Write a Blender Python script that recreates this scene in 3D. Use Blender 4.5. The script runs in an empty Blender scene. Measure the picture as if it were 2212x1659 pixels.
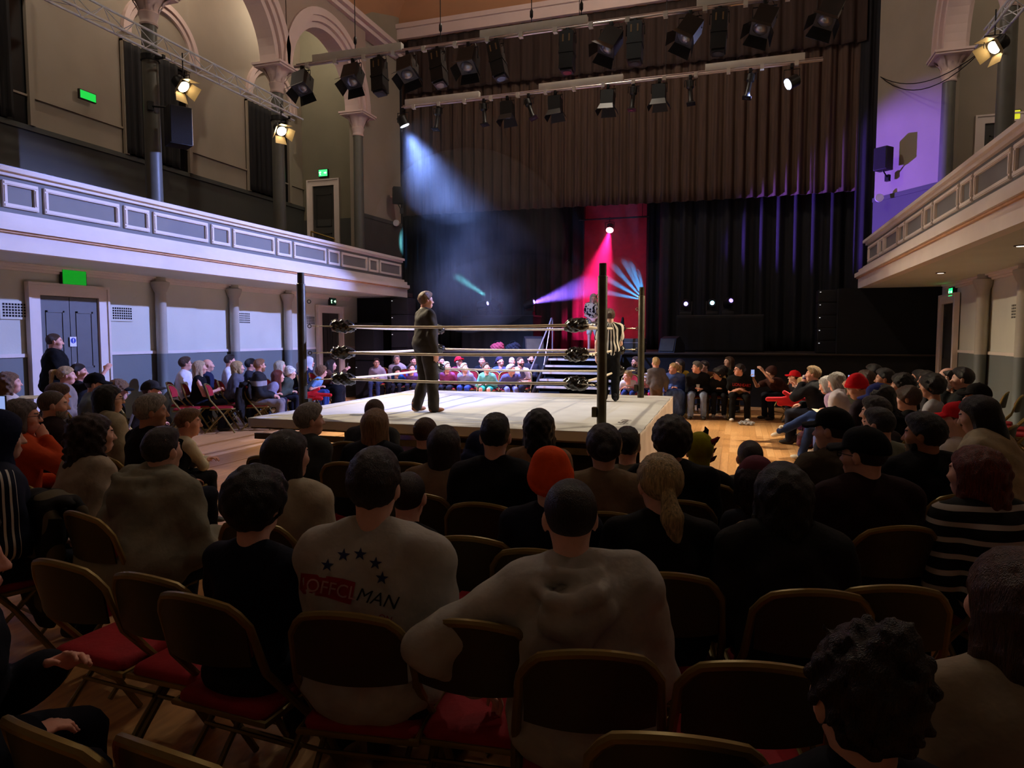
import bpy, bmesh, math, random
import numpy as np
from mathutils import Vector, Matrix, Euler
random.seed(7); RNG = np.random.default_rng(7)
scene = bpy.context.scene
COL = scene.collection
R = math.radians
# ------------------------------------------------------------------ camera
FPX, CX, CY, EYE = 1495.0, 1106.0, 829.5, 1.70
cam_d = bpy.data.cameras.new('camera'); cam = bpy.data.objects.new('camera', cam_d); COL.objects.link(cam)
cam_d.sensor_width = 36.0; cam_d.lens = FPX / 2212 * 36; cam_d.clip_start = 0.05; cam_d.clip_end = 200
cam.location = (0, 0, EYE); cam.rotation_euler = (R(90 - 3.88), 0, R(18.15))
scene.camera = cam
CM = Euler(cam.rotation_euler).to_matrix()
def ray(u, v): return CM @ Vector(((u - CX) / FPX, -(v - CY) / FPX, -1.0))
def on(u, v, x=None, y=None, z=None, f=None):
    d = ray(u, v)
    if x is not None: t = x / d.x
    elif y is not None: t = y / d.y
    elif z is not None: t = (z - EYE) / d.z
    else: t = f / (d.x * -math.sin(R(18.15)) + d.y * math.cos(R(18.15)))
    return Vector((d.x * t, d.y * t, EYE + d.z * t))
# ------------------------------------------------------------------ view, world
scene.view_settings.view_transform = 'Standard'
try: scene.view_settings.look = 'None'
except Exception: pass
scene.view_settings.gamma = 1.0; scene.view_settings.use_curve_mapping = False
scene.view_settings.exposure = 0.0
try:
    scene.cycles.use_denoising = True
    scene.cycles.max_bounces = 6; scene.cycles.diffuse_bounces = 4; scene.cycles.glossy_bounces = 2
    scene.cycles.transmission_bounces = 2; scene.cycles.volume_bounces = 0; scene.cycles.sample_clamp_indirect = 4.0
    scene.cycles.volume_step_rate = 4.0; scene.cycles.volume_max_steps = 128
except Exception: pass
world = bpy.data.worlds.new('hall_gloom'); scene.world = world; world.use_nodes = True
world.node_tree.nodes['Background'].inputs[0].default_value = (0.50, 0.55, 0.62, 1)
world.node_tree.nodes['Background'].inputs[1].default_value = 0.0
# ------------------------------------------------------------------ stage lighting
def spot(name, loc, aim, power, color, size, blend=0.3, radius=0.08):
    l = bpy.data.lights.new(name, 'SPOT'); l.energy = power; l.color = color
    l.spot_size = R(size); l.spot_blend = blend; l.shadow_soft_size = radius
    o = bpy.data.objects.new(name, l); COL.objects.link(o); o.location = loc
    o.rotation_euler = (Vector(aim) - Vector(loc)).to_track_quat('-Z', 'Y').to_euler()
    return o
LEDR, LEDL = on(1710, 178, y=14.6), on(871, 264, y=14.6)
W1, W2, W3 = on(608, 283, x=-10.15), on(396, 187, x=-10.15), on(2148, 102, x=4.0)
REDP = on(1317, 498, y=21.9)
AIM_R = Vector((-3.8, 10.6, .6))
WARM = (1.0, .82, .56)
spot('light_warm_left_near', W1 + (AIM_R - W1).normalized() * .06, (-3.0, 12.6, .6), 3200, WARM, 62, .7, .12)
spot('light_warm_left_far', W2 + (AIM_R - W2).normalized() * .06, (-4.4, 10.0, 0), 2600, WARM, 50, .7, .12)
spot('light_warm_right', W3 + (AIM_R - W3).normalized() * .06, (-1.0, 10.8, .3), 2600, WARM, 54, .7, .12)
AIM_LR, AIM_LL = Vector((-10.0, 10.4, .5)), Vector((-5.4, 16.4, 1.0))
spot('light_led_right', LEDR + (AIM_LR - LEDR).normalized() * .2, AIM_LR, 7600, (.32, .40, 1.0), 51, .35, .10)
spot('light_led_left', LEDL + (AIM_LL - LEDL).normalized() * .2, AIM_LL, 8600, (.22, .36, 1.0), 66, 1.0, .10)
# light added at two profile lanterns of the front bar to brighten the mat
for u in (1085, 1227):
    q = on(u, 190, y=11.9); spot('light_added_profile_%d' % u, (q.x, q.y, q.z - .02), (q.x * .5 - 1.9, 10.4, .6), 330, (.56, .70, 1.0), 46, .5, .06)
spot('light_red', REDP, on(1284, 640, y=22.0), 20000, (1.0, .01, .13), 46, 1.0, .05)
PK = on(1200, 250, y=14.6); spot('light_added_pink', PK, (-6.6, 16.5, .9), 2200, (.86, .60, 1.0), 54, .6, .06)  # pink light added at a rear-bar lantern to brighten the back group
MH = {k: on(*k, y=19.65) for k in ((1066, 650), (1036, 660), (1137, 655), (1480, 664), (1537, 643), (1572, 655))}
MHA = {(1066, 650): on(1000, 606, y=20.0), (1036, 660): on(1180, 622, y=19.3), (1137, 655): on(1500, 500, y=19.2), (1480, 664): on(1440, 720, y=12), (1537, 643): on(1530, 640, y=12), (1572, 655): on(1640, 600, y=18)}
def headlight(k, power, rgb, size, blend=.3):
    d = (MHA[k] - MH[k]).normalized(); return spot('light_beam_%d' % k[0], MH[k] + d * .24, MHA[k], power, rgb, size, blend, .05)
headlight((1066, 650), 8000, (.20, .85, 1.0), 13, 1.0); headlight((1036, 660), 2600, (.20, .12, 1.0), 7); headlight((1137, 655), 1500, (.20, .12, 1.0), 7)
PUR = on(1150, 655, y=19.3)
spot('light_purple_wash', PUR, (3.1, 20.2, 5.3), 9000, (.26, .12, 1.0), 27, .6, .04)
BLU = on(1391, 648, y=21.2)
for k, (u, v, p) in enumerate(((1318, 606, 520), (1328, 578, 420), (1347, 560, 420), (1366, 572, 520), (1382, 588, 420), (1322, 634, 420))):
    spot('light_blue_fan_%d' % k, BLU, on(u, v, y=21.3), p * 5.0, (.03, .42, 1.0), 10, .6, .02)
# added fill lights, out of view under the ceiling and in the galleries
FILL_LAMPS = [(-3.2, 2.5, 11.3, 24), (-3.2, 8.0, 11.3, 90), (-3.2, 14.5, 11.3, 380), (-12.1, 8.5, 11.3, 105), (-12.1, 13.0, 11.3, 105), (-12.1, 17.3, 11.3, 90), (5.8, 9.0, 11.3, 110), (5.8, 14.6, 11.3, 110)]
for i, (x, y, z, p) in enumerate(FILL_LAMPS):
    l = bpy.data.lights.new('light_added_fill', 'POINT'); l.energy = p; l.color = (.97, .95, .84) if i < 2 else (1.0, .88, .72); l.shadow_soft_size = .17
    o = bpy.data.objects.new('light_added_fill', l); COL.objects.link(o); o.location = (x, y, z - .25)
scene.view_settings.exposure = 0.35
# ------------------------------------------------------------------ materials
MATS = {}
def node_mat(name):
    m = bpy.data.materials.new(name); m.use_nodes = True
    nt = m.node_tree; b = nt.nodes['Principled BSDF']
    return m, nt, b
def lin(c):
    return tuple(((x / 255) / 12.92 if x / 255 <= 0.04045 else ((x / 255 + 0.055) / 1.055) ** 2.4) for x in c)
def mat(name, rgb, rough=0.6, metal=0.0, var=0.12, vscale=6.0, bump=0.0, bscale=60.0, spec=0.4, stretch=(1, 1, 1), emit=0.0, coat=0.0):
    """rgb 0-255 sRGB; noise-driven colour variation and bump on object coordinates"""
    key = name
    if key in MATS: return MATS[key]
    m, nt, b = node_mat(name); L = nt.links; N = nt.nodes
    c = lin(rgb)
    b.inputs['Roughness'].default_value = rough; b.inputs['Metallic'].default_value = metal
    b.inputs['Specular IOR Level'].default_value = spec
    if coat: b.inputs['Coat Weight'].default_value = coat
    tc = N.new('ShaderNodeTexCoord'); mp = N.new('ShaderNodeMapping'); mp.inputs['Scale'].default_value = stretch
    L.new(tc.outputs['Object'], mp.inputs[0])
    if var > 0:
        nz = N.new('ShaderNodeTexNoise'); nz.inputs['Scale'].default_value = vscale; nz.inputs['Detail'].default_value = 4
        L.new(mp.outputs[0], nz.inputs['Vector'])
        rp = N.new('ShaderNodeValToRGB'); rp.color_ramp.elements[0].position = 0.3; rp.color_ramp.elements[1].position = 0.7
        rp.color_ramp.elements[0].color = (*[x * (1 - var) for x in c], 1)
        rp.color_ramp.elements[1].color = (*[min(1, x * (1 + var)) for x in c], 1)
        L.new(nz.outputs['Fac'], rp.inputs[0]); L.new(rp.outputs[0], b.inputs['Base Color'])
    else: b.inputs['Base Color'].default_value = (*c, 1)
    if bump > 0:
        n2 = N.new('ShaderNodeTexNoise'); n2.inputs['Scale'].default_value = bscale; n2.inputs['Detail'].default_value = 3
        L.new(mp.outputs[0], n2.inputs['Vector'])
        bp = N.new('ShaderNodeBump'); bp.inputs['Strength'].default_value = bump; bp.inputs['Distance'].default_value = 0.02
        L.new(n2.outputs['Fac'], bp.inputs['Height']); L.new(bp.outputs[0], b.inputs['Normal'])
    if emit > 0:
        b.inputs['Emission Color'].default_value = (*c, 1); b.inputs['Emission Strength'].default_value = emit
    MATS[key] = m; return m
def cloth(rgb, rough=0.85):
    return mat('cloth_%02x%02x%02x' % tuple(rgb), rgb, rough, var=0.16, vscale=9, bump=0.35, bscale=17, spec=0.15)
def skinm(rgb): return mat('skin_%02x%02x%02x' % tuple(rgb), rgb, 0.5, var=0.07, vscale=25, bump=0.05, bscale=120, spec=0.35)
def hairm(rgb): return mat('hair_%02x%02x%02x' % tuple(rgb), rgb, 0.42, var=0.55, vscale=22, bump=0.8, bscale=60, spec=0.45, stretch=(6, 6, 0.6))
def pattern_mat(name, c1, c2, expr, rough=0.8, fac=0.5):
    """two-colour pattern; expr(N, L, xyz sockets) -> value socket, compared with fac"""
    if name in MATS: return MATS[name]
    m, nt, b = node_mat(name); N, L = nt.nodes, nt.links
    tc = N.new('ShaderNodeTexCoord'); sp = N.new('ShaderNodeSeparateXYZ'); L.new(tc.outputs['Object'], sp.inputs[0])
    def mth(op, a, bb=None):
        n = N.new('ShaderNodeMath'); n.operation = op
        for i, q in enumerate((a, bb)):
            if q is None: continue
            if isinstance(q, (int, float)): n.inputs[i].default_value = q
            else: L.new(q, n.inputs[i])
        return n.outputs[0]
    v = expr(mth, sp.outputs[0], sp.outputs[1], sp.outputs[2], tc, N, L)
    g = mth('GREATER_THAN', v, fac)
    mx = N.new('ShaderNodeMix'); mx.data_type = 'RGBA'
    mx.inputs[6].default_value = (*lin(c1), 1); mx.inputs[7].default_value = (*lin(c2), 1)
    L.new(g, mx.inputs[0]); L.new(mx.outputs[2], b.inputs['Base Color'])
    b.inputs['Roughness'].default_value = rough; b.inputs['Specular IOR Level'].default_value = 0.2
    MATS[name] = m; return m
def emis(name, rgb, strength):
    if name in MATS: return MATS[name]
    m, nt, b = node_mat(name); c = lin(rgb)
    b.inputs['Base Color'].default_value = (*c, 1); b.inputs['Emission Color'].default_value = (*c, 1)
    b.inputs['Emission Strength'].default_value = strength
    MATS[name] = m; return m
# ------------------------------------------------------------------ objects
def tag(o, label=None, cat=None, group=None, kind=None):
    if label: o['label'] = label
    if cat: o['category'] = cat
    if group: o['group'] = group
    if kind: o['kind'] = kind
    return o
def empty(name, loc=(0, 0, 0), rz=0.0, label=None, cat=None, group=None):
    o = bpy.data.objects.new(name, None); COL.objects.link(o); o.empty_display_size = 0.1
    o.location = loc; o.rotation_euler = (0, 0, rz)
    return tag(o, label, cat, group)
def link(name, me, m, parent=None, loc=None, rot=None, smooth=None):
    o = bpy.data.objects.new(name, me); COL.objects.link(o)
    if m is not None:
        if isinstance(m, (list, tuple)):
            if not me.materials:
                for q in m: me.materials.append(q)
        elif not me.materials: me.materials.append(m)
        elif me.materials[0] is not m:
            o.material_slots[0].link = 'OBJECT'; o.material_slots[0].material = m
    if parent is not None: o.parent = parent
    if loc is not None: o.location = loc
    if rot is not None: o.rotation_euler = rot
    return o
def np_mesh(name, V, F, mi=None, smooth=True):
    """V (n,3), F (m,4) quads or list"""
    me = bpy.data.meshes.new(name)
    V = np.asarray(V, np.float32); F = np.asarray(F, np.int32)
    me.vertices.add(len(V)); me.vertices.foreach_set('co', V.ravel())
    n = F.shape[1]
    me.loops.add(F.size); me.loops.foreach_set('vertex_index', F.ravel())
    me.polygons.add(len(F)); me.polygons.foreach_set('loop_start', np.arange(0, F.size, n, dtype=np.int32))
    me.polygons.foreach_set('loop_total', np.full(len(F), n, np.int32))
    if smooth: me.polygons.foreach_set('use_smooth', np.ones(len(F), bool))
    if mi is not None: me.polygons.foreach_set('material_index', np.asarray(mi, np.int32))
    me.update(calc_edges=True)
    return me
class MB:
    """collects simple solids into one mesh (one part)"""
    def __init__(s): s.v, s.f, s.sm = [], [], []
    def add(s, vs, fs, smooth=False):
        k = len(s.v); s.v += [tuple(p) for p in vs]; s.f += [tuple(i + k for i in q) for q in fs]; s.sm += [smooth] * len(fs); return s
    def box(s, lo, hi, m=None):
        x0, y0, z0 = lo; x1, y1, z1 = hi
        v = [Vector(p) for p in ((x0, y0, z0), (x1, y0, z0), (x1, y1, z0), (x0, y1, z0), (x0, y0, z1), (x1, y0, z1), (x1, y1, z1), (x0, y1, z1))]
        if m is not None: v = [m @ p for p in v]
        return s.add(v, [(3, 2, 1, 0), (4, 5, 6, 7), (0, 1, 5, 4), (1, 2, 6, 5), (2, 3, 7, 6), (3, 0, 4, 7)])
    def cbox(s, c, d, m=None): return s.box([c[i] - d[i] / 2 for i in range(3)], [c[i] + d[i] / 2 for i in range(3)], m)
    def bbox(s, lo, hi, b):
        """box with bevelled edges"""
        bm = bmesh.new(); bmesh.ops.create_cube(bm, size=1)
        for v in bm.verts: v.co = Vector([lo[i] + (v.co[i] + .5) * (hi[i] - lo[i]) for i in range(3)])
        bmesh.ops.bevel(bm, geom=bm.edges[:], offset=b, segments=2, affect='EDGES', profile=0.6)
        bm.verts.index_update()
        s.add([v.co for v in bm.verts], [[v.index for v in f.verts] for f in bm.faces], True); bm.free(); return s
    def tube(s, pts, r, n=8, close=False, caps=True):
        pts = [Vector(p) for p in pts]; m = len(pts); rs = r if isinstance(r, (list, tuple)) else [r] * m
        vs = []; up = None
        for i, p in enumerate(pts):
            if close: t = pts[(i + 1) % m] - pts[i - 1]
            else: t = pts[min(i + 1, m - 1)] - pts[max(i - 1, 0)]
            t.normalize()
            if up is None:
                up = Vector((0, 0, 1)) if abs(t.z) < 0.9 else Vector((1, 0, 0))
            a = t.cross(up).normalized(); b = a.cross(t).normalized(); up = b
            for k in range(n):
                w = 2 * math.pi * k / n; vs.append(p + a * (math.cos(w) * rs[i]) + b * (math.sin(w) * rs[i]))
        fs = []
        for i in range(m if close else m - 1):
            for k in range(n):
                i2 = (i + 1) % m
                fs.append((i * n + k, i * n + (k + 1) % n, i2 * n + (k + 1) % n, i2 * n + k))
        if caps and not close: fs += [tuple(reversed(range(n))), tuple(range((m - 1) * n, m * n))]
        return s.add(vs, fs, True)
    def lathe(s, prof, n=16, m=None, ax='z'):
        vs, fs = [], []
        for (r, z) in prof:
            for k in range(n):
                w = 2 * math.pi * k / n; p = Vector((r * math.cos(w), r * math.sin(w), z))
                vs.append(m @ p if m is not None else p)
        q = len(prof)
        for i in range(q - 1):
            for k in range(n): fs.append((i * n + k, i * n + (k + 1) % n, (i + 1) * n + (k + 1) % n, (i + 1) * n + k))
        fs += [tuple(reversed(range(n))), tuple(range((q - 1) * n, q * n))]
        return s.add(vs, fs, True)
    def prism(s, poly, d0, d1, m):
        """2-D polygon (a,b) extruded from d0 to d1; m maps (a,b,d) to world"""
        n = len(poly); vs = [m(a, b, d0) for a, b in poly] + [m(a, b, d1) for a, b in poly]
        fs = [tuple(reversed(range(n))), tuple(range(n, 2 * n))] + [(i, (i + 1) % n, n + (i + 1) % n, n + i) for i in range(n)]
        return s.add(vs, fs)
    def mesh(s, name='part'):
        me = bpy.data.meshes.new(name); me.from_pydata(s.v, [], s.f); me.update()
        me.polygons.foreach_set('use_smooth', s.sm)
        bm = bmesh.new(); bm.from_mesh(me); bmesh.ops.recalc_face_normals(bm, faces=bm.faces[:])
        for e in bm.edges:
            if len(e.link_faces) == 2 and e.calc_face_angle(0) > 0.7: e.smooth = False
        bm.to_mesh(me); bm.free()
        return me
    def build(s, name, m, parent=None, loc=None, rot=None): return link(name, s.mesh(name), m, parent, loc, rot)
def struct(o): o['kind'] = 'structure'; return o
def copy_thing(o, loc, rz=0.0, label=None, group=None):
    c = o.copy(); COL.objects.link(c); c.location = loc; c.rotation_euler = (0, 0, rz)
    if label: c['label'] = label
    if group: c['group'] = group
    for ch in o.children:
        d = ch.copy(); COL.objects.link(d); d.parent = c
        for g in ch.children:
            e = g.copy(); COL.objects.link(e); e.parent = d
    return c
# ------------------------------------------------------------------ signed-distance modelling
def A(*x): return np.array(x, float)
def rc(a, b, r1, r2=None, k=0.03, sx=None): return ('c', np.asarray(a, float), np.asarray(b, float), r1, r1 if r2 is None else r2, k)
def el(c, r, k=0.03, rot=None): return ('e', np.asarray(c, float), np.asarray(r, float), rot, k)
def prim(p, q):
    if q[0] == 'c':
        _, a, b, r1, r2, k = q; ba = b - a; pa = p - a
        h = np.clip(pa @ ba / max(1e-9, ba @ ba), 0, 1)
        return np.sqrt(((pa - h[:, None] * ba) ** 2).sum(1)) - (r1 + (r2 - r1) * h)
    _, c, r, rot, k = q; d = p - c
    if rot is not None: d = d @ rot
    k0 = np.sqrt(((d / r) ** 2).sum(1)); k1 = np.sqrt(((d / (r * r)) ** 2).sum(1))
    return np.where(k1 < 1e-9, -r.min(), k0 * (k0 - 1) / np.maximum(k1, 1e-9))
def smin(a, b, k):
    if k <= 0: return np.minimum(a, b)
    h = np.clip(0.5 + 0.5 * (b - a) / k, 0, 1); return b * (1 - h) + a * h - k * h * (1 - h)
def smax(a, b, k): return -smin(-a, -b, k)
def field(prims, subs=()):
    def f(p):
        d = prim(p, prims[0])
        for q in prims[1:]: d = smin(d, prim(p, q), q[-1])
        for q in subs: d = smax(d, -prim(p, q), q[-1])
        return d
    return f
def bounds(prims, pad=0.03):
    lo, hi = np.full(3, 1e9), np.full(3, -1e9)
    for q in prims:
        if q[0] == 'c':
            r = max(q[3], q[4])
            for e in (q[1], q[2]): lo = np.minimum(lo, e - r); hi = np.maximum(hi, e + r)
        else:
            r = q[2].max() if q[3] is not None else q[2]
            lo = np.minimum(lo, q[1] - r); hi = np.maximum(hi, q[1] + r)
    return lo - pad, hi + pad
CORN = np.array([(i, j, k) for i in (0, 1) for j in (0, 1) for k in (0, 1)])
EDG = [(a, b) for a in range(8) for b in range(a + 1, 8) if np.abs(CORN[a] - CORN[b]).sum() == 1]
def sdf_mesh(f, lo, hi, res):
    lo = np.asarray(lo, float); hi = np.asarray(hi, float); B = 4
    nb = np.maximum(1, np.ceil((hi - lo) / (res * B)).astype(int)); n = nb * B
    bi = np.stack(np.meshgrid(*[np.arange(q) for q in nb], indexing='ij'), -1).reshape(-1, 3)
    cen = lo + (bi * B + (B - 1) / 2) * res
    d = f(cen); act = np.abs(d) < res * B * 1.25
    val = np.repeat(np.repeat(np.repeat(np.where(d > 0, 1.0, -1.0).reshape(nb), B, 0), B, 1), B, 2)
    off = np.stack(np.meshgrid(*[np.arange(B)] * 3, indexing='ij'), -1).reshape(-1, 3)
    ab = bi[act]; vi = (ab[:, None, :] * B + off[None]).reshape(-1, 3)
    val[vi[:, 0], vi[:, 1], vi[:, 2]] = f(lo + vi * res)
    ins = val < 0
    cnt = sum(ins[i:n[0] - 1 + i, j:n[1] - 1 + j, k:n[2] - 1 + k].astype(np.int8) for i, j, k in CORN)
    ci = np.argwhere((cnt > 0) & (cnt < 8))
    if len(ci) == 0: return np.zeros((0, 3)), np.zeros((0, 4), int)
    cv = np.stack([val[ci[:, 0] + i, ci[:, 1] + j, ci[:, 2] + k] for i, j, k in CORN], 1)
    acc = np.zeros((len(ci), 3)); num = np.zeros(len(ci))
    for a, b in EDG:
        va, vb = cv[:, a], cv[:, b]; cr = (va < 0) != (vb < 0)
        t = np.where(cr, va / np.where(cr, va - vb, 1), 0)
        acc += np.where(cr[:, None], CORN[a] + t[:, None] * (CORN[b] - CORN[a]), 0); num += cr
    V = lo + (ci + acc / num[:, None]) * res
    idx = np.full(n, -1); idx[ci[:, 0], ci[:, 1], ci[:, 2]] = np.arange(len(ci))
    Q = []
    for ax in range(3):
        u, w = (ax + 1) % 3, (ax + 2) % 3
        s0 = [slice(None)] * 3; s1 = [slice(None)] * 3; s0[ax] = slice(0, -1); s1[ax] = slice(1, None)
        e = np.argwhere(ins[tuple(s0)] != ins[tuple(s1)])
        e = e[(e[:, u] > 0) & (e[:, w] > 0) & (e[:, u] < n[u] - 1) & (e[:, w] < n[w] - 1)]
        if len(e) == 0: continue
        du = np.zeros(3, int); du[u] = 1; dw = np.zeros(3, int); dw[w] = 1
        q = np.stack([idx[tuple((e - du - dw).T)], idx[tuple((e - dw).T)], idx[tuple(e.T)], idx[tuple((e - du).T)]], 1)
        flip = ~ins[tuple(e.T)]
        q[flip] = q[flip][:, ::-1]; Q.append(q)
    Q = np.concatenate(Q); Q = Q[(Q >= 0).all(1)]
    return V, Q
def rotm(rx=0, ry=0, rz=0): return np.array(Euler((R(rx), R(ry), R(rz))).to_matrix())
# ------------------------------------------------------------------ head, hand, hair, hats (adult size, face towards +Y)
def head_field():
    pr = [el((0, -.012, .030), (.075, .095, .088), 0), el((0, .028, -.030), (.060, .062, .086), .035), el((0, .050, -.086), (.036, .034, .027), .03),
          rc((-.034, .082, .024), (.034, .082, .024), .010, k=.02), rc((0, .090, .014), (0, .110, -.030), .006, .0115, k=.014),
          el((.045, .058, -.022), (.022, .024, .02), .03), el((-.045, .058, -.022), (.022, .024, .02), .03),
          el((.011, .1, -.034), (.009, .01, .007), .008), el((-.011, .1, -.034), (.009, .01, .007), .008)]
    sub = [el((.032, .099, .005), (.019, .016, .013), .014), el((-.032, .099, .005), (.019, .016, .013), .014), el((0, .112, -.067), (.026, .01, .0025), .004)]
    post = [el((.032, .0775, .004), (.0135, .0135, .0125), .004), el((-.032, .0775, .004), (.0135, .0135, .0125), .004),
            el((0, .0895, -.0615), (.023, .010, .006), .006), el((0, .0875, -.0725), (.020, .010, .007), .006),
            el((.077, -.006, -.008), (.009, .02, .033), .008, rotm(0, 0, -22)), el((-.077, -.006, -.008), (.009, .02, .033), .008, rotm(0, 0, 22)),
            rc((0, -.022, -.06), (0, -.035, -.165), .054, .056, k=.03)]
    f1 = field(pr, sub)
    def f(p):
        d = f1(p)
        for q in post: d = smin(d, prim(p, q), q[-1])
        return d
    return f
HEADS = {}
def head_mesh(res):
    if res not in HEADS:
        V, Q = sdf_mesh(head_field(), (-.105, -.125, -.19), (.105, .135, .13), res)
        c = V[Q].mean(1); mi = np.zeros(len(Q), int)       # 0 skin, 1 eye, 2 lips, 3 brow
        for s in (-1, 1):
            mi[((c - A(s * .032, .0885, .004)) ** 2 / A(.0115, .02, .0058) ** 2).sum(1) < 1] = 1
            mi[((c - A(s * .032, .09, .0045)) ** 2 / A(.0055, .03, .006) ** 2).sum(1) < 1] = 4
            mi[((c - A(s * .034, .09, .0255)) ** 2 / A(.019, .03, .0055) ** 2).sum(1) < 1] = 3
        mi[((c - A(0, .098, -.067)) ** 2 / A(.022, .02, .0085) ** 2).sum(1) < 1] = 2
        HEADS[res] = (V, Q, mi)
    return HEADS[res]
HANDS = {}
def hand_mesh(curl, res=.0085):
    """right hand: wrist at origin, fingers +Y, palm -Z, thumb -X"""
    key = (curl, res)
    if key not in HANDS:
        pr = [el((0, .048, 0), (.040, .052, .0165), 0), rc((0, -.03, 0), (0, .02, 0), .026, .024, k=.02)]
        for x, l, y in ((-.030, .070, .084), (-.010, .080, .090), (.011, .074, .088), (.030, .058, .080)):
            a1 = R(curl); a2 = R(curl * 2.1); p0 = A(x, y, 0)
            p1 = p0 + A(x * .12, math.cos(a1), -math.sin(a1)) * l * .52; p2 = p1 + A(x * .05, math.cos(a2), -math.sin(a2)) * l * .48
            pr += [rc(p0, p1, .0098, .009, k=.006), rc(p1, p2, .009, .0075, k=.003)]
        t1 = A(-.056, .052, -.012 - curl * 3e-4); t2 = A(-.052 + curl * 2e-4, .084, -.018 - curl * 5e-4)
        pr += [rc((-.028, .018, -.004), t1, .0135, .0115, k=.012), rc(t1, t2, .0115, .0085, k=.004)]
        lo, hi = bounds(pr, .012); HANDS[key] = sdf_mesh(field(pr), lo, hi, res)
    return HANDS[key]
def skull(p, t, sx=1.0): return prim(p, el((0, -.012, .030), (.075 * sx + t, .095 + t, .088 + t)))
def hairline(p, ya, za, yb, zb):
    """>0 on the face side of the plane through (y,z) a (forehead) and b (nape)"""
    ty, tz = yb - ya, zb - za; l = math.hypot(ty, tz); ny, nz = tz / l, -ty / l
    d = (p[:, 1] - ya) * ny + (p[:, 2] - za) * nz
    if ((-.012 - ya) * ny + (.03 - za) * nz) > 0: d = -d
    return d
def lump(p, a, fr, ph): return a * np.sin(fr * p[:, 0] + ph) * np.sin(fr * p[:, 1] * 1.1 + 2.1 * ph) * np.sin(fr * .9 * p[:, 2] + 1.3 * ph)
def hair_field(style):
    def cut(p, d, a=(.086, .068), b=(-.075, -.100), k=.012):
        d = smax(d, hairline(p, *a, *b), k)
        for s in (-1, 1): d = smax(d, -prim(p, el((s * .082, -.004, -.014), (.016, .022, .034))), .006)
        return d
    def f(p):
        if style == 'buzz': return cut(p, skull(p, .0065), (.080, .078))
        if style == 'balding': return smax(cut(p, skull(p, .008), (.03, .04)), prim(p, el((0, .03, .13), (.07, .11, .075))) * -1, .01)
        if style == 'short': return cut(p, smin(skull(p, .015), prim(p, el((0, .02, .085), (.066, .082, .052))), .03) + lump(p, .004, 120, 1))
        if style == 'fade': return cut(p, smin(skull(p, .006), prim(p, el((0, .012, .078), (.070, .092, .056))), .015) + lump(p, .003, 130, 2), (.088, .062))
        if style == 'mop': return cut(p, smin(skull(p, .034), prim(p, el((0, .045, .06), (.085, .07, .062))), .03) + lump(p, .007, 80, .4), (.105, .035), (-.07, -.125))
        if style == 'curly': return cut(p, skull(p, .040) + lump(p, .014, 110, .7), (.100, .055), (-.06, -.12))
        if style == 'fringe': return cut(p, smin(skull(p, .022), prim(p, el((0, .06, .062), (.066, .045, .036))), .03) + lump(p, .004, 110, .9), (.110, .030), (-.07, -.110))
        base = cut(p, skull(p, .018) + lump(p, .004, 100, .3), (.088, .066), (-.085, -.06))
        q = p.copy()
        if style in ('long', 'wavy', 'longcurly'):
            amp = {'long': .003, 'wavy': .010, 'longcurly': .020}[style]; w = {'long': 1.0, 'wavy': 1.12, 'longcurly': 1.3}[style]
            l = {'long': -.34, 'wavy': -.33, 'longcurly': -.30}[style]
            d = base
            d = smin(d, prim(q, rc((0, -.055, .02), (0, -.085, l), .088 * w, .070 * w)) + lump(p, amp, 75, .5), .03)
            for s in (-1, 1): d = smin(d, prim(q, rc((s * .060, -.01, .04), (s * .085 * w, -.02, l * .8), .034 * w, .030 * w)) + lump(p, amp, 85, s), .03)
            return smax(d, -prim(p, rc((0, -.0, -.06), (0, .03, -.40), .052, .085)), .01)
        if style == 'bob':
            d = base
            d = smin(d, prim(q, rc((0, -.05, .03), (0, -.055, -.085), .092, .082)), .03)
            for s in (-1, 1): d = smin(d, prim(q, rc((s * .066, .0, .045), (s * .078, .005, -.085), .034, .03)), .03)
            return smax(d + lump(p, .004, 90, .2), -prim(p, rc((0, .02, -.05), (0, .03, -.2), .058, .06)), .01)
        if style == 'ponytail':
            d = smin(base, prim(q, rc((0, -.115, -.02), (.005, -.150, -.10), .030, .042)), .015)
            return smin(d, prim(q, rc((.005, -.15, -.10), (.03, -.150, -.25), .042, .018)) + lump(p, .004, 110, .2), .02)
        if style == 'highpony':
            d = smin(base, prim(q, rc((0, -.125, .07), (0, -.165, .05), .022, .032)), .012)
            d = smin(d, prim(q, rc((0, -.165, .05), (0, -.185, -.13), .034, .020)) + lump(p, .004, 110, .2), .02)
            return d
        if style == 'bun': return smin(base, prim(q, el((0, -.120, .02), (.036, .032, .036))), .012)
        if style == 'messy': return smin(smin(base, prim(q, el((0, -.03, .09), (.085, .095, .07))), .03) + lump(p, .018, 90, .8), prim(q, el((.02, -.05, .15), (.04, .04, .045))) + lump(p, .01, 140, .3), .02)
        return base
    return f
HAIRS = {}
def hair_mesh(style, res):
    key = (style, res)
    if key not in HAIRS:
        lo, hi = (-.15, -.23, -.15), (.15, .15, .2)
        if style in ('long', 'wavy', 'longcurly', 'ponytail', 'highpony'): lo = (-.19, -.23, -.46)
        V, Q = sdf_mesh(hair_field(style), lo, hi, res)
        HAIRS[key] = np_mesh('hair_' + style, V, Q)
    return HAIRS[key]
CAPS = {}
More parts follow.
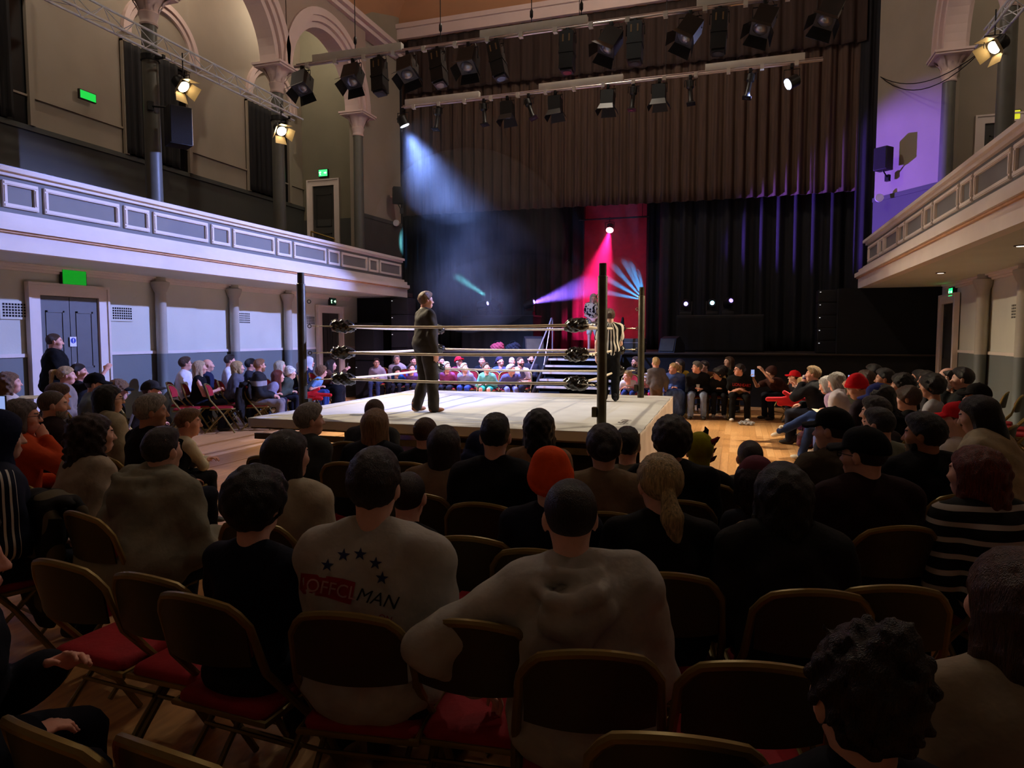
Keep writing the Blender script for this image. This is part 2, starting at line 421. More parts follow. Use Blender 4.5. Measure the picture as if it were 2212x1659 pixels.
def cap_mesh(kind, res):
    key = (kind, res)
    if key in CAPS: return CAPS[key]
    def dome(p, t, zc):
        d = skull(p, t); d = smin(d, prim(p, el((0, .0, .08), (.080, .092, .058))), .02); return smax(smax(d, zc - p[:, 2], .004), -skull(p, t - .008), .002)
    def tilt(p): return p[:, 2] - .30 * (p[:, 1] + .1)
    def f(p):
        if kind in ('cap', 'capback'):
            d = skull(p, .019); d = smin(d, prim(p, el((0, .005, .085), (.078, .088, .056))), .02)
            d = smax(d, .028 - p[:, 2] + .12 * p[:, 1], .004); d = smin(d, prim(p, el((0, -.01, .146), (.009, .009, .006))), .003)
            y = 1 if kind == 'cap' else -1
            c = A(0, .098 * y - (0 if y > 0 else .02), .046)
            q = p - c; q[:, 2] += 4.2 * q[:, 0] ** 2 + .20 * q[:, 1] * y
            br = np.maximum(np.sqrt((q[:, 0] / .082) ** 2 + (q[:, 1] / .082) ** 2) * .08 - .08, np.abs(q[:, 2]) - .0085)
            br = smax(br, -(skull(p, .004)), .003)
            return smin(d, br, .006)
        if kind == 'beanie':
            d = skull(p, .022); d = smin(d, prim(p, el((0, -.03, .10), (.07, .075, .055))), .03)
            d = smax(d, hairline(p, .10, .045, -.09, -.045), .008)
            band = np.abs(hairline(p, .10, .065, -.09, -.025)) - .018
            return smin(d, np.maximum(band, np.maximum(skull(p, .028), -skull(p, .005))), .004)
        if kind == 'hood':
            d = smin(skull(p, .034), prim(p, rc((0, -.04, -.02), (0, -.05, -.15), .105, .115)), .04)
            d = smax(d, -prim(p, el((0, .085, -.02), (.066, .08, .105))), .01)
            return smax(d, -(prim(p, rc((0, -.02, -.05), (0, -.03, -.2), .062, .07))), .01)
        if kind == 'helmet':      # wrestling mask cap: snug over the whole head
            d = np.minimum(skull(p, .012), prim(p, el((0, .028, -.030), (.068, .070, .092)))); d = smin(d, prim(p, rc((0, -.022, -.06), (0, -.03, -.12), .06, .06)), .03)
            return d
    lo, hi = (-.15, -.2, -.2), (.15, .21, .2)
    V, Q = sdf_mesh(f, lo, hi, res); CAPS[key] = np_mesh('cap_' + kind, V, Q); return CAPS[key]
def shoe_mesh():
    if 'shoe' in CAPS: return CAPS['shoe']
    pr = [el((0, -.02, .045), (.040, .055, .045), 0), el((0, .075, .035), (.045, .085, .033), .03), rc((0, -.02, .05), (0, -.03, .115), .038, .04, k=.02)]
    def f(p): return smax(field(pr)(p), -p[:, 2] - .0, .004)
    V, Q = sdf_mesh(f, (-.07, -.11, -.02), (.07, .19, .17), .011); CAPS['shoe'] = np_mesh('shoe', V, Q); return CAPS['shoe']
# ------------------------------------------------------------------ people
SKIN = dict(fair=(226, 178, 158), pink=(232, 170, 150), tan=(196, 142, 116), olive=(178, 128, 98), brown=(140, 96, 70))
HAIR = dict(black=(24, 20, 20), dark=(44, 32, 27), brown=(82, 56, 40), light=(134, 98, 66), blond=(206, 172, 118), pale=(222, 206, 180), grey=(150, 146, 142), white=(206, 204, 204), ginger=(150, 72, 40), auburn=(112, 44, 26))
EYEW = mat('eye_white', (225, 222, 216), 0.3, var=0); IRIS = mat('eye_iris', (48, 38, 30), 0.3, var=0)
def ik(S, W, a, b, pole):
    d = W - S; l = np.linalg.norm(d); l2 = min(max(l, abs(a - b) + .01), (a + b) * .995)
    if l > l2: W = S + d / l * l2
    u = d / l; x = (a * a - b * b + l2 * l2) / (2 * l2); hgt = math.sqrt(max(0, a * a - x * x))
    pl = pole - (pole @ u) * u; pl /= max(1e-6, np.linalg.norm(pl))
    return S + u * x + pl * hgt, W
ARMS = {'lap': (.10, .30, .625), 'knees': (.15, .41, .615), 'clasp': (.035, .33, .64), 'fold': (-.07, .23, .80), 'phone': (.10, .40, 1.06), 'face': (.03, .22, 1.02),
        'side': (.25, .06, .60), 'over': (.46, -.06, .80), 'raise': (.20, .36, 1.22), 'hold': (.05, .36, .74), 'lean': (.16, .36, .66), 'high': (.24, .28, 1.42), 'hip': (.2, .12, .66), 'drink': (.05, .25, 1.0)}
SARMS = {'side': (.235, .05, .84), 'front': (.06, .24, .98), 'down': (.25, -.02, .80), 'hold': (.08, .36, 1.12), 'fold': (-.06, .24, 1.18), 'rope': (.05, .42, 1.02)}
POLE = {'fold': (1, -.2, -.6), 'over': (.2, -.2, -1), 'side': (.4, -1, 0), 'down': (.3, -1, 0), 'raise': (.8, -.2, -1), 'high': (1, .2, -.6), 'face': (.5, .4, -1), 'drink': (.7, .2, -1), 'phone': (.5, -.1, -1)}
def ring_prims(c, up, fw, rad, r, k=.012, n=9, flare=0.0):
    rt = np.cross(fw, up); out = []; pts = []
    for i in range(n + 1):
        w = 2 * math.pi * i / n; pts.append(c + rad * (math.cos(w) * rt + math.sin(w) * fw * .95) - up * (.035 * max(0, math.sin(w))) )
    for i in range(n): out.append(rc(pts[i], pts[i + 1], r, k=k))
    return out
def wrinkle(p, a, ph):
    return a * (np.sin(p @ A(9, 14, 31) + ph) * np.sin(p @ A(23, -17, 9) + 2 * ph) + .6 * np.sin(p @ A(-31, 12, 37) + 3 * ph) * np.sin(p @ A(13, 29, -11)))
LOWV = []
def person(label, px, y=None, f=None, h=0, z0=0.0, pose='sit', s=1.0, hs=None, lean=8, sway=0, fat=1.0, sh=1.0, head=(0, 0), roll=0, hair=('short', 'dark'), cap=None, skin='fair',
           top=None, bot=None, shoes=(40, 38, 38), arms=('lap', 'lap'), glasses=False, beard=None, far=None, group=None, ztop=None, seat=.45, legs=None, curl=(28, 28), hats=None, name='person', fold=1.0, at=None, legw=0.0):
    P = on(px[0], px[1], y=y, f=f) if at is None else Vector(at)
    dist = math.hypot(P.x, P.y); far = (dist > 7.5) if far is None else far
    hs = hs or (1.0 if s > .9 else .90 + .1 * s)
    tz = P.z - z0 - (.018 if cap is None else .03) * hs
    if ztop: tz = ztop
    rc_ = .025 if far else (.018 if dist > 3 else .014); rb = .036; rh = .0105 if far else .009; rhair = .012 if far else .0085
    # --- skeleton
    if pose == 'sit': pel = A(0, 0, seat + .085 * s); Lr = .50 * s
    else: pel = A(0, 0, .95 * s); Lr = .50 * s
    hd = .264 * hs
    if pose == 'sit':
        th = R(lean); L = (tz - pel[2] - hd) / math.cos(th)
        if L < Lr * .90:
            L = Lr * .90; th = math.acos(max(.62, min(1, (tz - pel[2] - hd) / L)))
        L = min(L, Lr * 1.18)
    else:
        th = R(lean); L = Lr; k_ = tz / (pel[2] + Lr * math.cos(th) + hd); pel = pel * k_; L *= k_
    sw = R(sway); up = A(math.sin(sw), math.sin(th), math.cos(th)); up /= np.linalg.norm(up); fw = np.cross(up, A(1, 0, 0)); fw /= np.linalg.norm(fw); rt = np.cross(fw, up)
    T = np.stack([rt, fw, up], 1); q = L / .5
    def sp(x, yy, z): return pel + T @ A(x * s * sh, yy * s, z * q)
    nb = sp(0, -.015, .475)
    hy, hp = head; HR = rotm(0, 0, -hy) @ rotm(hp, 0, 0) @ rotm(0, roll, 0)
    nup = up * .5 + A(0, 0, .5); nup /= np.linalg.norm(nup)
    hc = nb + nup * (.076 * hs) + HR @ A(0, .024, .078) * hs
    hc = hc + A(0, 0, tz - (hc[2] + .118 * hs)) * (1 if pose == 'sit' else .6)
    w = fat
    def torso(e, m=1.0):
        o = [el(sp(0, -.005, .03), A(.158 * w * sh, .122 * w, .125) * s * m + e, 0, T), el(sp(0, .012, .17), A(.142 * w * sh, .108 * w, .15) * s * m + e, .06, T),
             el(sp(0, .004, .335), A(.162 * (.6 + .4 * w) * sh, .112 * (.6 + .4 * w), .165) * s * m + e, .06, T), rc(sp(-.135, -.008, .425), sp(.135, -.008, .425), .056 * s * m + e, k=.05)]
        for g in (-1, 1): o.append(rc(sp(g * .045, -.02, .478), sp(g * .15, -.01, .43), .040 * s * m + e, .045 * s * m + e, k=.03))
        return o
    # arms
    tbl = ARMS if pose == 'sit' else SARMS; arm = {}
    for g, nm in ((1, arms[0]), (-1, arms[1])):
        S = sp(g * .172, -.005, .425)
        if isinstance(nm, str):
            a_ = tbl[nm]; W = A(g * a_[0] * (.6 + .4 * s), a_[1] * s, seat + (a_[2] - seat) * (.45 + .55 * s) if pose == 'sit' else a_[2] * s * tz / (1.733 * s))
            if nm in ('face', 'phone', 'raise', 'drink', 'high', 'fold') and pose == 'sit':
                W = A(W[0], W[1], 0) + A(up[0] * .35, max(0, up[1]) * L * .9, 0) + A(0, 0, nb[2] + (a_[2] - 1.02) * s)
            if nm in ('face', 'drink'): W = hc + HR @ A(g * .035, .135, -.16) * hs
            pole = A(*POLE.get(nm, (.55, -.8, -.5))) * A(g, 1, 1)
        else:
            W = A(*nm[:3]); pole = A(*(nm[3] if len(nm) > 3 else (.55 * g, -.8, -.5)))
        E, W = ik(S, W, .285 * s, .25 * s, pole); arm[g] = (S, E, W)
    # legs
    leg = {}
    for g in (1, -1):
        H = pel + A(g * .088 * s * w, .0, -.02 * s)
        if pose == 'sit':
            K = A(g * .115 * s * w, .43 * s, seat + .045 * s); an = A(g * .12 * s * w, .42 * s, max(.09, K[2] - .42 * s))
            if legs and g in legs: K = A(*legs[g][0]); an = A(*legs[g][1])
        else:
            kk = tz / 1.733; K = A(g * .095 * s, .02, .50 * kk); an = A(g * .10 * s, -.03, .09)
            if legs and g in legs: K = A(*legs[g][0]); an = A(*legs[g][1])
        leg[g] = (H, K, an)
    sl = (top or {}).get('sl', 'long'); ct = top or {}
    # --- body (one mesh: torso, limbs, neck, head, hands)
    pr = torso(0, .84) + [rc(nb - up * .03, hc + HR @ A(0, -.028, -.075) * hs, .050 * hs, .050 * hs, k=.035)]
    for g in (1, -1):
        S, E, W = arm[g]; m = .86
        pr += [rc(S, E, .045 * s * m, .038 * s * (1 if sl != 'long' else m), k=.03), rc(E, W, .038 * s * (1 if sl != 'long' else m), .027 * s, k=.015)]
        H, K, an = leg[g]; bare = bot and bot[1] in ('shorts',)
        pr += [rc(H, K, .078 * s * w * .85, .052 * s * (1 if bare else .86), k=.04), rc(K, an, .050 * s * (1 if bare else .85), .034 * s, k=.015)]
    lo, hi = bounds(pr, .04); bare_any = sl != 'long' or (bot and bot[1] == 'shorts')
    V, Q = sdf_mesh(field(pr), lo, hi, (.026 if far else .02) if bare_any else rb); mi = [np.zeros(len(Q), int)]; Vs = [V]; Qs = [Q]; n = len(V)
    hV, hQ, hm = head_mesh(rh)
    Vs.append((hV * hs) @ HR.T + hc); Qs.append(hQ + n); mi.append(hm); n += len(hV)
    hands = {}
    for g, cu in ((1, curl[0]), (-1, curl[1])):
        S, E, W = arm[g]; ydir = (W - E) / np.linalg.norm(W - E)
        nm = arms[0 if g == 1 else 1]
        hint = A(0, 0, 1)
        if nm in ('phone', 'raise', 'drink', 'face', 'high'): hint = A(g * .9, -.2, .2)
        if nm in ('side', 'down') : hint = A(g, 0, 0)
        if nm == 'hold' or nm == 'front': hint = A(g * .8, .1, .6)
        zd = hint - (hint @ ydir) * ydir; zd /= np.linalg.norm(zd); xd = np.cross(ydir, zd); M = np.stack([xd, ydir, zd], 1)
        v, qd = hand_mesh(cu)
        v = v.copy(); hsz = (.95 * s + .02) * 1.0
        if g == -1: v[:, 0] *= -1; qd = qd[:, ::-1]
        Vs.append(v * hsz @ M.T + W); Qs.append(qd + n); mi.append(np.zeros(len(qd), int)); n += len(v)
        hands[g] = (W, M, hsz)
    root = empty(name, (0, 0, 0), R(-h), label, 'person', group)
    sk = SKIN.get(skin, skin); hcol = HAIR.get(hair[1], hair[1]) if hair else (70, 50, 40)
    me = np_mesh('body', np.concatenate(Vs), np.concatenate(Qs), np.concatenate(mi))
    for m_ in (skinm(sk), EYEW, mat('lips_%02x' % sk[0], (int(sk[0] * .88), int(sk[1] * .76), int(sk[2] * .76)), .45, var=.05), hairm(hcol), IRIS): me.materials.append(m_)
    link('body', me, None, root)
    # --- clothes
    ph = RNG.uniform(0, 6)
    if top:
        lo_ = ct.get('loose', .0); e = .012 + lo_
        pr = torso(e)
        for g in (1, -1):
            S, E, W = arm[g]
            if sl == 'none': continue
            pr.append(rc(S, E if sl == 'long' else S + (E - S) * .62, .050 * s + e * .8, .044 * s + e * .9, k=.03))
            if sl == 'long': pr.append(rc(E, E + (W - E) * .93, .044 * s + e * .9, .031 * s + e * .8, k=.02))
        kind = ct.get('kind', 'sweater')
        if kind in ('jacket', 'coat', 'shirt', 'polo'): pr += ring_prims(nb + up * .022, up, fw, .066 * hs, .015)
        elif kind == 'hoodie':
            pr += ring_prims(nb + up * .018 - fw * .03, up, fw, .100 * hs, .026, k=.010)
            bo = -fw * lo_ * 1.15; hw = .5 + .5 * s
            pr += [el(sp(0, -.085, .440) + bo * .8, A(.095, .055, .040) * hw, .012, T), el(sp(0, -.118, .385) + bo, A(.112, .050, .085) * hw, .010, T), rc(sp(0, -.135, .36) + bo, sp(0, -.128, .27) + bo, .062 * hw, .026 * hw, k=.02)]
            for g in (1, -1): pr += [rc(sp(g * .118, -.035, .478) + bo * .5, sp(g * .055, -.150, .448) + bo, .026 * hw, .027 * hw, k=.006), rc(sp(g * .055, -.150, .448) + bo, sp(0, -.168, .425) + bo, .027 * hw, .026 * hw, k=.004)]
        elif kind == 'highneck': pr += ring_prims(nb + up * .034, up, fw, .056 * hs, .011) + ring_prims(nb + up * .012, up, fw, .062 * hs, .013)
        else: pr += ring_prims(nb + up * .004, up, fw, .066 * hs, .010)
        if kind == 'coat':
            for g in (1, -1): pr.append(rc(leg[g][0], leg[g][0] + (leg[g][1] - leg[g][0]) * .55, .10 * s, .09 * s, k=.05))
        lo, hi = bounds(pr, .05); ff = field(pr); amp = (.004 + lo_ * .12) * fold
        V, Q = sdf_mesh(lambda p: ff(p) + wrinkle(p, amp, ph), lo, hi, rc_)
        nm = {'sweater': 'sweater', 'tee': 't_shirt', 'highneck': 'sweatshirt'}.get(kind, kind)
        m_ = ct.get('m') or cloth(ct['c'])
        to = link(nm, np_mesh(nm, V, Q), m_, root)
        if 'part' in ct: tag(to, ct['part'])
    bc, bk = bot or ((30, 32, 44), 'trousers')
    pr = [el(sp(0, -.005, .0), A(.158 * w * sh, .125 * w, .115) * s + .010, 0, T)]
    for g in (1, -1):
        H, K, an = leg[g]
        if bk == 'shorts': pr.append(rc(H, H + (K - H) * .85, .088 * s * w, .078 * s, k=.04))
        elif bk == 'skirt': pr += [rc(H, K, .10 * s, .105 * s, k=.09), rc(K, an + A(0, 0, .03), .105 * s, .13 * s, k=.09), rc((H + leg[-g][1]) / 2, K * .5 + leg[-g][1] * .5, .08, .09, k=.08)]
        else: pr += [rc(H, K, .084 * s * w + .008 + legw * .5, .062 * s + .008 + legw, k=.04), rc(K, an + A(0, 0, -.01), .058 * s + .010 + legw, .046 * s + .012 + legw, k=.02)]
    lo, hi = bounds(pr, .05); ff = field(pr)
    V, Q = sdf_mesh(lambda p: ff(p) + wrinkle(p, .005 * fold, ph + 1), lo, hi, .028 if (far or h < 50 and h > -50 and dist < 6) else .02)
    link(bk, np_mesh(bk, V, Q), bc if not isinstance(bc, (tuple, list)) else cloth(bc), root)
    for g in (1, -1):
        an = leg[g][2]; kd = leg[g][1] - an; dz = an[2] - .085 * s
        o = link('shoe', shoe_mesh(), mat('shoe_%02x%02x%02x' % tuple(shoes), shoes, .6, var=.2), root, (an[0], an[1] - .005, dz), (0, 0, R(-8 * g)))
        o.scale = (s, s, s)
        if pose == 'sit' and dz > .05: o.rotation_euler = (R(-14), 0, R(-8 * g))
    # --- hair and headwear
    he = Matrix(HR.tolist()).to_euler()
    def onhead(nm, mesh, m_, sc=1.0):
        o = link(nm, mesh, m_, root, Vector(hc), he); o.scale = (hs * sc,) * 3; return o
    if hair: onhead('hair', hair_mesh(hair[0], rhair), hairm(hcol))
    if cap: onhead({'cap': 'cap', 'capback': 'cap', 'beanie': 'beanie', 'hood': 'hood', 'helmet': 'mask'}[cap[0]], cap_mesh(cap[0], .0085), cap[1] if not isinstance(cap[1], (tuple, list)) else cloth(cap[1]))
    if beard: onhead('beard', beard_mesh(beard[0]), hairm(HAIR.get(beard[1], beard[1])))
    if glasses: onhead('glasses', glasses_mesh(), mat('glasses_frame', (24, 22, 24), .3))
    # --- place: head top on the pixel ray
    rz = R(-h); c, sn = math.cos(rz), math.sin(rz); hx, hyy = hc[0], hc[1]
    root.location = (P.x - (c * hx - sn * hyy), P.y - (sn * hx + c * hyy), z0)
    def wp(v): v = Vector(v); return Vector((root.location.x + c * v.x - sn * v.y, root.location.y + sn * v.x + c * v.y, z0 + v.z))
    hand_w = {g: (wp(W + M @ A(0, .075, -.03) * k), Vector((c * M[0, 1] - sn * M[1, 1], sn * M[0, 1] + c * M[1, 1], M[2, 1]))) for g, (W, M, k) in hands.items()}
    return dict(root=root, loc=root.location.copy(), h=h, hand=hand_w, z0=z0, sp=sp, wp=wp, hc=hc, HR=HR, T=T, s=s, tri=sum(len(c_.data.polygons) * 2 for c_ in root.children))
def beard_mesh(kind):
    key = 'beard' + kind
    if key not in CAPS:
        def f(p):
            d = np.minimum(prim(p, el((0, .030, -.045), (.065, .065, .082))), prim(p, el((0, .052, -.088), (.043, .042, .036 if kind == 'full' else .031))))
            d = smax(d, p[:, 2] + .040 - .25 * np.maximum(0, np.abs(p[:, 0]) - .03), .006); d = smax(d, -(p[:, 1] - .012), .006)
            return smax(d, -prim(p, el((0, .11, -.066), (.026, .05, .009))), .003)
        V, Q = sdf_mesh(f, (-.1, -.02, -.16), (.1, .14, 0), .009); CAPS[key] = np_mesh('beard', V, Q)
    return CAPS[key]
def glasses_mesh():
    if 'glasses' not in CAPS:
        b = MB()
        for g in (-1, 1):
            b.tube([(g * .033 + .024 * math.cos(w), .104 - .004 * abs(math.cos(w)), .004 + .018 * math.sin(w)) for w in [i * math.pi / 6 for i in range(12)]], .0024, 5, close=True)
            b.tube([(g * .057, .100, .008), (g * .078, .06, .008), (g * .082, -.01, .004)], .0022, 5)
        b.tube([(-.010, .104, .008), (0, .107, .010), (.010, .104, .008)], .0024, 5)
        CAPS['glasses'] = b.mesh('glasses')
    return CAPS['glasses']
# ------------------------------------------------------------------ the hall
XL, XR = -10.6, 4.30            # walls under the galleries
BL, BR_ = -9.26, 2.78           # gallery fronts
CL, CR = -10.7, 4.46            # arcade column lines
UL, UR = -13.3, 7.0             # outer walls behind the galleries
YP, YB, YE = 20.5, 18.1, 19.2   # proscenium, gallery ends, gallery end wall
YA = 17.35                      # end of the aisles
PAINT = mat('paint_offwhite', (206, 206, 192), .75, var=.04, vscale=1.5, bump=.05, bscale=30)
DADO = mat('paint_dado', (112, 118, 116), .6, var=.05, vscale=1.5, bump=.05, bscale=30)
TRIM = mat('paint_trim', (226, 214, 204), .55, var=.04, vscale=3)
GREIGE = mat('paint_greige', (150, 140, 124), .8, var=.06, vscale=1.2, bump=.06, bscale=20)
DARKD = mat('paint_dark_dado', (72, 74, 70), .7, var=.06, vscale=1.2)
COLP = mat('paint_column', (96, 96, 88), .42, var=.05)
ARCHP = mat('paint_arch', (206, 184, 178), .7, var=.05, vscale=2)
CEILP = mat('paint_ceiling', (176, 130, 98), .85, var=.05, vscale=1.0)
PANELP = mat('paint_gallery_panel', (120, 120, 118), .65, var=.04, vscale=3)
WOODF = mat('maple_floor', (196, 146, 92), .38, var=.18, vscale=3.0, stretch=(8, 1, 1), bump=.05, bscale=8, spec=.5)
BLACKW = mat('black_wall', (12, 12, 14), .9, var=.1)
def slab(name, lo, hi, m, parent=None):
    return struct(MB().box(lo, hi).build(name, m, parent)) if parent is None else MB().box(lo, hi).build(name, m, parent)
floor = slab('floor', (-15, -3, -.2), (9, 24, 0), WOODF)
# maple boards, laid along the hall, each its own piece where the floor shows
bw = .105
board = {}
for ln in (1.4, 1.9, 2.4):
    board[ln] = MB().box((-bw / 2 + .0012, 0, 0), (bw / 2 - .0012, ln - .003, .004)).mesh('board')
boardm = [mat('maple_board_%d' % i, c, .36, var=.12, vscale=5, stretch=(8, 1, 1), spec=.5) for i, c in enumerate(((198, 148, 96), (188, 138, 86), (206, 158, 106)))]
def boards(x0, x1, y0, y1):
    i = 0
    n = int((x1 - x0) / bw)
    for k in range(n):
        y = y0 - random.random() * 1.2
        while y < y1:
            ln = random.choice((1.9, 2.4)); o = link('board', board[ln], boardm[0], floor, (x0 + (k + .5) * bw, y, 0))
            if i % 3: o.material_slots[0].link = 'OBJECT'; o.material_slots[0].material = boardm[i % 3]
            y += ln; i += 1
boards(-.95, 1.9, 7.0, 13.2); boards(-8.1, -6.45, 5.6, 11.0)
# --- lower side walls with dado, rail, engaged columns
def side_wall(nm, X, sgn, y0, y1):
    w = struct(MB().box((min(X, X - sgn * .4), y0, 0), (max(X, X - sgn * .4), y1, 2.95)).build('wall_' + nm, PAINT))
    zd = 1.385
    MB().box((min(X, X + sgn * .012), y0, 0), (max(X, X + sgn * .012), y1, zd)).build('dado', DADO, w)
    MB().box((min(X, X + sgn * .035), y0, zd), (max(X, X + sgn * .035), y1, zd + .055)).build('dado_rail', TRIM, w)
    MB().box((min(X, X + sgn * .02), y0, 0), (max(X, X + sgn * .02), y1, .16)).build('skirting', DADO, w)
    return w
wl = side_wall('left', XL, 1, -3, YA + .6); wr = side_wall('right', XR, -1, -3, YA + .6)
def engaged(X, sgn, y, par):
    m = Matrix.Translation((X + sgn * .13, y, 0)); r_ = .098
    MB().lathe([(r_ * 1.25, 0), (r_ * 1.25, .14), (r_, .18), (r_, 1.385)], 16, m).build('column_base', DADO, par)
    MB().lathe([(r_, 1.385), (r_, 2.54), (r_ * 1.25, 2.58), (r_ * 1.7, 2.70), (r_ * 1.7, 2.74), (r_, 2.76), (r_, 2.83)], 16, m).build('column_shaft', mat('paint_column_low', (176, 170, 156), .6, var=.04), par)
    MB().box((min(X, X + sgn * .03), y + .05, 0), (max(X, X + sgn * .03), y + 1.0, 1.38)).build('pier_dado', DADO, par); MB().box((min(X, X + sgn * .03), y + .05, 1.38), (max(X, X + sgn * .03), y + 1.0, 2.8)).build('pier', PAINT, par)
for u in (338, 497, 613): engaged(XL, 1, on(u, 728, x=XL).y, wl)
for u in (2137, 2230): engaged(XR, -1, on(u, 728, x=XR).y, wr)
# --- cornice where wall meets soffit
for nm, X, s in (('1', XL, 1), ('2', XR, -1)):
    b = MB()
    for (dx, z0, z1) in ((.05, 2.72, 2.76), (.09, 2.76, 2.80), (.14, 2.80, 2.86)): b.box((min(X, X + s * dx), -3, z0), (max(X, X + s * dx), YA, z1))
    struct(b.build('trim_' + nm, TRIM))
# --- gallery floors, soffits and fronts
def gallery(nm, XF, XW, XU, s):
    """s: +1 left gallery (front faces +X)"""
    g = empty('gallery_' + nm, (XF, 0, 0)); g['kind'] = 'structure'
    def bx(name, dx0, dx1, z0, z1, m, y0=-3, y1=YB): MB().box((min(dx0 * s, dx1 * s), y0, z0), (max(dx0 * s, dx1 * s), y1, z1)).build(name, m, g)
    W = abs(XW - XF)
    bx('soffit', -W, .0, 2.83, 2.90, PAINT)
    bx('fascia', 0, .16, 2.83, 3.06, TRIM); bx('fascia_fillet', .0, .20, 3.06, 3.09, mat('paint_fillet', (206, 160, 120), .6)); bx('cornice_lower', 0, .24, 3.09, 3.18, TRIM)
    bx('cornice_upper', -.02, .16, 3.18, 3.27, TRIM); bx('cornice_cove', -.05, .07, 3.27, 3.34, TRIM)
    bx('frieze', -.22, -.02, 3.18, 3.83, PANELP)
    bx('rail_bed', -.2, .03, 3.83, 3.88, TRIM); bx('rail', -.22, .09, 3.88, 3.94, TRIM); bx('rail_cap', -.24, .06, 3.94, 3.955, mat('rail_cap', (60, 58, 54), .35))
    # panel mouldings: long and short in turn
    per = 1.76 * 1.08; y = YB - .16
    k = 0
    def frame(y0, y1, z0, z1):
        b = MB(); t = .055
        for lo, hi in (((y0, z0), (y1, z0 + t)), ((y0, z1 - t), (y1, z1)), ((y0, z0 + t), (y0 + t, z1 - t)), ((y1 - t, z0 + t), (y1, z1 - t))):
            b.box((min(-.02 * s, .012 * s), lo[0], lo[1]), (max(-.02 * s, .012 * s), hi[0], hi[1]))
            b.box((min(-.02 * s, .022 * s), lo[0] + .012, lo[1] + .012), (max(-.02 * s, .022 * s), hi[0] - .012, hi[1] - .012))
        b.build('panel_moulding', TRIM, g)
    y = on(109 if s > 0 else 2118, 728, x=XF).y
    if s > 0:
        ys = y + per * np.arange(-2, 7); 
        for y0 in ys:
            if y0 + 1.22 < YB: frame(y0, y0 + 1.23, 3.42, 3.77)
            if y0 + 1.86 < YB: frame(y0 + 1.325, y0 + 1.81, 3.42, 3.77)
        y0 = ys[-1] + per
    else:
        y0 = YB - .25
        while y0 > 2:
            frame(y0 - 1.23, y0, 3.42, 3.77); frame(y0 - 1.81, y0 - 1.325, 3.42, 3.77); y0 -= per
    # raked gallery floor, three steps
    WU = abs(XU - XF)
    for i in range(4):
        bx('gallery_step', -.22 - (WU - .22) * i / 4, -.22 - (WU - .22) * (i + 1) / 4, 2.90, 3.02 + i * .36, mat('gallery_carpet', (60, 36, 34), .9), y1=YE)
    return g
gl = gallery('left', BL, XL, UL, 1); gr = gallery('right', BR_, XR, UR, -1)
# --- outer walls of the galleries, windows with dark drapes
ZD = 5.82
def outer(nm, X, s):
    w = struct(MB().box((min(X, X - s * .4), -3, 2.9), (max(X, X - s * .4), YE, 12.5)).build('wall_gallery_' + nm, GREIGE))
    MB().box((min(X, X + s * .03), -3, 2.9), (max(X, X + s * .03), YE, ZD - .1)).build('dado', DARKD, w)
    MB().box((min(X, X + s * .07), -3, ZD - .1), (max(X, X + s * .07), YE, ZD)).build('dado_rail', DARKD, w)
    MB().box((min(X, X + s * .05), -3, ZD + .55), (max(X, X + s * .05), YE, ZD + .59)).build('string_course', GREIGE, w)
    return w
ol = outer('left', UL, 1); orr = outer('right', UR, -1)
DRAPE = mat('drape_dark', (26, 25, 26), .95, var=.25, vscale=3, stretch=(6, 6, .4))
def drape_sheet(name, p0, p1, z0, z1, m, parent=None, amp=.05, wl_=.28, n=None, hem=0.0, gather=0.0, ph=0.0, kind=None):
    """pleated cloth hung from p0 to p1 (x,y), folds as real relief"""
    p0 = Vector(p0); p1 = Vector(p1); d = p1 - p0; ln = d.length; d.normalize(); nn = Vector((-d.y, d.x))
    n = n or int(ln / wl_ * 10); rows = 14
    t = np.linspace(0, ln, n + 1); zz = np.linspace(z1, z0, rows + 1)
    wv = np.sin(2 * np.pi * t / wl_ + 1.3 * np.sin(t * 1.7 + ph) + ph) + .45 * np.sin(2 * np.pi * t / (wl_ * .43) + 2 * np.sin(t * .9) + 1 + ph)
    V = np.zeros((rows + 1, n + 1, 3))
    for r in range(rows + 1):
        fr = r / rows; a = amp * (.55 + .6 * fr); off = a * wv + gather * np.sin(t * .8 + ph) * fr
        V[r, :, 0] = p0.x + d.x * t + nn.x * off; V[r, :, 1] = p0.y + d.y * t + nn.y * off
        V[r, :, 2] = zz[r] + (hem * (.5 * np.sin(t * .35 + 1) + .3 * wv * .2) if r == rows else 0)
    idx = np.arange((rows + 1) * (n + 1)).reshape(rows + 1, n + 1)
    Q = np.stack([idx[:-1, :-1], idx[:-1, 1:], idx[1:, 1:], idx[1:, :-1]], -1).reshape(-1, 4)
    V = V.reshape(-1, 3); o = link(name, np_mesh(name, V, Q), m, parent)
    md = o.modifiers.new('thickness', 'SOLIDIFY'); md.thickness = .008
    return o
wn = 0
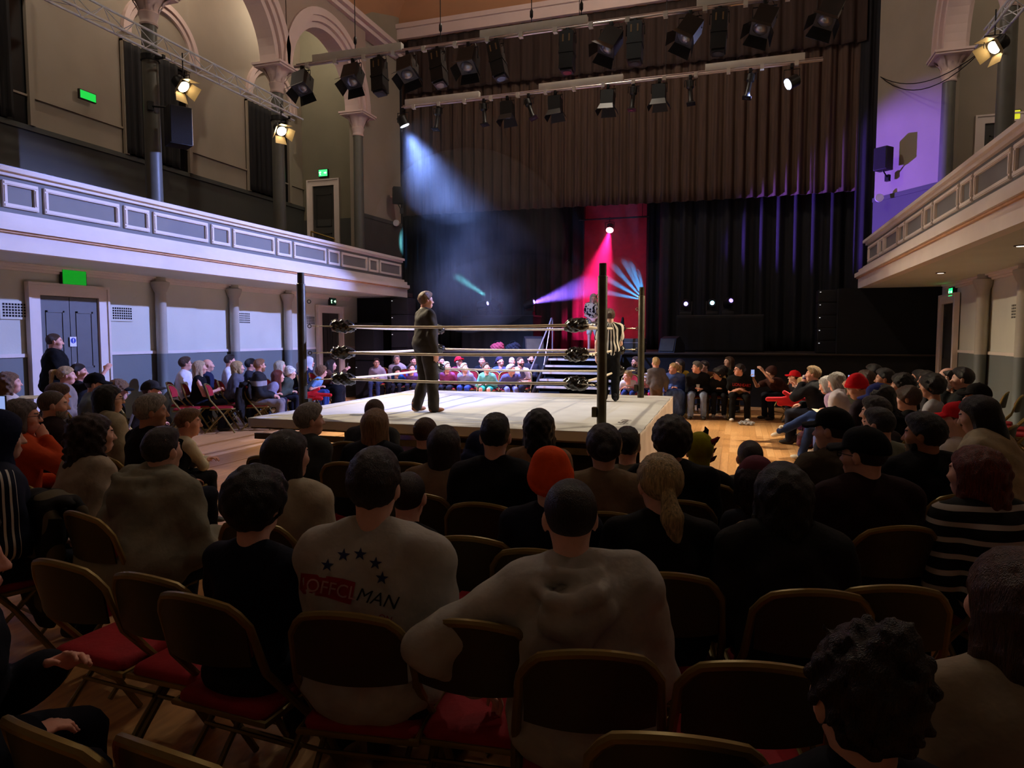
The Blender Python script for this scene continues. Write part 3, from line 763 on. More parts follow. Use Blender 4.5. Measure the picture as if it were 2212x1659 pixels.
for (ua, ub) in ((0, 80), (272, 415), (535, 627)):
    ya = on(ua, 500, x=UL).y; yb = on(ub, 500, x=UL).y
    if ua == 0: ya = yb - 2.0
    wn += 1
    w = struct(MB().box((UL - .02, ya, ZD + .01), (UL + .02, yb, 8.3)).build('window_%d' % wn, mat('window_night', (8, 9, 11), .2)))
    for y0, y1 in ((ya, ya + .1), (yb - .1, yb)): MB().box((UL, y0, ZD), (UL + .10, y1, 8.35)).build('window_jamb', GREIGE, w)
    MB().box((UL, ya, 8.3), (UL + .12, yb, 8.4)).build('window_head', GREIGE, w)
    c = drape_sheet('window_curtain', (UL + .13, ya + .02), (UL + .13, yb - .45), ZD + .02, 8.3, DRAPE, None, .035, .22)
    tag(c, ['dark full-length curtain in the gallery window at the far left edge', 'dark curtain in the middle gallery window behind the first column', 'dark curtain in the gallery window nearest the stage'][wn - 1], 'curtain', 'gallery window curtains')
    # blind arch moulding above the window
    b = MB(); yc = (ya + yb) / 2 + .2; r0 = (yb - ya) / 2 + .15
    for (rr, t, dx) in ((r0, .12, .10), (r0 - .15, .1, .06)):
        pts = [(yc - rr * math.cos(w_), 8.55 + rr * math.sin(w_)) for w_ in np.linspace(0, math.pi, 25)]
        pin = [(yc - (rr - t) * math.cos(w_), 8.55 + (rr - t) * math.sin(w_)) for w_ in np.linspace(0, math.pi, 25)]
        for i in range(24):
            b.prism([pts[i], pts[i + 1], pin[i + 1], pin[i]], 0, dx, lambda a, bb, d: Vector((UL + d, a, bb)))
    b.build('arch_moulding', ARCHP, ol)
# --- arcade: columns with leafy capitals, arches, spandrel wall, cornice
YC = [on(330, 300, x=CL).y, on(603, 400, x=CL).y, on(775, 400, x=CL).y]
ZS = 8.16
leaf = MB(); 
lp = [(-.03, 0, 0), (.03, 0, 0), (.052, .02, .10), (.045, .06, .17), (0, .11, .20), (-.045, .06, .17), (-.052, .02, .10), (0, .035, .09), (0, .085, .185)]
leaf.add(lp, [(0, 1, 2, 7), (0, 7, 6), (7, 2, 3, 8), (7, 8, 5, 6), (3, 4, 8), (8, 4, 5)], True); leaf_me = leaf.mesh('leaf')
def column(X, y, z0, zc):
    c = struct(empty('column', (X, y, 0)))
    MB().lathe([(.20, z0), (.20, z0 + .2), (.155, z0 + .28), (.15, z0 + 1.5), (.138, zc - .62)], 20).build('shaft', COLP, c)
    MB().lathe([(.155, zc - .62), (.165, zc - .59), (.15, zc - .56), (.15, zc - .52), (.185, zc - .40), (.17, zc - .38), (.17, zc - .30), (.26, zc - .12), (.31, zc - .08)], 20).build('capital', ARCHP, c)
    b = MB().cbox((0, 0, zc - .055), (.74, .74, .05)); b.cbox((0, 0, zc - .01), (.80, .80, .05)); b.build('abacus', ARCHP, c)
    for k in range(8):
        w = 2 * math.pi * k / 8; link('leaf', leaf_me, ARCHP, c, (.16 * math.cos(w), .16 * math.sin(w), zc - .42), (0, 0, w - math.pi / 2))
    for k in range(4):
        w = 2 * math.pi * (k + .5) / 4; o = link('leaf', leaf_me, ARCHP, c, (.22 * math.cos(w), .22 * math.sin(w), zc - .28), (0, 0, w - math.pi / 2)); o.scale = (1.2, 1.9, 1.1)
    return c
pitch = (YC[2] - YC[0]) / 2
yl = [YC[0] - pitch, YC[0], YC[1], YC[2]]
for y in yl: column(CL, y, 3.2, ZS)
yr = [on(2045, 300, x=CR).y - pitch * k for k in range(3)]
for y in yr: column(CR, y, 3.2, ZS)
def arcade(nm, X, ys, ztop):
    a = struct(empty('wall_arcade_' + nm, (X, 0, 0)))
    t = .30
    for i in range(len(ys) - 1):
        y0, y1 = ys[i], ys[i + 1]; yc = (y0 + y1) / 2; ro = (y1 - y0) / 2 - .02; n = 28
        ang = np.linspace(0, math.pi, n + 1)
        sp_ = MB()
        for k in range(n):
            a0, a1 = ang[k], ang[k + 1]
            P = [(yc - ro * math.cos(a0), ZS + ro * math.sin(a0)), (yc - ro * math.cos(a1), ZS + ro * math.sin(a1))]
            sp_.prism([P[0], P[1], (P[1][0], ztop), (P[0][0], ztop)], -t, t, lambda p, q, d: Vector((d, p, q)))
        sp_.build('spandrel', mat('paint_spandrel', (158, 138, 126), .8, var=.05, vscale=1.2), a)
        for (r_o, r_i, dd) in ((ro + .16, ro - .02, .36), (ro, ro - .16, .30), (ro - .12, ro - .30, .22)):
            b = MB()
            for k in range(n):
                a0, a1 = ang[k], ang[k + 1]
                b.prism([(yc - r_o * math.cos(a0), ZS + r_o * math.sin(a0)), (yc - r_o * math.cos(a1), ZS + r_o * math.sin(a1)), (yc - r_i * math.cos(a1), ZS + r_i * math.sin(a1)), (yc - r_i * math.cos(a0), ZS + r_i * math.sin(a0))], -dd, dd, lambda p, q, d: Vector((d, p, q)))
            b.build('archivolt', ARCHP, a)
    b = MB().box((-.42, ys[0], ztop), (.42, YP, ztop + .12)); b.box((-.55, ys[0], ztop + .12), (.55, YP, ztop + .26)); b.build('cornice', ARCHP, a)
    return a
ZT = 10.45
arcade('left', CL, yl, ZT); arcade('right', CR, yr[::-1], ZT)
# splayed end walls between the last columns and the proscenium
def quadwall(nm, p0, p1, z0, z1, m, t=.3):
    p0 = Vector((*p0, 0)); p1 = Vector((*p1, 0)); d = (p1 - p0).normalized(); n = Vector((-d.y, d.x, 0)) * t
    b = MB(); b.add([p0 + Vector((0, 0, z0)), p1 + Vector((0, 0, z0)), p1 + n + Vector((0, 0, z0)), p0 + n + Vector((0, 0, z0)), p0 + Vector((0, 0, z1)), p1 + Vector((0, 0, z1)), p1 + n + Vector((0, 0, z1)), p0 + n + Vector((0, 0, z1))],
                  [(3, 2, 1, 0), (4, 5, 6, 7), (0, 1, 5, 4), (1, 2, 6, 5), (2, 3, 7, 6), (3, 0, 4, 7)])
    return b.build(nm, m)
PLx, PRx = on(866, 470, y=YP).x, on(1888, 440, y=YP).x
sl_ = struct(quadwall('wall_splay_left', (CL, YC[2]), (PLx, YP), 3.9, 12.5, GREIGE))
quadwall('dado', (CL + .03, YC[2]), (PLx + .03, YP - .02), 2.9, 5.25, DARKD, .02).parent = sl_
quadwall('dado_rail', (CL + .05, YC[2]), (PLx + .05, YP - .02), 5.25, 5.36, DARKD, .04).parent = sl_
sr_ = struct(quadwall('wall_splay_right', (PRx, YP), (CR, yr[0]), 3.9, 12.5, GREIGE))
quadwall('dado', (PRx - .03, YP - .02), (CR - .03, yr[0]), 2.9, 5.22, DARKD, .02).parent = sr_
quadwall('dado_rail', (PRx - .05, YP - .02), (CR - .05, yr[0]), 5.22, 5.33, DARKD, .04).parent = sr_
# gallery end walls with doors
def endwall(nm, x0, x1, z0, z1, m): return struct(MB().box((x0, YE, z0), (x1, YE + .3, z1)).build('wall_gallery_end_' + nm, m))
el_ = endwall('left', UL, CL, 2.9, 12.5, mat('paint_end', (120, 116, 96), .8, var=.06, vscale=1.3)); er_ = endwall('right', CR, UR, 2.9, 12.5, GREIGE)
MB().box((UL, YE - .03, 2.9), (CL, YE, 5.4)).build('dado', DARKD, el_)
def door(nm, lo, hi, leaves, m, mf, face, depth=.12, ajar=False, panels=((.08, .42), (.5, .9))):
    """door in a wall plane; lo/hi: (a,z) along-wall coordinates; face(a,d,z) -> world, d outwards into the room"""
    d = struct(empty(nm, face((lo[0] + hi[0]) / 2, 0, lo[1])))
    def part(name, m_, boxes, par):
        b = MB()
        for (a0, a1, d0, d1, z0, z1) in boxes:
            ps = [face(a, dd, z) - Vector(d.location) for a in (a0, a1) for dd in (d0, d1) for z in (z0, z1)]
            b.box([min(p[i] for p in ps) for i in range(3)], [max(p[i] for p in ps) for i in range(3)])
        return b.build(name, m_, par)
    a0, a1, z0, z1 = lo[0], hi[0], lo[1], hi[1]
    part('door_frame', mf, [(a0 - .16, a0, -.02, .05, z0, z1 + .16), (a1, a1 + .16, -.02, .05, z0, z1 + .16), (a0, a1, -.02, .05, z1, z1 + .16), (a0 - .2, a0 - .16, -.02, .075, z0, z1 + .2), (a1 + .16, a1 + .2, -.02, .075, z0, z1 + .2), (a0 - .16, a1 + .16, -.02, .075, z1 + .16, z1 + .2)], d)
    w = (a1 - a0) / leaves
    for k in range(leaves):
        b0, b1 = a0 + k * w + .006, a0 + (k + 1) * w - .006
        lf = part('door_leaf', m, [(b0, b1, -.02, .008, z0 + .01, z1 - .01)], d)
        hgt = z1 - z0
        for (p0, p1) in panels:
            t = .03; c0, c1, e0, e1 = b0 + .1, b1 - .1, z0 + p0 * hgt, z0 + p1 * hgt
            part('panel_moulding', m, [(c0, c1, .008, .022, e0, e0 + t), (c0, c1, .008, .022, e1 - t, e1), (c0, c0 + t, .008, .022, e0, e1), (c1 - t, c1, .008, .022, e0, e1)], lf)
    return d
DOORG = mat('door_grey', (98, 100, 102), .5, var=.05); DOORD = mat('door_dark', (54, 54, 50), .5, var=.05)
# left hall double door (with recess look), far-left door, gallery doors, right door
fx = lambda a, d, z: Vector((XL + .045 + d, a, z))
yd0 = on(80, 700, x=XL).y; yd1 = on(207, 700, x=XL).y; zt = on(140, 641, x=XL).z
d1 = door('door_1', (yd0, .0), (yd1, zt), 2, DOORG, TRIM, fx)
p0 = on(690, 720, x=XL).y; p1 = on(728, 720, x=XL).y
d2 = door('door_2', (p0, 0), (p1, on(700, 676, x=XL).z), 2, DOORD, TRIM, fx)
fe = lambda a, d, z: Vector((a, YE - .02 - d, z))
d3 = door('door_3', (on(678, 450, y=YE).x, 3.9), (on(724, 450, y=YE).x, on(700, 402, y=YE).z), 1, DOORD, TRIM, fe)
fr_ = lambda a, d, z: Vector((XR - .045 - d, a, z))
d4 = door('door_4', (on(2068, 700, x=XR).y, 0), (on(2043, 700, x=XR).y, on(2060, 655, x=XR).z), 1, DOORD, TRIM, fr_)
a0 = on(2120, 400, y=YE).x
d5 = door('door_5', (a0, 3.9), (a0 + 1.1, on(2110, 270, y=YE).z), 1, DOORD, TRIM, fe)
# aisle ends: black-painted walls beside the stage
struct(slab('wall_aisle_end_left', (XL - .4, YA + .5, 0), (BL - .1, YA + .7, 2.83), BLACKW)); struct(slab('wall_aisle_end_right', (BR_ - .6, YA + .5, 0), (XR + .4, YA + .7, 2.83), BLACKW))
# back of the hall (behind the camera), proscenium wall over the opening, ceiling
struct(slab('wall_back', (UL, -3.3, 0), (UR, -3.0, 13.5), GREIGE))
pz = on(1100, 52, y=YP).z
pw = struct(MB().box((PLx - 3, YP, pz), (PRx + 4, YP + .4, 13.6)).build('wall_proscenium', CEILP))
b = MB().box((PLx - .6, YP - .12, pz - .02), (PRx + 2, YP, pz + .28)); b.box((PLx - .6, YP - .2, pz + .28), (PRx + 2, YP, pz + .42)); b.build('proscenium_moulding', ARCHP, pw)
cb = MB(); n = 10
def cove(X, s):
    pr = [(0, ZT + .26)] + [(s * (1.9 - 1.9 * math.cos(w)), ZT + .26 + 2.6 * math.sin(w)) for w in np.linspace(.1, math.pi / 2, n)]
    for i in range(len(pr) - 1):
        (x0, z0), (x1, z1) = pr[i], pr[i + 1]
        cb.add([(X + x0, -3, z0), (X + x1, -3, z1), (X + x1, YP, z1), (X + x0, YP, z0)], [(0, 1, 2, 3)], True)
cove(CL, 1); cove(CR, -1)
cb.box((CL + 1.9, -3, ZT + 2.86), (CR - 1.9, YP + .4, ZT + 3.1)); cb.box((UL - .4, -3, 12.4), (CL + .3, YP, 12.6)); cb.box((CR - .3, -3, 12.4), (UR + .4, YP, 12.6))
struct(cb.build('ceiling', CEILP))
# ------------------------------------------------------------------ the ring
MATZ = .60; RC_ = Vector((-3.78, 10.55, 0)); RH, RROT = 2.13, R(1.2); AP = .52
RM = Matrix.Translation(RC_) @ Matrix.Rotation(RROT, 4, 'Z')
def rw(x, y, z): return RM @ Vector((x, y, z))
CANVAS = mat('ring_canvas', (150, 150, 152), .75, var=.09, vscale=2.2, bump=.25, bscale=5)
APRON = mat('apron_cloth', (176, 158, 144), .8, var=.08, vscale=3, bump=.2, bscale=8)
STEEL = mat('post_steel', (62, 56, 40), .45, metal=.35, var=.35, vscale=7, bump=.1, bscale=30)
ring = empty('wrestling_ring', RC_, RROT, 'wrestling ring with pale canvas mat, tall steel corner posts and beige right apron', 'wrestling ring')
E = RH + AP
# canvas top, gently uneven
n = 48; g = np.linspace(-E, E, n + 1); X, Y = np.meshgrid(g, g, indexing='ij')
Z = MATZ + .006 * np.sin(X * 3.1 + Y) * np.sin(Y * 2.3 - .4 * X) + .003 * np.sin(9 * X + 5 * Y); edge = np.minimum(E - abs(X), E - abs(Y)); Z = Z - .012 * np.exp(-edge / .05)
idx = np.arange((n + 1) ** 2).reshape(n + 1, n + 1)
Q = np.stack([idx[:-1, :-1], idx[1:, :-1], idx[1:, 1:], idx[:-1, 1:]], -1).reshape(-1, 4)
link('canvas', np_mesh('canvas', np.stack([X, Y, Z], -1).reshape(-1, 3), Q), CANVAS, ring)
MB().box((-E + .02, -E + .02, MATZ - .15), (E - .02, E - .02, MATZ - .02)).build('deck', mat('ring_deck', (60, 48, 36), .8), ring)
def skirt(name, a, b, z0, z1, m, amp, hem=0, wl_=.5, ph=0):
    o = drape_sheet(name, a, b, z0, z1, m, ring, amp, wl_, n=120, hem=hem, ph=ph); return o
skirt('canvas_overhang', (-E, -E - .006), (E, -E - .006), MATZ - .13, MATZ - .006, CANVAS, .006, .02, .7)
skirt('canvas_overhang', (E + .006, E), (E + .006, -E), MATZ - .10, MATZ - .006, CANVAS, .004, .01, .7)
skirt('apron_skirt', (E + .012, -E), (E + .012, E), .02, MATZ - .01, APRON, .012, 0, .8)
skirt('canvas_overhang', (-E - .006, -E), (-E - .006, E), MATZ - .13, MATZ - .006, CANVAS, .006, .02, .7, 2)
skirt('apron_skirt', (-E, E + .01), (E, E + .01), .02, MATZ - .01, APRON, .012, 0, .8)
TIMB = mat('pine_timber', (190, 146, 84), .7, var=.15, vscale=4, stretch=(1, 1, 5))
for x in (-1.75, .62, 2.2): MB().box((x - .05, -E + .02, 0), (x + .05, -E + .12, MATZ - .15)).build('timber_leg', TIMB, ring)
for x in (-1.2, 1.4): MB().box((x - .03, -E + .1, 0), (x + .03, -E + .16, MATZ - .15)).build('steel_leg', STEEL, ring)
MB().box((-E + .04, -E + .06, .30), (E - .04, -E + .1, .38)).build('steel_rail', STEEL, ring)
ROPE = mat('rope_tape', (214, 200, 176), .6, var=.08, vscale=12, bump=.3, bscale=40)
PADM = mat('pad_vinyl', (20, 18, 16), .22, var=.3, vscale=5, bump=.5, bscale=14, spec=.7)
CHROME = mat('turnbuckle_steel', (170, 160, 140), .3, metal=.9, var=.2, vscale=20)
RZ = (1.855, 1.475, 1.095); INS = .385
corners = [(-1, -1), (1, -1), (1, 1), (-1, 1)]
for sx, sy in corners:
    p = MB(); x, y = sx * RH, sy * RH
    po = p.lathe([(.060, 0), (.060, 2.44), (.057, 2.445), (.047, 2.45), (.047, 2.60), (.030, 2.603)], 20, Matrix.Translation((x, y, 0))).build('post', STEEL, ring)
    MB().cbox((x - sx * .085, y, MATZ + .17), (.06, .10, .12)).build('bracket', STEEL, po)
    for z in RZ + (2.2,):
        e = Vector((x - sx * .062, y - sy * .062, z)); b = MB()
        w_ = Vector((-sx, -sy, 0)).normalized()
        b.tube([e + w_ * .02 + Vector((0, 0, .025 * math.cos(k * math.pi / 4))) + w_ * (.025 * math.sin(k * math.pi / 4)) for k in range(8)], .007, 6, close=True); b.build('eye_bolt', STEEL, po)
    for zi, z in enumerate(RZ):
        e = Vector((x - sx * .10, y - sy * .10, z)); c = Vector((x - sx * INS, y - sy * INS, z))
        b = MB(); dd = c - e
        b.tube([e + dd * t for t in (0, .12, .14, .2, .22, .62, .64, .72, 1.0)], [.008, .008, .016, .016, .008, .008, .014, .014, .010], 8); b.build('turnbuckle', CHROME, ring)
        # leathery pad: a squashed pouch, wrinkled
        ang = math.atan2(-sy, -sx)
        if (sx, sy) == (1, -1): pads = [(.06, .0, 0)]
        pr = [el((.02, 0, 0), (.155, .085, .095), 0), el((-.10, 0, 0), (.07, .09, .085), .04), el((.13, 0, -.01), (.06, .055, .06), .04)]
        ff = field(pr); ph = RNG.uniform(0, 6)
        V, Qd = sdf_mesh(lambda p_: ff(p_) + wrinkle(p_ * 2.1, .012, ph), (-.24, -.16, -.16), (.26, .16, .16), .013)
        if sx * sy == 1: pa = 0 if sx < 0 else math.pi
        else: pa = math.pi if sx > 0 else 0
        link('turnbuckle_pad', np_mesh('pad', V, Qd), PADM, ring, c + Vector((-sx * .02, -sy * .02, 0)), (0, R(RNG.uniform(-6, 6)), pa + (R(20) * sy * (-1 if sx < 0 else 1))))
for i in range(4):
    a, b_ = corners[i], corners[(i + 1) % 4]
    for z in RZ:
        p0 = Vector((a[0] * (RH - INS), a[1] * (RH - INS), z)); p1 = Vector((b_[0] * (RH - INS), b_[1] * (RH - INS), z))
        pts = [p0 + (p1 - p0) * t - Vector((0, 0, .02 * math.sin(math.pi * t))) for t in np.linspace(0, 1, 13)]
        MB().tube(pts, .0185, 8).build('rope', ROPE, ring)
# scribbled marker lettering on the right apron
def text(body, size, m, parent, loc, rot, name='lettering', align='CENTER', ext=.0015, shear=0.0):
    cu = bpy.data.curves.new(name, 'FONT'); cu.body = body; cu.size = size; cu.extrude = ext; cu.align_x = align; cu.align_y = 'CENTER'; cu.shear = shear
    o = bpy.data.objects.new(name, cu); COL.objects.link(o)
    dg = bpy.context.evaluated_depsgraph_get(); me = bpy.data.meshes.new_from_object(o.evaluated_get(dg)); bpy.data.objects.remove(o)
    return link(name, me, m, parent, loc, rot)
INK = mat('marker_ink', (92, 84, 88), .8, var=0)
text("(End's)", .15, INK, ring, (E - .30, -E + .95, MATZ + .012), (0, 0, R(88)), shear=.3)
# ------------------------------------------------------------------ stage
YL = 17.8; SZ = on(1400, 762, y=YL).z
STG = mat('stage_boards', (50, 42, 34), .6, var=.2, vscale=4, stretch=(1, 6, 1)); BLK = mat('stage_black', (14, 14, 15), .85, var=.15)
st = struct(empty('stage', (0, YL, 0)))
MB().box((-14, 0, 0), (10, 6.5, SZ - .04)).build('stage_front', BLK, st); 
MB().box((-14, -.05, SZ - .04), (10, 6.5, SZ)).build('stage_floor', STG, st)
MB().box((-14, -.06, SZ - .012), (10, -.045, SZ + .002)).build('stage_nosing', mat('nosing', (90, 84, 78), .4, metal=.3), st)
# back wall of the stage and wings
struct(slab('ceiling_stage', (-14, YP + .4, 12.9), (10, 24.4, 13.1), BLACKW)); struct(slab('wall_stage_back', (-14, 24.2, 0), (10, 24.4, 13), BLACKW)); struct(slab('wall_stage_left', (-14.2, YP + .1, 0), (-14, 24.2, 13), BLACKW)); struct(slab('wall_stage_right', (10, YP + .1, 0), (10.2, 24.2, 13), BLACKW))
# drapes
BROWN = mat('valance_velour', (74, 56, 46), .9, var=.25, vscale=3, stretch=(5, 5, .35)); BROWN2 = mat('valance_velour_upper', (52, 38, 33), .9, var=.25, vscale=3, stretch=(5, 5, .35))
BLKV = mat('drape_velour_black', (27, 27, 32), .92, var=.2, vscale=3, stretch=(5, 5, .35))
yv = YP + .25; zb = on(1360, 440, y=yv).z
vx0, vx1 = on(868, 460, y=yv).x, on(1852, 420, y=yv).x
v = drape_sheet('stage_valance', (vx0, yv), (vx1, yv), zb, pz + .05, BROWN, None, .075, .33, hem=.07); tag(v, 'wide brown pleated valance hanging across the top of the stage opening', 'curtain')
zb2 = on(1100, 178, y=YP + .02).z
v = drape_sheet('stage_border', (PLx + .25, YP + .08), (PRx - .3, YP + .08), zb2, pz - .01, BROWN2, None, .05, .42, hem=.05, ph=2); tag(v, 'dark brown pelmet curtain above the wide stage valance', 'curtain')
v = drape_sheet('side_drape', (vx1 - .05, YP + .12), (PRx + .6, YP + .12), SZ, pz + .02, BLKV, None, .06, .3); tag(v, 'black side drape closing the right edge of the stage', 'curtain')
v = drape_sheet('side_drape', (PLx - .8, YP + .12), (vx0 + .12, YP + .12), SZ, pz + .02, BLKV, None, .06, .3); tag(v, 'black side drape closing the left edge of the stage', 'curtain')
yk = 22.5; xa = on(1262, 600, y=yk).x; xb = on(1396, 600, y=yk).x
v = drape_sheet('backdrop_drape', (-12, yk), (xa - 3.0, yk), SZ, 8.6, BLKV, None, .09, .42); tag(v, 'black pleated backdrop drape at the left half of the stage', 'curtain')
v = drape_sheet('backdrop_drape', (xa - 3.02, yk + .05), (xa, yk + .05), SZ, 8.6, BLKV, None, .08, .40, ph=1); tag(v, 'black backdrop drape just left of the red-lit gap', 'curtain')
v = drape_sheet('backdrop_drape', (xb, yk), (xb + 3.0, yk), SZ, 8.6, BLKV, None, .08, .40, ph=2); tag(v, 'black backdrop drape just right of the red-lit gap', 'curtain')
yp_ = yk - 1.3
v = drape_sheet('purple_lit_drape', (on(1425, 480, y=yp_).x, yp_), (vx1 + .6, yp_), SZ, 7.6, BLKV, None, .13, .50, ph=.6); tag(v, 'black drape with deep folds at stage right behind the valance', 'curtain')
v = drape_sheet('backdrop_cloth', (xa - .6, yk + 1.2), (xb + .6, yk + 1.2), SZ, 7.0, mat('red_gap_cloth', (206, 84, 104), .9, var=.1), None, .01, .6); tag(v, 'smooth backcloth glowing red and blue in the gap between black drapes', 'curtain')
# batten with lamps above the red gap
# ------------------------------------------------------------------ stairs up to the stage
s0 = on(1191, 763, y=YL).x; s1 = on(1340, 763, y=YL).x
stair = empty('stage_stairs', ((s0 + s1) / 2, YL, 0), 0, 'black open stage stairs with bright metal-edged treads behind the ring', 'stairs')
STW = (s1 - s0) / 2; nst = 8; rise = SZ / nst; run = .275
TREAD = mat('tread_ply', (70, 64, 56), .6, var=.2); NOSE = mat('tread_nosing', (220, 212, 196), .35, metal=.4)
for k in range(nst - 1):
    z = SZ - rise * (k + 1); y = -.05 - run * (k + 1)
    t = MB().box((-STW, y, z - .05), (STW, y + run + .03, z)).build('tread', TREAD, stair)
    MB().box((-STW, y - .006, z - .045), (STW, y + .045, z + .004)).build('nosing', NOSE, t)
    MB().box((-STW, y + run, z - rise + .02), (STW, y + run + .012, z - .05)).build('riser', BLK, t)
for x in (-STW - .04, STW + .04):
    b = MB(); b.prism([(0, SZ - .02), (0, SZ - .3), (-run * (nst - 1), 0), (-run * (nst - 1) - .12, 0), (-run * (nst - 1) - .12, .10)], -.025, .025, lambda a, z, d, x=x: Vector((x + d, a - .05, z))); b.build('stringer', BLK, stair)
ALU = mat('handrail_alu', (180, 178, 190), .3, metal=.8, var=.1)
for x, m_ in ((-STW - .05, ALU), (STW + .02, BLK)):
    b = MB(); top = [(x, .30, SZ), (x, .30, SZ + .80)] + [(x, .30 - .10 * (1 - math.cos(w)), SZ + .80 + .10 * math.sin(w)) for w in np.linspace(.3, 2.8, 6)] + [(x, -1.75, .28 + .62)]
    b.tube(top, .02, 8); b.tube([(x, -.62, SZ - .42), (x, .12, SZ + .80)], .015, 8); b.build('handrail', m_, stair)
# ------------------------------------------------------------------ black speaker stacks beside the stage
CAB = mat('speaker_cabinet', (20, 20, 22), .55, var=.15, bump=.2, bscale=120); GRILL = mat('speaker_grille', (13, 13, 15), .7, var=.2, bump=.6, bscale=300); LEDW = emis('indicator_white', (200, 200, 205), .6)
def stack(name, loc, w, d, h, n, label, cat='loudspeaker'):
    o = empty(name, loc, 0, label, cat); hh = h / n
    for k in range(n):
        c = MB().bbox((-w / 2, 0, k * hh + .004), (w / 2, d, (k + 1) * hh - .004), .012).build('cabinet', CAB, o)
        MB().box((-w / 2 + .03, -.012, k * hh + .03), (w / 2 - .03, .004, (k + 1) * hh - .03)).build('grille', GRILL, c)
        MB().cbox((-w / 2 + .05, -.016, k * hh + hh * .82), (.03, .012, .018)).build('badge', LEDW, c)
    return o
pa = on(862, 640, y=YL - .55); stack('line_array', (pa.x, pa.y, 0), .52, .5, 2.78, 6, 'tall black line of stacked loudspeakers under the end of the left gallery')
pb = on(1800, 640, y=YL - .1); stack('line_array', (pb.x, pb.y + .5, SZ), .55, .5, on(1800, 625, y=pb.y + .4).z - SZ, 5, 'tall black line of stacked loudspeakers at the right of the stage')
pc = on(1885, 640, y=YL - .1); stack('bass_cabinet', (pc.x, pc.y + .55, SZ), .95, .7, on(1885, 655, y=pc.y + .4).z - SZ, 2, 'broad black bass cabinets at the far right of the stage')
pd = on(795, 700, y=YL - .75); stack('bass_cabinet', (pd.x, pd.y - .2, 0), .62, .5, 2.1, 2, 'pair of black cabinets against the black wall by the left aisle')
# risers with black cloths and stage gear
def riser(u0, u1, vt, yy, label):
    a, b_ = on(u0, vt, y=yy), on(u1, vt, y=yy); z = a.z; w = b_.x - a.x
    r = empty('draped_riser', ((a.x + b_.x) / 2, yy, SZ), 0, label, 'riser')
    MB().box((-w / 2, 0, z - SZ - .04), (w / 2, .9, z - SZ)).build('riser_top', mat('riser_top', (60, 56, 56), .5), r)
    o = drape_sheet('riser_cloth', (-w / 2 - .01, -.015), (w / 2 + .01, -.015), 0, z - SZ - .02, BLK, r, .015, .5)
    MB().box((-w / 2 + .02, .02, 0), (w / 2 - .02, .88, z - SZ - .05)).build('riser_frame', BLK, r)
    return r, z
r1, rz1 = riser(998, 1152, 682, 19.4, 'black-draped riser carrying beam lights at stage left')
r2, rz2 = riser(1462, 1650, 681, 19.4, 'black-draped riser carrying beam lights at stage right')
def moving_head(u, yy, z, aim, rgb, em, label):
    p = on(u, 700, y=yy); o = empty('moving_head_light', (p.x, yy + .25, z), 0, label, 'stage light')
    MB().bbox((-.16, -.14, 0), (.16, .14, .10), .015).build('base', CAB, o)
    b = MB().bbox((-.17, -.04, .10), (-.13, .04, .38), .01); b.bbox((.13, -.04, .10), (.17, .04, .38), .01); b.bbox((-.17, -.05, .10), (.17, .05, .14), .01); b.build('yoke', CAB, o)
    d = (Vector(aim) - Vector((p.x, yy + .25, z + .33))).normalized(); m = Matrix.Translation((0, 0, .33)) @ d.to_track_quat('Z', 'Y').to_matrix().to_4x4()
    hd = MB().lathe([(.08, -.16), (.12, -.13), (.125, .05), (.10, .16), (.105, .18)], 18, m).build('head', CAB, o)
    MB().lathe([(.055, .178), (.055, .188)], 18, m).build('lens', emis('lens_%d%d%d' % rgb, rgb, em), hd)
    return o, Vector((p.x, yy + .25, z + .33)) + d * .22
# wedge monitors, bags
def wedge(u, v, yy, rz, label):
    p = on(u, v, y=yy); o = empty('floor_monitor', (p.x, yy, SZ), rz, label, 'loudspeaker')
    b = MB(); b.prism([(-.20, 0), (.22, 0), (.22, .18), (.02, .42), (-.12, .36)], -.26, .26, lambda a, z, d: Vector((d, a, z))); b.build('cabinet', CAB, o)
    m = Matrix.Translation((0, -.17, .17)) @ Matrix.Rotation(R(-78), 4, 'X')
    c = MB(); c.prism([(-.18, .02), (-.205, .04), (-.125, .345), (-.10, .33)], -.23, .23, lambda a, z, d: Vector((d, a - .01, z))); c.build('grille', mat('grille_olive', (58, 54, 40), .6, var=.2, bump=.4, bscale=200), o)
    return o
wedge(1450, 760, 18.35, R(-35), 'dark wedge monitor speaker on the stage right of the stairs'); wedge(1152, 755, 18.3, R(30), 'small wedge monitor lying on the stage left of the handrail')
def bag(u, v, yy, rgb, label, sc):
    p = on(u, v, y=yy); ph = RNG.uniform(0, 6); ff = field([el((0, 0, .10), (.20 * sc, .14, .12), 0), el((.08, 0, .17), (.10 * sc, .1, .08), .06)])
    V, Qd = sdf_mesh(lambda q: smax(ff(q) + wrinkle(q * 1.8, .015, ph), -q[:, 2], .005), (-.4, -.25, -.05), (.4, .25, .35), .016)
    o = empty('kit_bag', (p.x, yy, SZ), 0, label, 'bag'); link('bag_body', np_mesh('bag', V, Qd), cloth(rgb), o)
    MB().tube([(-.1, 0, .2), (-.05, .0, .29), (.05, 0, .29), (.1, 0, .21)], .01, 6).build('handle', cloth((20, 20, 24)), o)
bag(1074, 752, 18.2, (150, 60, 78), 'slumped red and grey kit bag on the edge of the stage', 1.0); bag(1108, 752, 18.25, (30, 32, 44), 'black plastic-looking bag beside the red bag on the stage', 1.1)
cs = on(1365, 762, y=18.3)
fc = empty('flight_case', (cs.x, 18.3, SZ), 0, 'low grey equipment box on the stage right of the stairs', 'case')
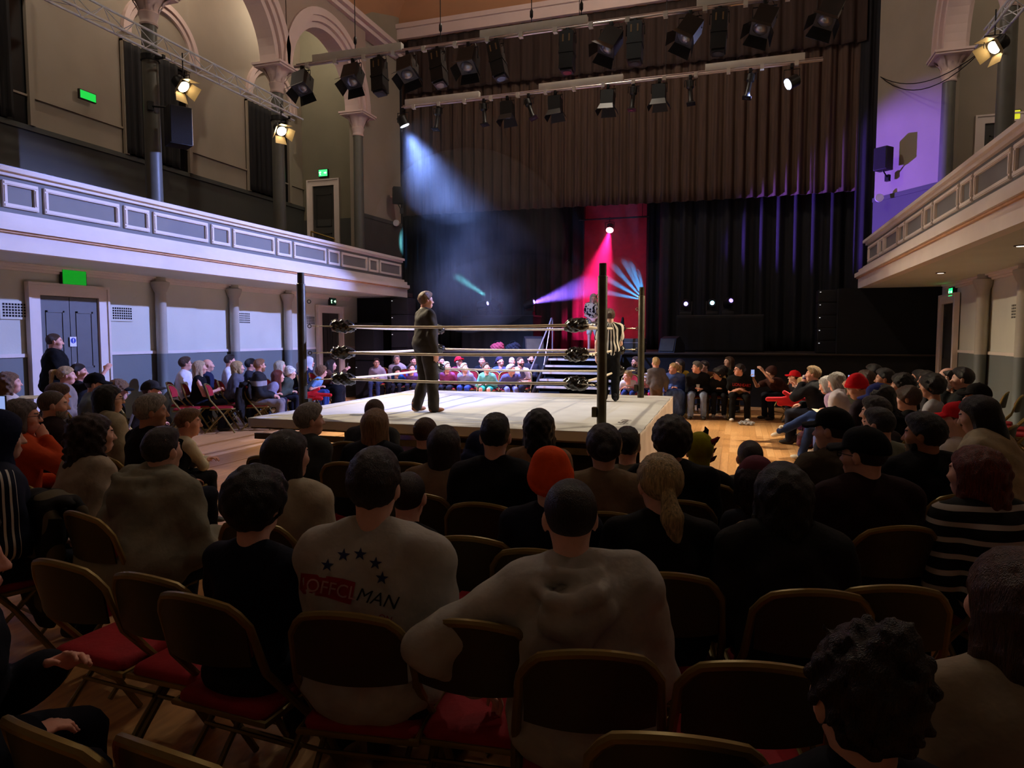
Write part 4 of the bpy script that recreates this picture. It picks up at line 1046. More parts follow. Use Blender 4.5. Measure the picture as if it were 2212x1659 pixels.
MB().bbox((-.32, 0, 0), (.32, .4, .36), .012).build('case_body', mat('case_grey', (66, 62, 52), .6, var=.1), fc); MB().box((-.33, -.01, .24), (.33, .41, .26)).build('case_edge', ALU, fc)
# ------------------------------------------------------------------ lighting rig
IRON = mat('lantern_black', (22, 22, 23), .45, var=.15, metal=.2); LENS = mat('lantern_lens', (70, 72, 80), .08, var=0, spec=.9); BARM = mat('bar_alu', (190, 178, 176), .35, metal=.7, var=.1)
TRAY = mat('wiring_tray', (200, 196, 184), .6, var=.05); CABLE = mat('cable_black', (16, 16, 17), .6)
def lantern_parts(kind, root, tilt):
    """hangs from the origin (bar); tilt = matrix of the body about its pivot"""
    MB().bbox((-.03, -.03, -.06), (.03, .03, .03), .008).build('clamp', IRON, root)
    L_ = {'profile': .62, 'fresnel': .36, 'slim': .46, 'par': .30}[kind]; w = {'profile': .12, 'fresnel': .15, 'slim': .075, 'par': .13}[kind]
    dz = -.12 - w
    b = MB(); b.tube([(-w - .03, 0, dz), (-w - .03, 0, -.07), (w + .03, 0, -.07), (w + .03, 0, dz)], .010, 6); b.build('yoke', IRON, root)
    pv = Matrix.Translation((0, 0, dz)) @ tilt          # body axis = local -Z of the tilt
    if kind in ('profile',):
        b = MB(); b.box((-w, -w, -L_ * .72), (w, w, L_ * .28), pv); b.box((-w * .82, -w * .82, -L_ * .78), (w * .82, w * .82, -L_ * .72), pv)
        b.box((-w * 1.08, -w * 1.08, -L_ * .30), (w * 1.08, w * 1.08, -L_ * .24), pv); b.box((-w * .7, -w * .7, L_ * .28), (w * .7, w * .7, L_ * .34), pv)
        bd = b.build('body', IRON, root); MB().lathe([(w * .62, -L_ * .785), (w * .62, -L_ * .79)], 14, pv).build('lens', LENS, bd)
        b = MB()
        for g in (-1, 1): b.box((g * w * .45 - .012, -w - .006, L_ * .0), (g * w * .45 + .012, -w - .001, L_ * .2), pv)
        b.build('vent_slot', mat('vent_warm', (120, 96, 66), .5, metal=.5), bd)
    elif kind == 'slim':
        bd = MB().lathe([(.03, .14), (w, .10), (w, -.02), (w * .6, -.05), (w * .6, -.28), (w * .8, -.30), (w * .8, -.34)], 14, pv).build('body', IRON, root)
        MB().box((-.085, -.085, -.36), (.085, .085, -.345), pv).build('colour_frame', IRON, bd); MB().lathe([(w * .55, -.362), (w * .55, -.366)], 12, pv).build('lens', LENS, bd)
    else:
        b = MB(); b.box((-w, -w, -L_ * .55), (w, w, L_ * .4), pv); b.box((-w * .7, -w * .7, L_ * .4), (w * .7, w * .7, L_ * .5), pv); bd = b.build('body', IRON, root)
        MB().lathe([(w * .8, -L_ * .55 - .002), (w * .72, -L_ * .56 - .012), (w * .4, -L_ * .56 - .03), (.01, -L_ * .56 - .036)], 18, pv).build('lens', LENS, bd)
        for k in range(4):
            a = k * math.pi / 2; m = pv @ Matrix.Rotation(a, 4, 'Z') @ Matrix.Translation((0, w, -L_ * .55)) @ Matrix.Rotation(R(32), 4, 'X')
            b = MB(); s_ = w * (1.0 if k % 2 == 0 else .8); b.add([m @ Vector(p) for p in ((-s_, 0, 0), (s_, 0, 0), (s_ * 1.25, 0, -.17), (-s_ * 1.25, 0, -.17), (-s_, .004, 0), (s_, .004, 0), (s_ * 1.25, .004, -.17), (-s_ * 1.25, .004, -.17))], [(0, 1, 2, 3), (7, 6, 5, 4), (0, 4, 5, 1), (1, 5, 6, 2), (2, 6, 7, 3), (3, 7, 4, 0)]); b.build('barn_door', IRON, bd)
    MB().tube([(.02, .02, -.02), (.1, .05, .05), (.14, .02, -.05), (w * .6, .03, dz + .1)], .006, 5).build('cable', CABLE, root)
def bar(pix0, pix1, yy, label, trays, name='lighting_bar'):
    a, b_ = on(*pix0, y=yy), on(*pix1, y=yy); z = (a.z + b_.z) / 2
    o = empty(name, ((a.x + b_.x) / 2, yy, z), 0, label, 'lighting bar'); w = (b_.x - a.x) / 2
    MB().tube([(-w, 0, 0), (w, 0, 0)], .028, 10).build('tube', BARM, o); MB().tube([(-w, .06, .07), (w, .06, .07)], .012, 8).build('upper_tube', BARM, o)
    cx = o.location.x
    for u0, u1 in trays:
        x0 = on(u0, 100, y=yy).x - cx; x1 = on(u1, 100, y=yy).x - cx
        MB().bbox((x0, .02, .05), (x1, .14, .19), .008).build('wiring_tray', TRAY, o)
    for x in np.arange(-w + .3, w, .62):
        MB().cbox((x, .0, -.01), (.07, .09, .09)).build('socket_box', TRAY, o)
    return o, z
YB1, YB2 = 11.9, 14.6
bar1, zb1 = bar((636, 144), (1840, -26), YB1, 'front lighting bar hung with black lanterns above the ring', [(672, 865), (1035, 1267), (1503, 1690)])
bar2, zb2_ = bar((868, 232), (1778, 131), YB2, 'rear lighting bar with small lanterns in front of the brown valance', [(872, 1033), (1163, 1346), (1524, 1740)])
for u in (765, 950, 1147, 1255):
    p = on(u, 60, y=YB1); b = MB().tube([(0, 0, 0), (0, 0, 13.2 - zb1)], .008, 6); 
    b.build('suspension_wire', CABLE, bar1, (p.x - bar1.location.x, .03, .1)); MB().lathe([(.01, .24), (.03, .27), (.03, .36), (.01, .40)], 8).build('hook', IRON, bar1, (p.x - bar1.location.x, .03, .02))
for u in (1250, 1438): 
    p = on(u, 150, y=YB2); MB().tube([(0, 0, 0), (0, 0, 13.2 - zb2_)], .007, 6).build('suspension_wire', CABLE, bar2, (p.x - bar2.location.x, .03, .1))
def lantern(u, yy, z, kind, tx, ty, label):
    p = on(u, 120, y=yy); o = empty('stage_lantern', (p.x, yy, z - .03), 0, label, 'stage light', 'lanterns on the lighting bars')
    lantern_parts(kind, o, Matrix.Rotation(R(ty), 4, 'Y') @ Matrix.Rotation(R(tx), 4, 'X')); return o
# tx>0 tips the lens towards the camera, ty>0 tips it to the left
for u, k, tx, ty, lb in ((652, 'fresnel', -25, -12, 'black lantern at the left end of the front bar, before the arch'), (762, 'fresnel', -30, -6, 'barn-door lantern facing the audience, second on the front bar'), (819, 'profile', -8, -6, 'long black lantern beside the second barn-door lantern on the front bar'),
        (880, 'fresnel', -28, -14, 'square-framed lantern just right of the stage edge on the front bar'), (945, 'profile', -12, -12, 'tilted long lantern right of the square-framed one on the front bar'), (1012, 'fresnel', -30, -2, 'barn-door lantern fifth from the stage edge on the front bar'),
        (1072, 'profile', -8, -14, 'long slanting lantern with glowing slots left of the front bar middle'), (1226, 'profile', -4, 0, 'upright long lantern with two bright slots near the front bar middle'), (1320, 'fresnel', -22, 26, 'lantern swung to the left with open barn doors right of the upright one'),
        (1372, 'profile', -6, 0, 'upright grey-faced long lantern on the right half of the front bar'), (1490, 'fresnel', -22, 30, 'left-swung barn-door lantern on the right half of the front bar'), (1553, 'profile', -6, 2, 'dim upright long lantern over the right part of the valance'),
        (1650, 'fresnel', -24, 22, 'shadowed barn-door lantern near the right end of the front bar'), (1790, 'fresnel', -22, 24, 'lantern with shining frame at the right end of the front bar')):
    lantern(u, YB1, zb1, k, tx, ty, lb)
for u, k, tx, ty, lb in ((945, 'slim', -8, 6, 'thin lit lantern nearest the left blue lamp on the rear bar'), (1045, 'slim', -6, -6, 'thin dark lantern second from left on the rear bar'), (1096, 'par', -8, -4, 'small boxy lantern third from left on the rear bar'), (1142, 'slim', -10, -22, 'thin slanting lantern with bright edge on the rear bar'),
        (1200, 'par', -6, -4, 'small boxy lantern left of the rear bar middle'), (1314, 'par', -8, 2, 'purple-lit boxy lantern near the rear bar middle'), (1369, 'slim', -6, 4, 'purple-lit thin lantern near the rear bar middle'), (1425, 'par', -4, 0, 'dark boxy lantern right of the purple-lit ones'),
        (1492, 'slim', -6, -4, 'dark thin lantern on the right half of the rear bar'), (1622, 'slim', -6, 10, 'blue-lit thin lantern near the right end of the rear bar')):
    lantern(u, YB2, zb2_, k, tx, ty, lb)
def led_par(u, v, yy, aim, rgb, em, label):
    p = on(u, v, y=yy); o = empty('led_lamp', (p.x, yy, zb2_ - .03), 0, label, 'stage light')
    MB().bbox((-.03, -.03, -.06), (.03, .03, .03), .008).build('clamp', IRON, o)
    dz = p.z - o.location.z
    MB().tube([(-.14, 0, dz), (-.14, 0, -.08), (.14, 0, -.08), (.14, 0, dz)], .010, 6).build('yoke', IRON, o)
    d = (Vector(aim) - p).normalized(); m = Matrix.Translation((0, 0, dz)) @ d.to_track_quat('Z', 'Y').to_matrix().to_4x4()
    hd = MB().lathe([(.06, -.16), (.11, -.12), (.115, .06), (.118, .08)], 18, m).build('housing', IRON, o)
    MB().lathe([(.10, .079), (.10, .088)], 18, m).build('led_face', emis('led_' + label[:6], rgb, em), hd)
    return p + d * .16
def flood(p, aim, label, em=30):
    """warm fresnel with four barn doors on a clamp"""
    o = empty('flood_lamp', p, 0, label, 'stage light'); d = (Vector(aim) - Vector(p)).normalized(); m = d.to_track_quat('-Z', 'Y').to_matrix().to_4x4(); w = .12
    b = MB(); b.lathe([(w * .6, .24), (w, .2), (w, 0), (w * .96, -.01)], 18, m); hd = b.build('housing', IRON, o)
    MB().lathe([(w * .9, -.004), (w * .9, -.012)], 18, m).build('lens', emis('lamp_warm', (255, 226, 170), em), hd)
    for k in range(4):
        mm = m @ Matrix.Rotation(k * math.pi / 2, 4, 'Z') @ Matrix.Translation((0, w, 0)) @ Matrix.Rotation(R(35), 4, 'X'); s_ = w * .95
        b = MB(); b.add([mm @ Vector(q) for q in ((-s_, 0, 0), (s_, 0, 0), (s_ * 1.2, 0, -.2), (-s_ * 1.2, 0, -.2), (-s_, .005, 0), (s_, .005, 0), (s_ * 1.2, .005, -.2), (-s_ * 1.2, .005, -.2))], [(0, 1, 2, 3), (7, 6, 5, 4), (0, 4, 5, 1), (1, 5, 6, 2), (2, 6, 7, 3), (3, 7, 4, 0)])
        b.build('barn_door', mat('barn_door_lit', (150, 132, 100), .5, metal=.3), hd)  # lamplight on the doors is put into their cream colour
    b = MB(); b.tube([(-.15, 0, 0), (-.15, 0, .2), (.15, 0, .2), (.15, 0, 0)], .01, 6); b.tube([(0, 0, .2), (0, 0, .62)], .012, 6); b.build('yoke', IRON, o)
    return Vector(p) + d * .03
# --- aluminium trusses along the gallery fronts
TRUSSM = mat('truss_alu', (214, 220, 228), .4, metal=.25, var=.1)
def truss(X, z, y0, y1, label, par=None):
    o = empty('lighting_truss', (X, y0, z), 0, label, 'truss'); L_ = y1 - y0; h = .29
    ch = [(0, 0), (.25, 0), (.125, h)]
    for (x, zz) in ch: MB().tube([(x, 0, zz), (x, L_, zz)], .022, 8).build('chord', TRUSSM, o)
    st_ = .32; nb_ = int(L_ / st_); brc = {}
    for k in range(nb_):
        ya, yb = k * st_, (k + 1) * st_
        for i, j in ((0, 2), (1, 2), (0, 1)):
            key = (i, j, k % 2)
            if key not in brc:
                a, b_ = (ch[i], ch[j]) if k % 2 == 0 else (ch[j], ch[i])
                brc[key] = MB().tube([(a[0], 0, a[1]), (b_[0], st_, b_[1])], .008, 6, caps=False).mesh('brace')
            link('brace', brc[key], TRUSSM, o, (0, ya, 0))
    return o
tx = -10.4; tz = on(330, 112, x=tx).z; te = on(635, 250, x=tx).y
truss(tx, tz, 4.5, te, 'bright aluminium lighting truss running along the left gallery columns')
for y in (YC[0], YC[1]):
    if y < te + .6: 
        a = empty('truss_bracket', (CL + .16, min(y, te - .05), tz), 0, 'dark steel arm holding the left truss to column %s' % ('behind the first flood lamp' if y == YC[0] else 'nearest the stage'), 'bracket'); MB().box((0, -.03, -.03), (tx - CL - .12, .03, .03)).build('arm', IRON, a); MB().lathe([(.17, -.05), (.17, .05)], 16, Matrix.Translation((-.16, 0, 0))).build('collar', IRON, a)
tx2 = 4.1; tz2 = on(2150, 70, x=tx2).z; te2 = on(2125, 95, x=tx2).y
truss(tx2 - .12, tz2, 3.5, te2, 'dim aluminium lighting truss above the right gallery')
a = empty('truss_bracket', (tx2 + .1, te2 - .15, tz2), 0, 'dark steel arm holding the right truss to its column', 'bracket'); MB().box((0, -.03, -.03), (.16, .03, .03)).build('arm', IRON, a)
# hanging column speakers
def wallspk(p, rz, dims, label, brk):
    o = empty('wall_speaker', p, rz, label, 'loudspeaker'); w, d, h = dims
    MB().bbox((-w / 2, -d / 2, -h / 2), (w / 2, d / 2, h / 2), .015).build('cabinet', CAB, o)
    MB().box((-w / 2 + .02, -d / 2 - .012, -h / 2 + .02), (w / 2 - .02, -d / 2, h / 2 - .02)).build('grille', GRILL, o)
    b = MB(); b.tube([(0, 0, -h / 2 - .0 if brk[2] < 0 else h / 2), (brk[0], brk[1], brk[2])], .018, 6); b.cbox(brk, (.1, .1, .16)); b.build('bracket', IRON, o)
    return o
sp1 = on(385, 275, x=-10.05); wallspk(sp1, R(60), (.40, .36, .70), 'black loudspeaker with pale edge hung on the first gallery column', (-.35, .45, .42))
MB().box((.195, -.17, -.33), (.206, .17, .33)).build('side_label', mat('speaker_cream', (226, 206, 160), .6), bpy.data.objects[[o.name for o in bpy.data.objects if o.name.startswith('wall_speaker')][-1]])
p_ = on(836, 424, y=19.6); wallspk((CL + .55, 19.6, p_.z), R(35), (.30, .28, .50), 'small black wall speaker left of the stage opening', (.15, .25, -.42))
p_ = on(1918, 343, y=19.6); wallspk((p_.x - .1, 19.6, p_.z), R(-40), (.34, .30, .56), 'small black wall speaker in the purple light right of the stage', (-.05, .3, -.42))

for i, (x, y, z, p) in enumerate(FILL_LAMPS):  # unseen pendants, added as bodies for the fill lights
    o = empty('added_pendant', (x, y, z), 0, 'unseen added pendant lamp %s' % ('over the nearest seats', 'over the front of the ring', 'over the stage steps', 'in the left gallery above the camera end', 'in the left gallery at its middle', 'in the left gallery by the end door', 'in the right gallery above the near columns', 'in the right gallery by the stage')[i], 'lamp')
    MB().tube([(0, 0, .1), (0, 0, (13.2 if i < 3 else 12.45) - z)], .012, 6).build('cord', CABLE, o); MB().lathe([(.02, .16), (.09, .12), (.10, .02), (.06, 0)], 16).build('lamp_cap', mat('brass', (170, 140, 80), .3, metal=.8), o)
# ------------------------------------------------------------------ folding chairs
GOLD = mat('chair_gold', (132, 112, 60), .42, metal=.5, var=.15, vscale=8); REDV = mat('chair_red', (152, 14, 30), .8, var=.12, vscale=10, bump=.15, bscale=50); BACKM = mat('chair_back_sheet', (66, 58, 36), .5, metal=.35, var=.12, vscale=6)
def back_panel(y0, t, inset, z0, z1):
    """arched curved panel, concave towards the sitter"""
    b = MB(); n, mrow = 14, 5; w = .182 - inset; V = []
    for d in (0, t):
        for j in range(mrow + 1):
            for i in range(n + 1):
                a = -1 + 2 * i / n; x = w * a; top = z1 - inset - .050 * a * a - .06 * max(0, abs(a) - .72) ** 1.5 * 5; z = z0 + inset + (top - z0 - inset) * j / mrow
                y = y0 - .05 * (1 - a * a) - .16 * (z - .62) + d; V.append((x, y, z))
    k = (n + 1) * (mrow + 1); F = []
    for j in range(mrow):
        for i in range(n):
            p = j * (n + 1) + i; F += [(p, p + 1, p + n + 2, p + n + 1), (k + p + n + 1, k + p + n + 2, k + p + 1, k + p)]
    rim = [i for i in range(n + 1)] + [j * (n + 1) + n for j in range(1, mrow + 1)] + [mrow * (n + 1) + i for i in range(n - 1, -1, -1)] + [j * (n + 1) for j in range(mrow - 1, 0, -1)]
    for q in range(len(rim)): a, c = rim[q], rim[(q + 1) % len(rim)]; F.append((a, k + a, k + c, c))
    return b.add(V, F, True)
CH = {}
b = MB(); arc = []
for a in np.linspace(-1, 1, 15):
    z = .868 - .050 * a * a - .06 * max(0, abs(a) - .72) ** 1.5 * 5; arc.append((.190 * a, -.195 - .05 * (1 - a * a) - .16 * (z - .62), z))
b.tube([(-.222, .235, .012), (-.222, .03, .36), (-.205, -.165, .60)] + arc + [(.205, -.165, .60), (.222, .03, .36), (.222, .235, .012)], .0145, 8); CH['front_frame'] = (b.mesh('front_frame'), GOLD)
b = MB()
for g in (-1, 1): b.tube([(g * .198, -.27, .012), (g * .198, -.10, .20), (g * .198, .14, .43)], .0115, 8)
b.tube([(-.198, -.215, .075), (.198, -.215, .075)], .009, 6); b.tube([(-.222, .15, .15), (.222, .15, .15)], .009, 6); b.tube([(-.2, -.04, .28), (.2, -.04, .28)], .008, 6); CH['rear_legs'] = (b.mesh('rear_legs'), GOLD)
b = MB().tube([(-.2, -.17, .425), (-.2, .19, .435), (-.16, .225, .435), (.16, .225, .435), (.2, .19, .435), (.2, -.17, .425)], .013, 8, close=True); CH['seat_frame'] = (b.mesh('seat_frame'), GOLD)
V, Q = sdf_mesh(lambda p: (np.sqrt((np.maximum(np.abs(p - A(0, .015, .445)) - A(.165, .165, .004), 0) ** 2).sum(1)) - .026), (-.25, -.25, .38), (.25, .28, .52), .02); CH['seat_pad'] = (np_mesh('seat_pad', V, Q), REDV)
CH['back_sheet'] = (back_panel(-.205, .008, 0, .635, .87).mesh('back_sheet'), BACKM)
CH['back_pad'] = (back_panel(-.197, .026, .018, .635, .87).mesh('back_pad'), REDV)
def chair(loc, h, label, group='gold folding chairs'):
    o = empty('folding_chair', (loc[0], loc[1], 0), R(-h), label, 'chair', group)
    for k, (me, m_) in CH.items(): link({'rear_legs': 'rear_frame'}.get(k, k), me, m_, o)
    return o
LOOK = Vector((-3.9, 19.2, 2.4)); PEOPLE = []
def PP(label, short, px, h, y=None, f=None, look=True, seated=True, ch=True, **kw):
    tn = kw.pop('turn', .85); nd = kw.pop('nod', 4)
    if look and 'head' not in kw:
        P = on(px[0], px[1], y=y, f=f); d = LOOK - P; hd = math.degrees(math.atan2(d.x, d.y)); a = (hd - h + 180) % 360 - 180
        kw['head'] = (max(-68, min(68, a * tn)), nd)
    r = person(label, px, y=y, f=f, h=h, **kw); PEOPLE.append(r)
    if seated and ch:
        a = R(-h); l = r['loc']; c = (l.x - math.sin(a) * .035, l.y + math.cos(a) * .035)
        chair(c, h, 'red-padded gold folding chair under the ' + short, 'occupied gold folding chairs')
    return r
from mathutils.bvhtree import BVHTree
def obj_part(p, nm): return [c for c in p['root'].children if c.name.split('.')[0] == nm][0]
def pixel_decal(p, part, V2, F, m, name='print', off=.003):
    """flat print pressed onto a garment: 2-D outline points carried onto the cloth surface along the sight line"""
    o = obj_part(p, part); r = p['root']; M = Matrix.Translation(r.location) @ r.rotation_euler.to_matrix().to_4x4()
    vs = [M @ v.co for v in o.data.vertices]; t = BVHTree.FromPolygons(vs, [list(q.vertices) for q in o.data.polygons]); C = Vector((0, 0, EYE)); o_c = sum(vs, Vector()) / len(vs); Mi = M.inverted(); out = []
    for (u, v) in V2:
        d = ray(u, v).normalized(); h_ = t.ray_cast(C, d)
        q = h_[0]
        if q is None: q = t.find_nearest(C + d * (o_c - C).length)[0]
        out.append(Mi @ (q - d * off))
    me = bpy.data.meshes.new(name); me.from_pydata(out, [], F); me.update(); q = link(name, me, m, r); return q
def fine(poly, n=5):
    """fan of a polygon refined towards its centre"""
    c = np.mean(poly, 0); V = [tuple(c)]; F = []; k = len(poly)
    for r_ in np.linspace(1 / n, 1, n): V += [tuple(c + (np.array(q) - c) * r_) for q in poly]
    for i in range(k): F.append((0, 1 + i, 1 + (i + 1) % k))
    for j in range(n - 1):
        for i in range(k): a = 1 + j * k + i; b_ = 1 + j * k + (i + 1) % k; F.append((a, a + k, b_ + k, b_))
    return V, F
def star(cx, cy, r, rot=0): return [(cx + (r if i % 2 == 0 else r * .4) * math.sin(rot + i * math.pi / 5), cy - (r if i % 2 == 0 else r * .4) * math.cos(rot + i * math.pi / 5)) for i in range(10)]
def text_2d(body, size, x, y, ang, shear=0.0, sx=1.0):
    cu = bpy.data.curves.new('t', 'FONT'); cu.body = body; cu.size = size; cu.shear = shear; cu.resolution_u = 3; o = bpy.data.objects.new('t', cu); COL.objects.link(o)
    me = bpy.data.meshes.new_from_object(o.evaluated_get(bpy.context.evaluated_depsgraph_get())); bpy.data.objects.remove(o)
    ca, sa = math.cos(R(ang)), math.sin(R(ang))
    V = [(x + (v.co.x * sx * ca + v.co.y * sa), y + (v.co.x * sx * sa - v.co.y * ca)) for v in me.vertices]; F = [tuple(q.vertices) for q in me.polygons]
    return V, F
# ------------------------------------------------------------------ in the ring
C = lambda *c: c
SUITP = mat('suit_wool', (44, 36, 28), .75, var=.12, vscale=9, bump=.3, bscale=15, spec=.25)
ann = person('man in dark suit and glasses standing at the near left of the ring', (920, 628), f=10.15, h=42, z0=MATZ, pose='stand', s=1.02, lean=1, fat=1.25, legw=.022, head=(6, 2), hair=('short', 'light'), skin='pink', glasses=True, far=False,
             top=dict(m=SUITP, c=(44, 36, 28), kind='coat', loose=.016), bot=(SUITP, 'trousers'), shoes=(134, 78, 42), arms=('side', 'side'), group=None, legs={1: ((.115, .05, .50), (.135, .07, .09)), -1: ((-.115, .03, .50), (-.135, -.09, .09))})
# white collar and lapel of the announcer
b = MB(); nb_ = ann['sp'](0, -.015, .475)
b.tube([nb_ + A(.060 * math.cos(w), .060 * math.sin(w) + .004, .052 - .02 * max(0, math.sin(w))) for w in np.linspace(0, 2 * math.pi, 13)[:-1]], .013, 6, close=True); b.build('shirt_collar', cloth((236, 232, 226)), ann['root'])
def stripes_v(m, x, y, z, tc, N, L): return m('SINE', m('MULTIPLY', m('ARCTAN2', x, m('ADD', y, .0)), 13.0))
REFM = pattern_mat('referee_stripes', (16, 16, 18), (228, 222, 208), stripes_v, fac=0.0)
ref = person('referee in black and white striped shirt at the right corner of the ring', (1317, 666), f=11.9, h=-12, z0=MATZ, pose='stand', s=.96, lean=7, legw=.012, head=(-18, -8), hair=('short', 'brown'), skin='fair', far=False,
             top=dict(m=REFM, c=(20, 20, 20), kind='tee', sl='short', loose=.012), bot=((24, 24, 26), 'trousers'), shoes=(26, 26, 34), arms=('front', 'side'))
def splash(m, x, y, z, tc, N, L):
    n = N.new('ShaderNodeTexNoise'); n.inputs['Scale'].default_value = 14; L.new(tc.outputs['Object'], n.inputs['Vector']); return n.outputs['Fac']
WRM = pattern_mat('wrestler_print', (20, 18, 18), (226, 216, 190), splash, fac=.5)
wre = person('wrestler in black and cream tasselled gear bending forward at the top of the stairs', (1282, 634), y=18.9, h=165, z0=SZ, pose='stand', s=1.0, lean=24, head=(0, -6), hair=('long', 'pale'), skin='pink', far=False,
             top=dict(m=WRM, c=(30, 28, 28), kind='tee', sl='short', loose=.01), bot=(cloth((206, 196, 170)), 'shorts'), shoes=(150, 140, 130), arms=('front', 'front'))
b = MB()
for k in range(14):
    w = 2 * math.pi * k / 14; p0 = wre['sp'](.17 * math.cos(w), .12 * math.sin(w), .42); b.tube([p0, p0 + A(.03 * math.cos(w), .03 * math.sin(w), -.06), p0 + A(.04 * math.cos(w), .04 * math.sin(w), -.16)], [.012, .010, .004], 5)
b.build('tassels', cloth((232, 226, 204)), wre['root'])
# ------------------------------------------------------------------ security guard by the left door
gd = person('security guard in black jacket standing before the grey double door', (117, 717), f=on(117, 717, x=-9.5).dot(Vector((-math.sin(R(18.15)), math.cos(R(18.15)), 0))), h=42, pose='stand', s=1.02, fat=1.35, head=(0, 0), hair=('buzz', 'brown'), skin='pink', far=False,
            top=dict(c=(16, 16, 18), kind='jacket', loose=.03), bot=((18, 18, 22), 'trousers'), arms=('front', 'front'), lean=0)
MB().cbox((.07, .255, 1.30), (.085, .006, .06)).build('id_card', mat('card_white', (226, 224, 226), .5), gd['root'])
# ------------------------------------------------------------------ centre section, from the back row forward
off = PP('man with brown hair in pale grey sweatshirt printed with blue stars', 'man in starred grey sweatshirt', (808, 968), -8, y=2.05, hair=('short', 'dark'), skin='fair', top=dict(c=(176, 174, 166), kind='highneck', loose=.022), bot=((30, 30, 36), 'trousers'), fat=1.18, head=(-4, 0), sh=1.17, lean=4)
hood = PP('man with cropped hair in grey hoodie resting his arm on the next chair', 'man in grey hoodie', (1232, 1025), -14, y=2.05, hair=('buzz', 'dark'), top=dict(c=(166, 164, 156), kind='hoodie', loose=.028), fat=1.15, head=(-6, -3), arms=('lap', (-.34, .10, .60, (-1, -.7, .5))), sh=1.1, lean=8, sway=-6)
PP('teenage boy in navy t-shirt with a thin cord at his neck', 'boy in navy t-shirt', (550, 1010), 4, y=2.05, s=.92, hair=('mop', 'black'), top=dict(c=(20, 22, 36), kind='tee', sl='short'), arms=('lap', 'lap'))
PP('large man in olive hooded jacket leaning forward at left', 'man in olive jacket', (348, 920), 12, y=2.85, hair=('fade', 'dark'), top=dict(c=(132, 130, 114), kind='hoodie', loose=.045), fat=1.4, sh=1.25, arms=('knees', 'lap'), lean=24)
PP('long-haired girl in cream fleece left of the starred sweatshirt', 'girl in cream fleece', (622, 926), -4, y=2.85, s=.95, hair=('long', 'dark'), top=dict(c=(178, 170, 148), kind='sweater', loose=.03), arms=('lap', 'lap'), head=(20, 0))
PP('small boy in black peeking out behind the starred sweatshirt', 'small boy in black', (882, 1012), 0, y=2.85, s=.78, hair=('buzz', 'dark'), top=dict(c=(18, 18, 20), kind='tee', sl='short'))
PP('child in bright orange cap turned backwards and navy top', 'child in orange cap', (1190, 964), -4, y=2.85, s=.9, hair=('fade', 'dark'), cap=('beanie', (236, 84, 26)), top=dict(c=(22, 24, 40), kind='tee', sl='short', loose=.02), arms=('lap', 'lap'))
PP('blonde woman with low ponytail in black top', 'blonde woman with ponytail', (1425, 976), -10, y=2.85, hair=('ponytail', (196, 172, 120)), top=dict(c=(18, 18, 20), kind='sweater', loose=.01), head=(-14, 0))
PP('dark long-haired woman in dark jacket, right of the blonde ponytail', 'dark-haired woman in dark jacket', (1690, 994), -12, y=2.85, hair=('wavy', 'black'), top=dict(c=(28, 28, 28), kind='jacket', loose=.025), sh=1.05)
PP('woman with straight brown hair in tan top', 'woman in tan top', (960, 916), -6, y=3.8, hair=('long', 'dark'), top=dict(c=(120, 98, 80), kind='sweater', loose=.01))
PP('short-haired man in black jacket before the middle of the ring', 'man in black jacket before the ring', (1070, 890), -4, y=3.5, hair=('fade', 'black'), top=dict(c=(22, 22, 28), kind='jacket', loose=.02), sh=1.08, head=(-8, 0))
PP('woman with pinned-up brown hair in tan coat', 'woman in tan coat', (1305, 912), -12, y=3.5, hair=('bun', 'dark'), top=dict(c=(126, 108, 84), kind='coat', loose=.018))
PP('man with thick dark mop of hair in black jacket', 'man with mop of dark hair', (1452, 900), -12, y=3.85, hair=('mop', 'dark'), top=dict(c=(20, 20, 22), kind='jacket', loose=.02), sh=1.06)
PP('child in dusky pink beanie beside the dark-haired woman', 'child in pink beanie', (1632, 984), -12, y=3.65, s=.72, hair=('bob', 'dark'), cap=('beanie', (112, 58, 76)), top=dict(c=(36, 38, 50), kind='jacket'))
PP('man in black cap and dark maroon-shouldered jacket', 'man in black cap and maroon jacket', (1868, 918), -20, y=3.65, hair=('buzz', 'dark'), cap=('cap', (16, 16, 18)), top=dict(c=(40, 20, 24), kind='jacket', loose=.03), sh=1.1, fat=1.15, head=(-32, 0), glasses=True)
def stripes_h(m, x, y, z, tc, N, L): return m('SINE', m('MULTIPLY', z, 95.0))
STRH = pattern_mat('striped_top', (16, 16, 18), (170, 166, 160), stripes_h, fac=.55)
PP('auburn-haired woman in black top with white stripes', 'auburn-haired woman in striped top', (2105, 960), -20, y=3.65, hair=('wavy', 'auburn'), top=dict(m=STRH, c=(20, 20, 20), kind='sweater', loose=.02), head=(-24, 0))
PP('grey-haired man in navy and grey jersey by the left post', 'grey-haired man by the left post', (668, 870), 6, y=4.46, hair=('short', 'grey'), top=dict(c=(58, 62, 62), kind='polo', loose=.015), head=(34, 2))
PP('woman with long fair hair in navy top', 'woman with long fair hair', (812, 880), -4, y=4.46, hair=('long', (150, 118, 82)), top=dict(c=(26, 28, 38), kind='tee', sl='short', loose=.01))
PP('short-haired man in dark check shirt in front of the fair-haired woman', 'man in dark check shirt', (810, 858), -4, y=5.26, hair=('buzz', 'brown'), top=dict(c=(44, 46, 48), kind='shirt', loose=.015))
PP('shaven-headed boy in black jacket close to the ring', 'shaven-headed boy', (920, 897), -6, y=4.46, s=.82, hair=('buzz', 'brown'), top=dict(c=(24, 24, 26), kind='jacket', loose=.015), head=(14, 0))
PP('woman with thick black hair in beige top', 'woman with thick black hair', (1165, 880), -4, y=4.46, hair=('wavy', 'black'), top=dict(c=(146, 116, 92), kind='sweater'))
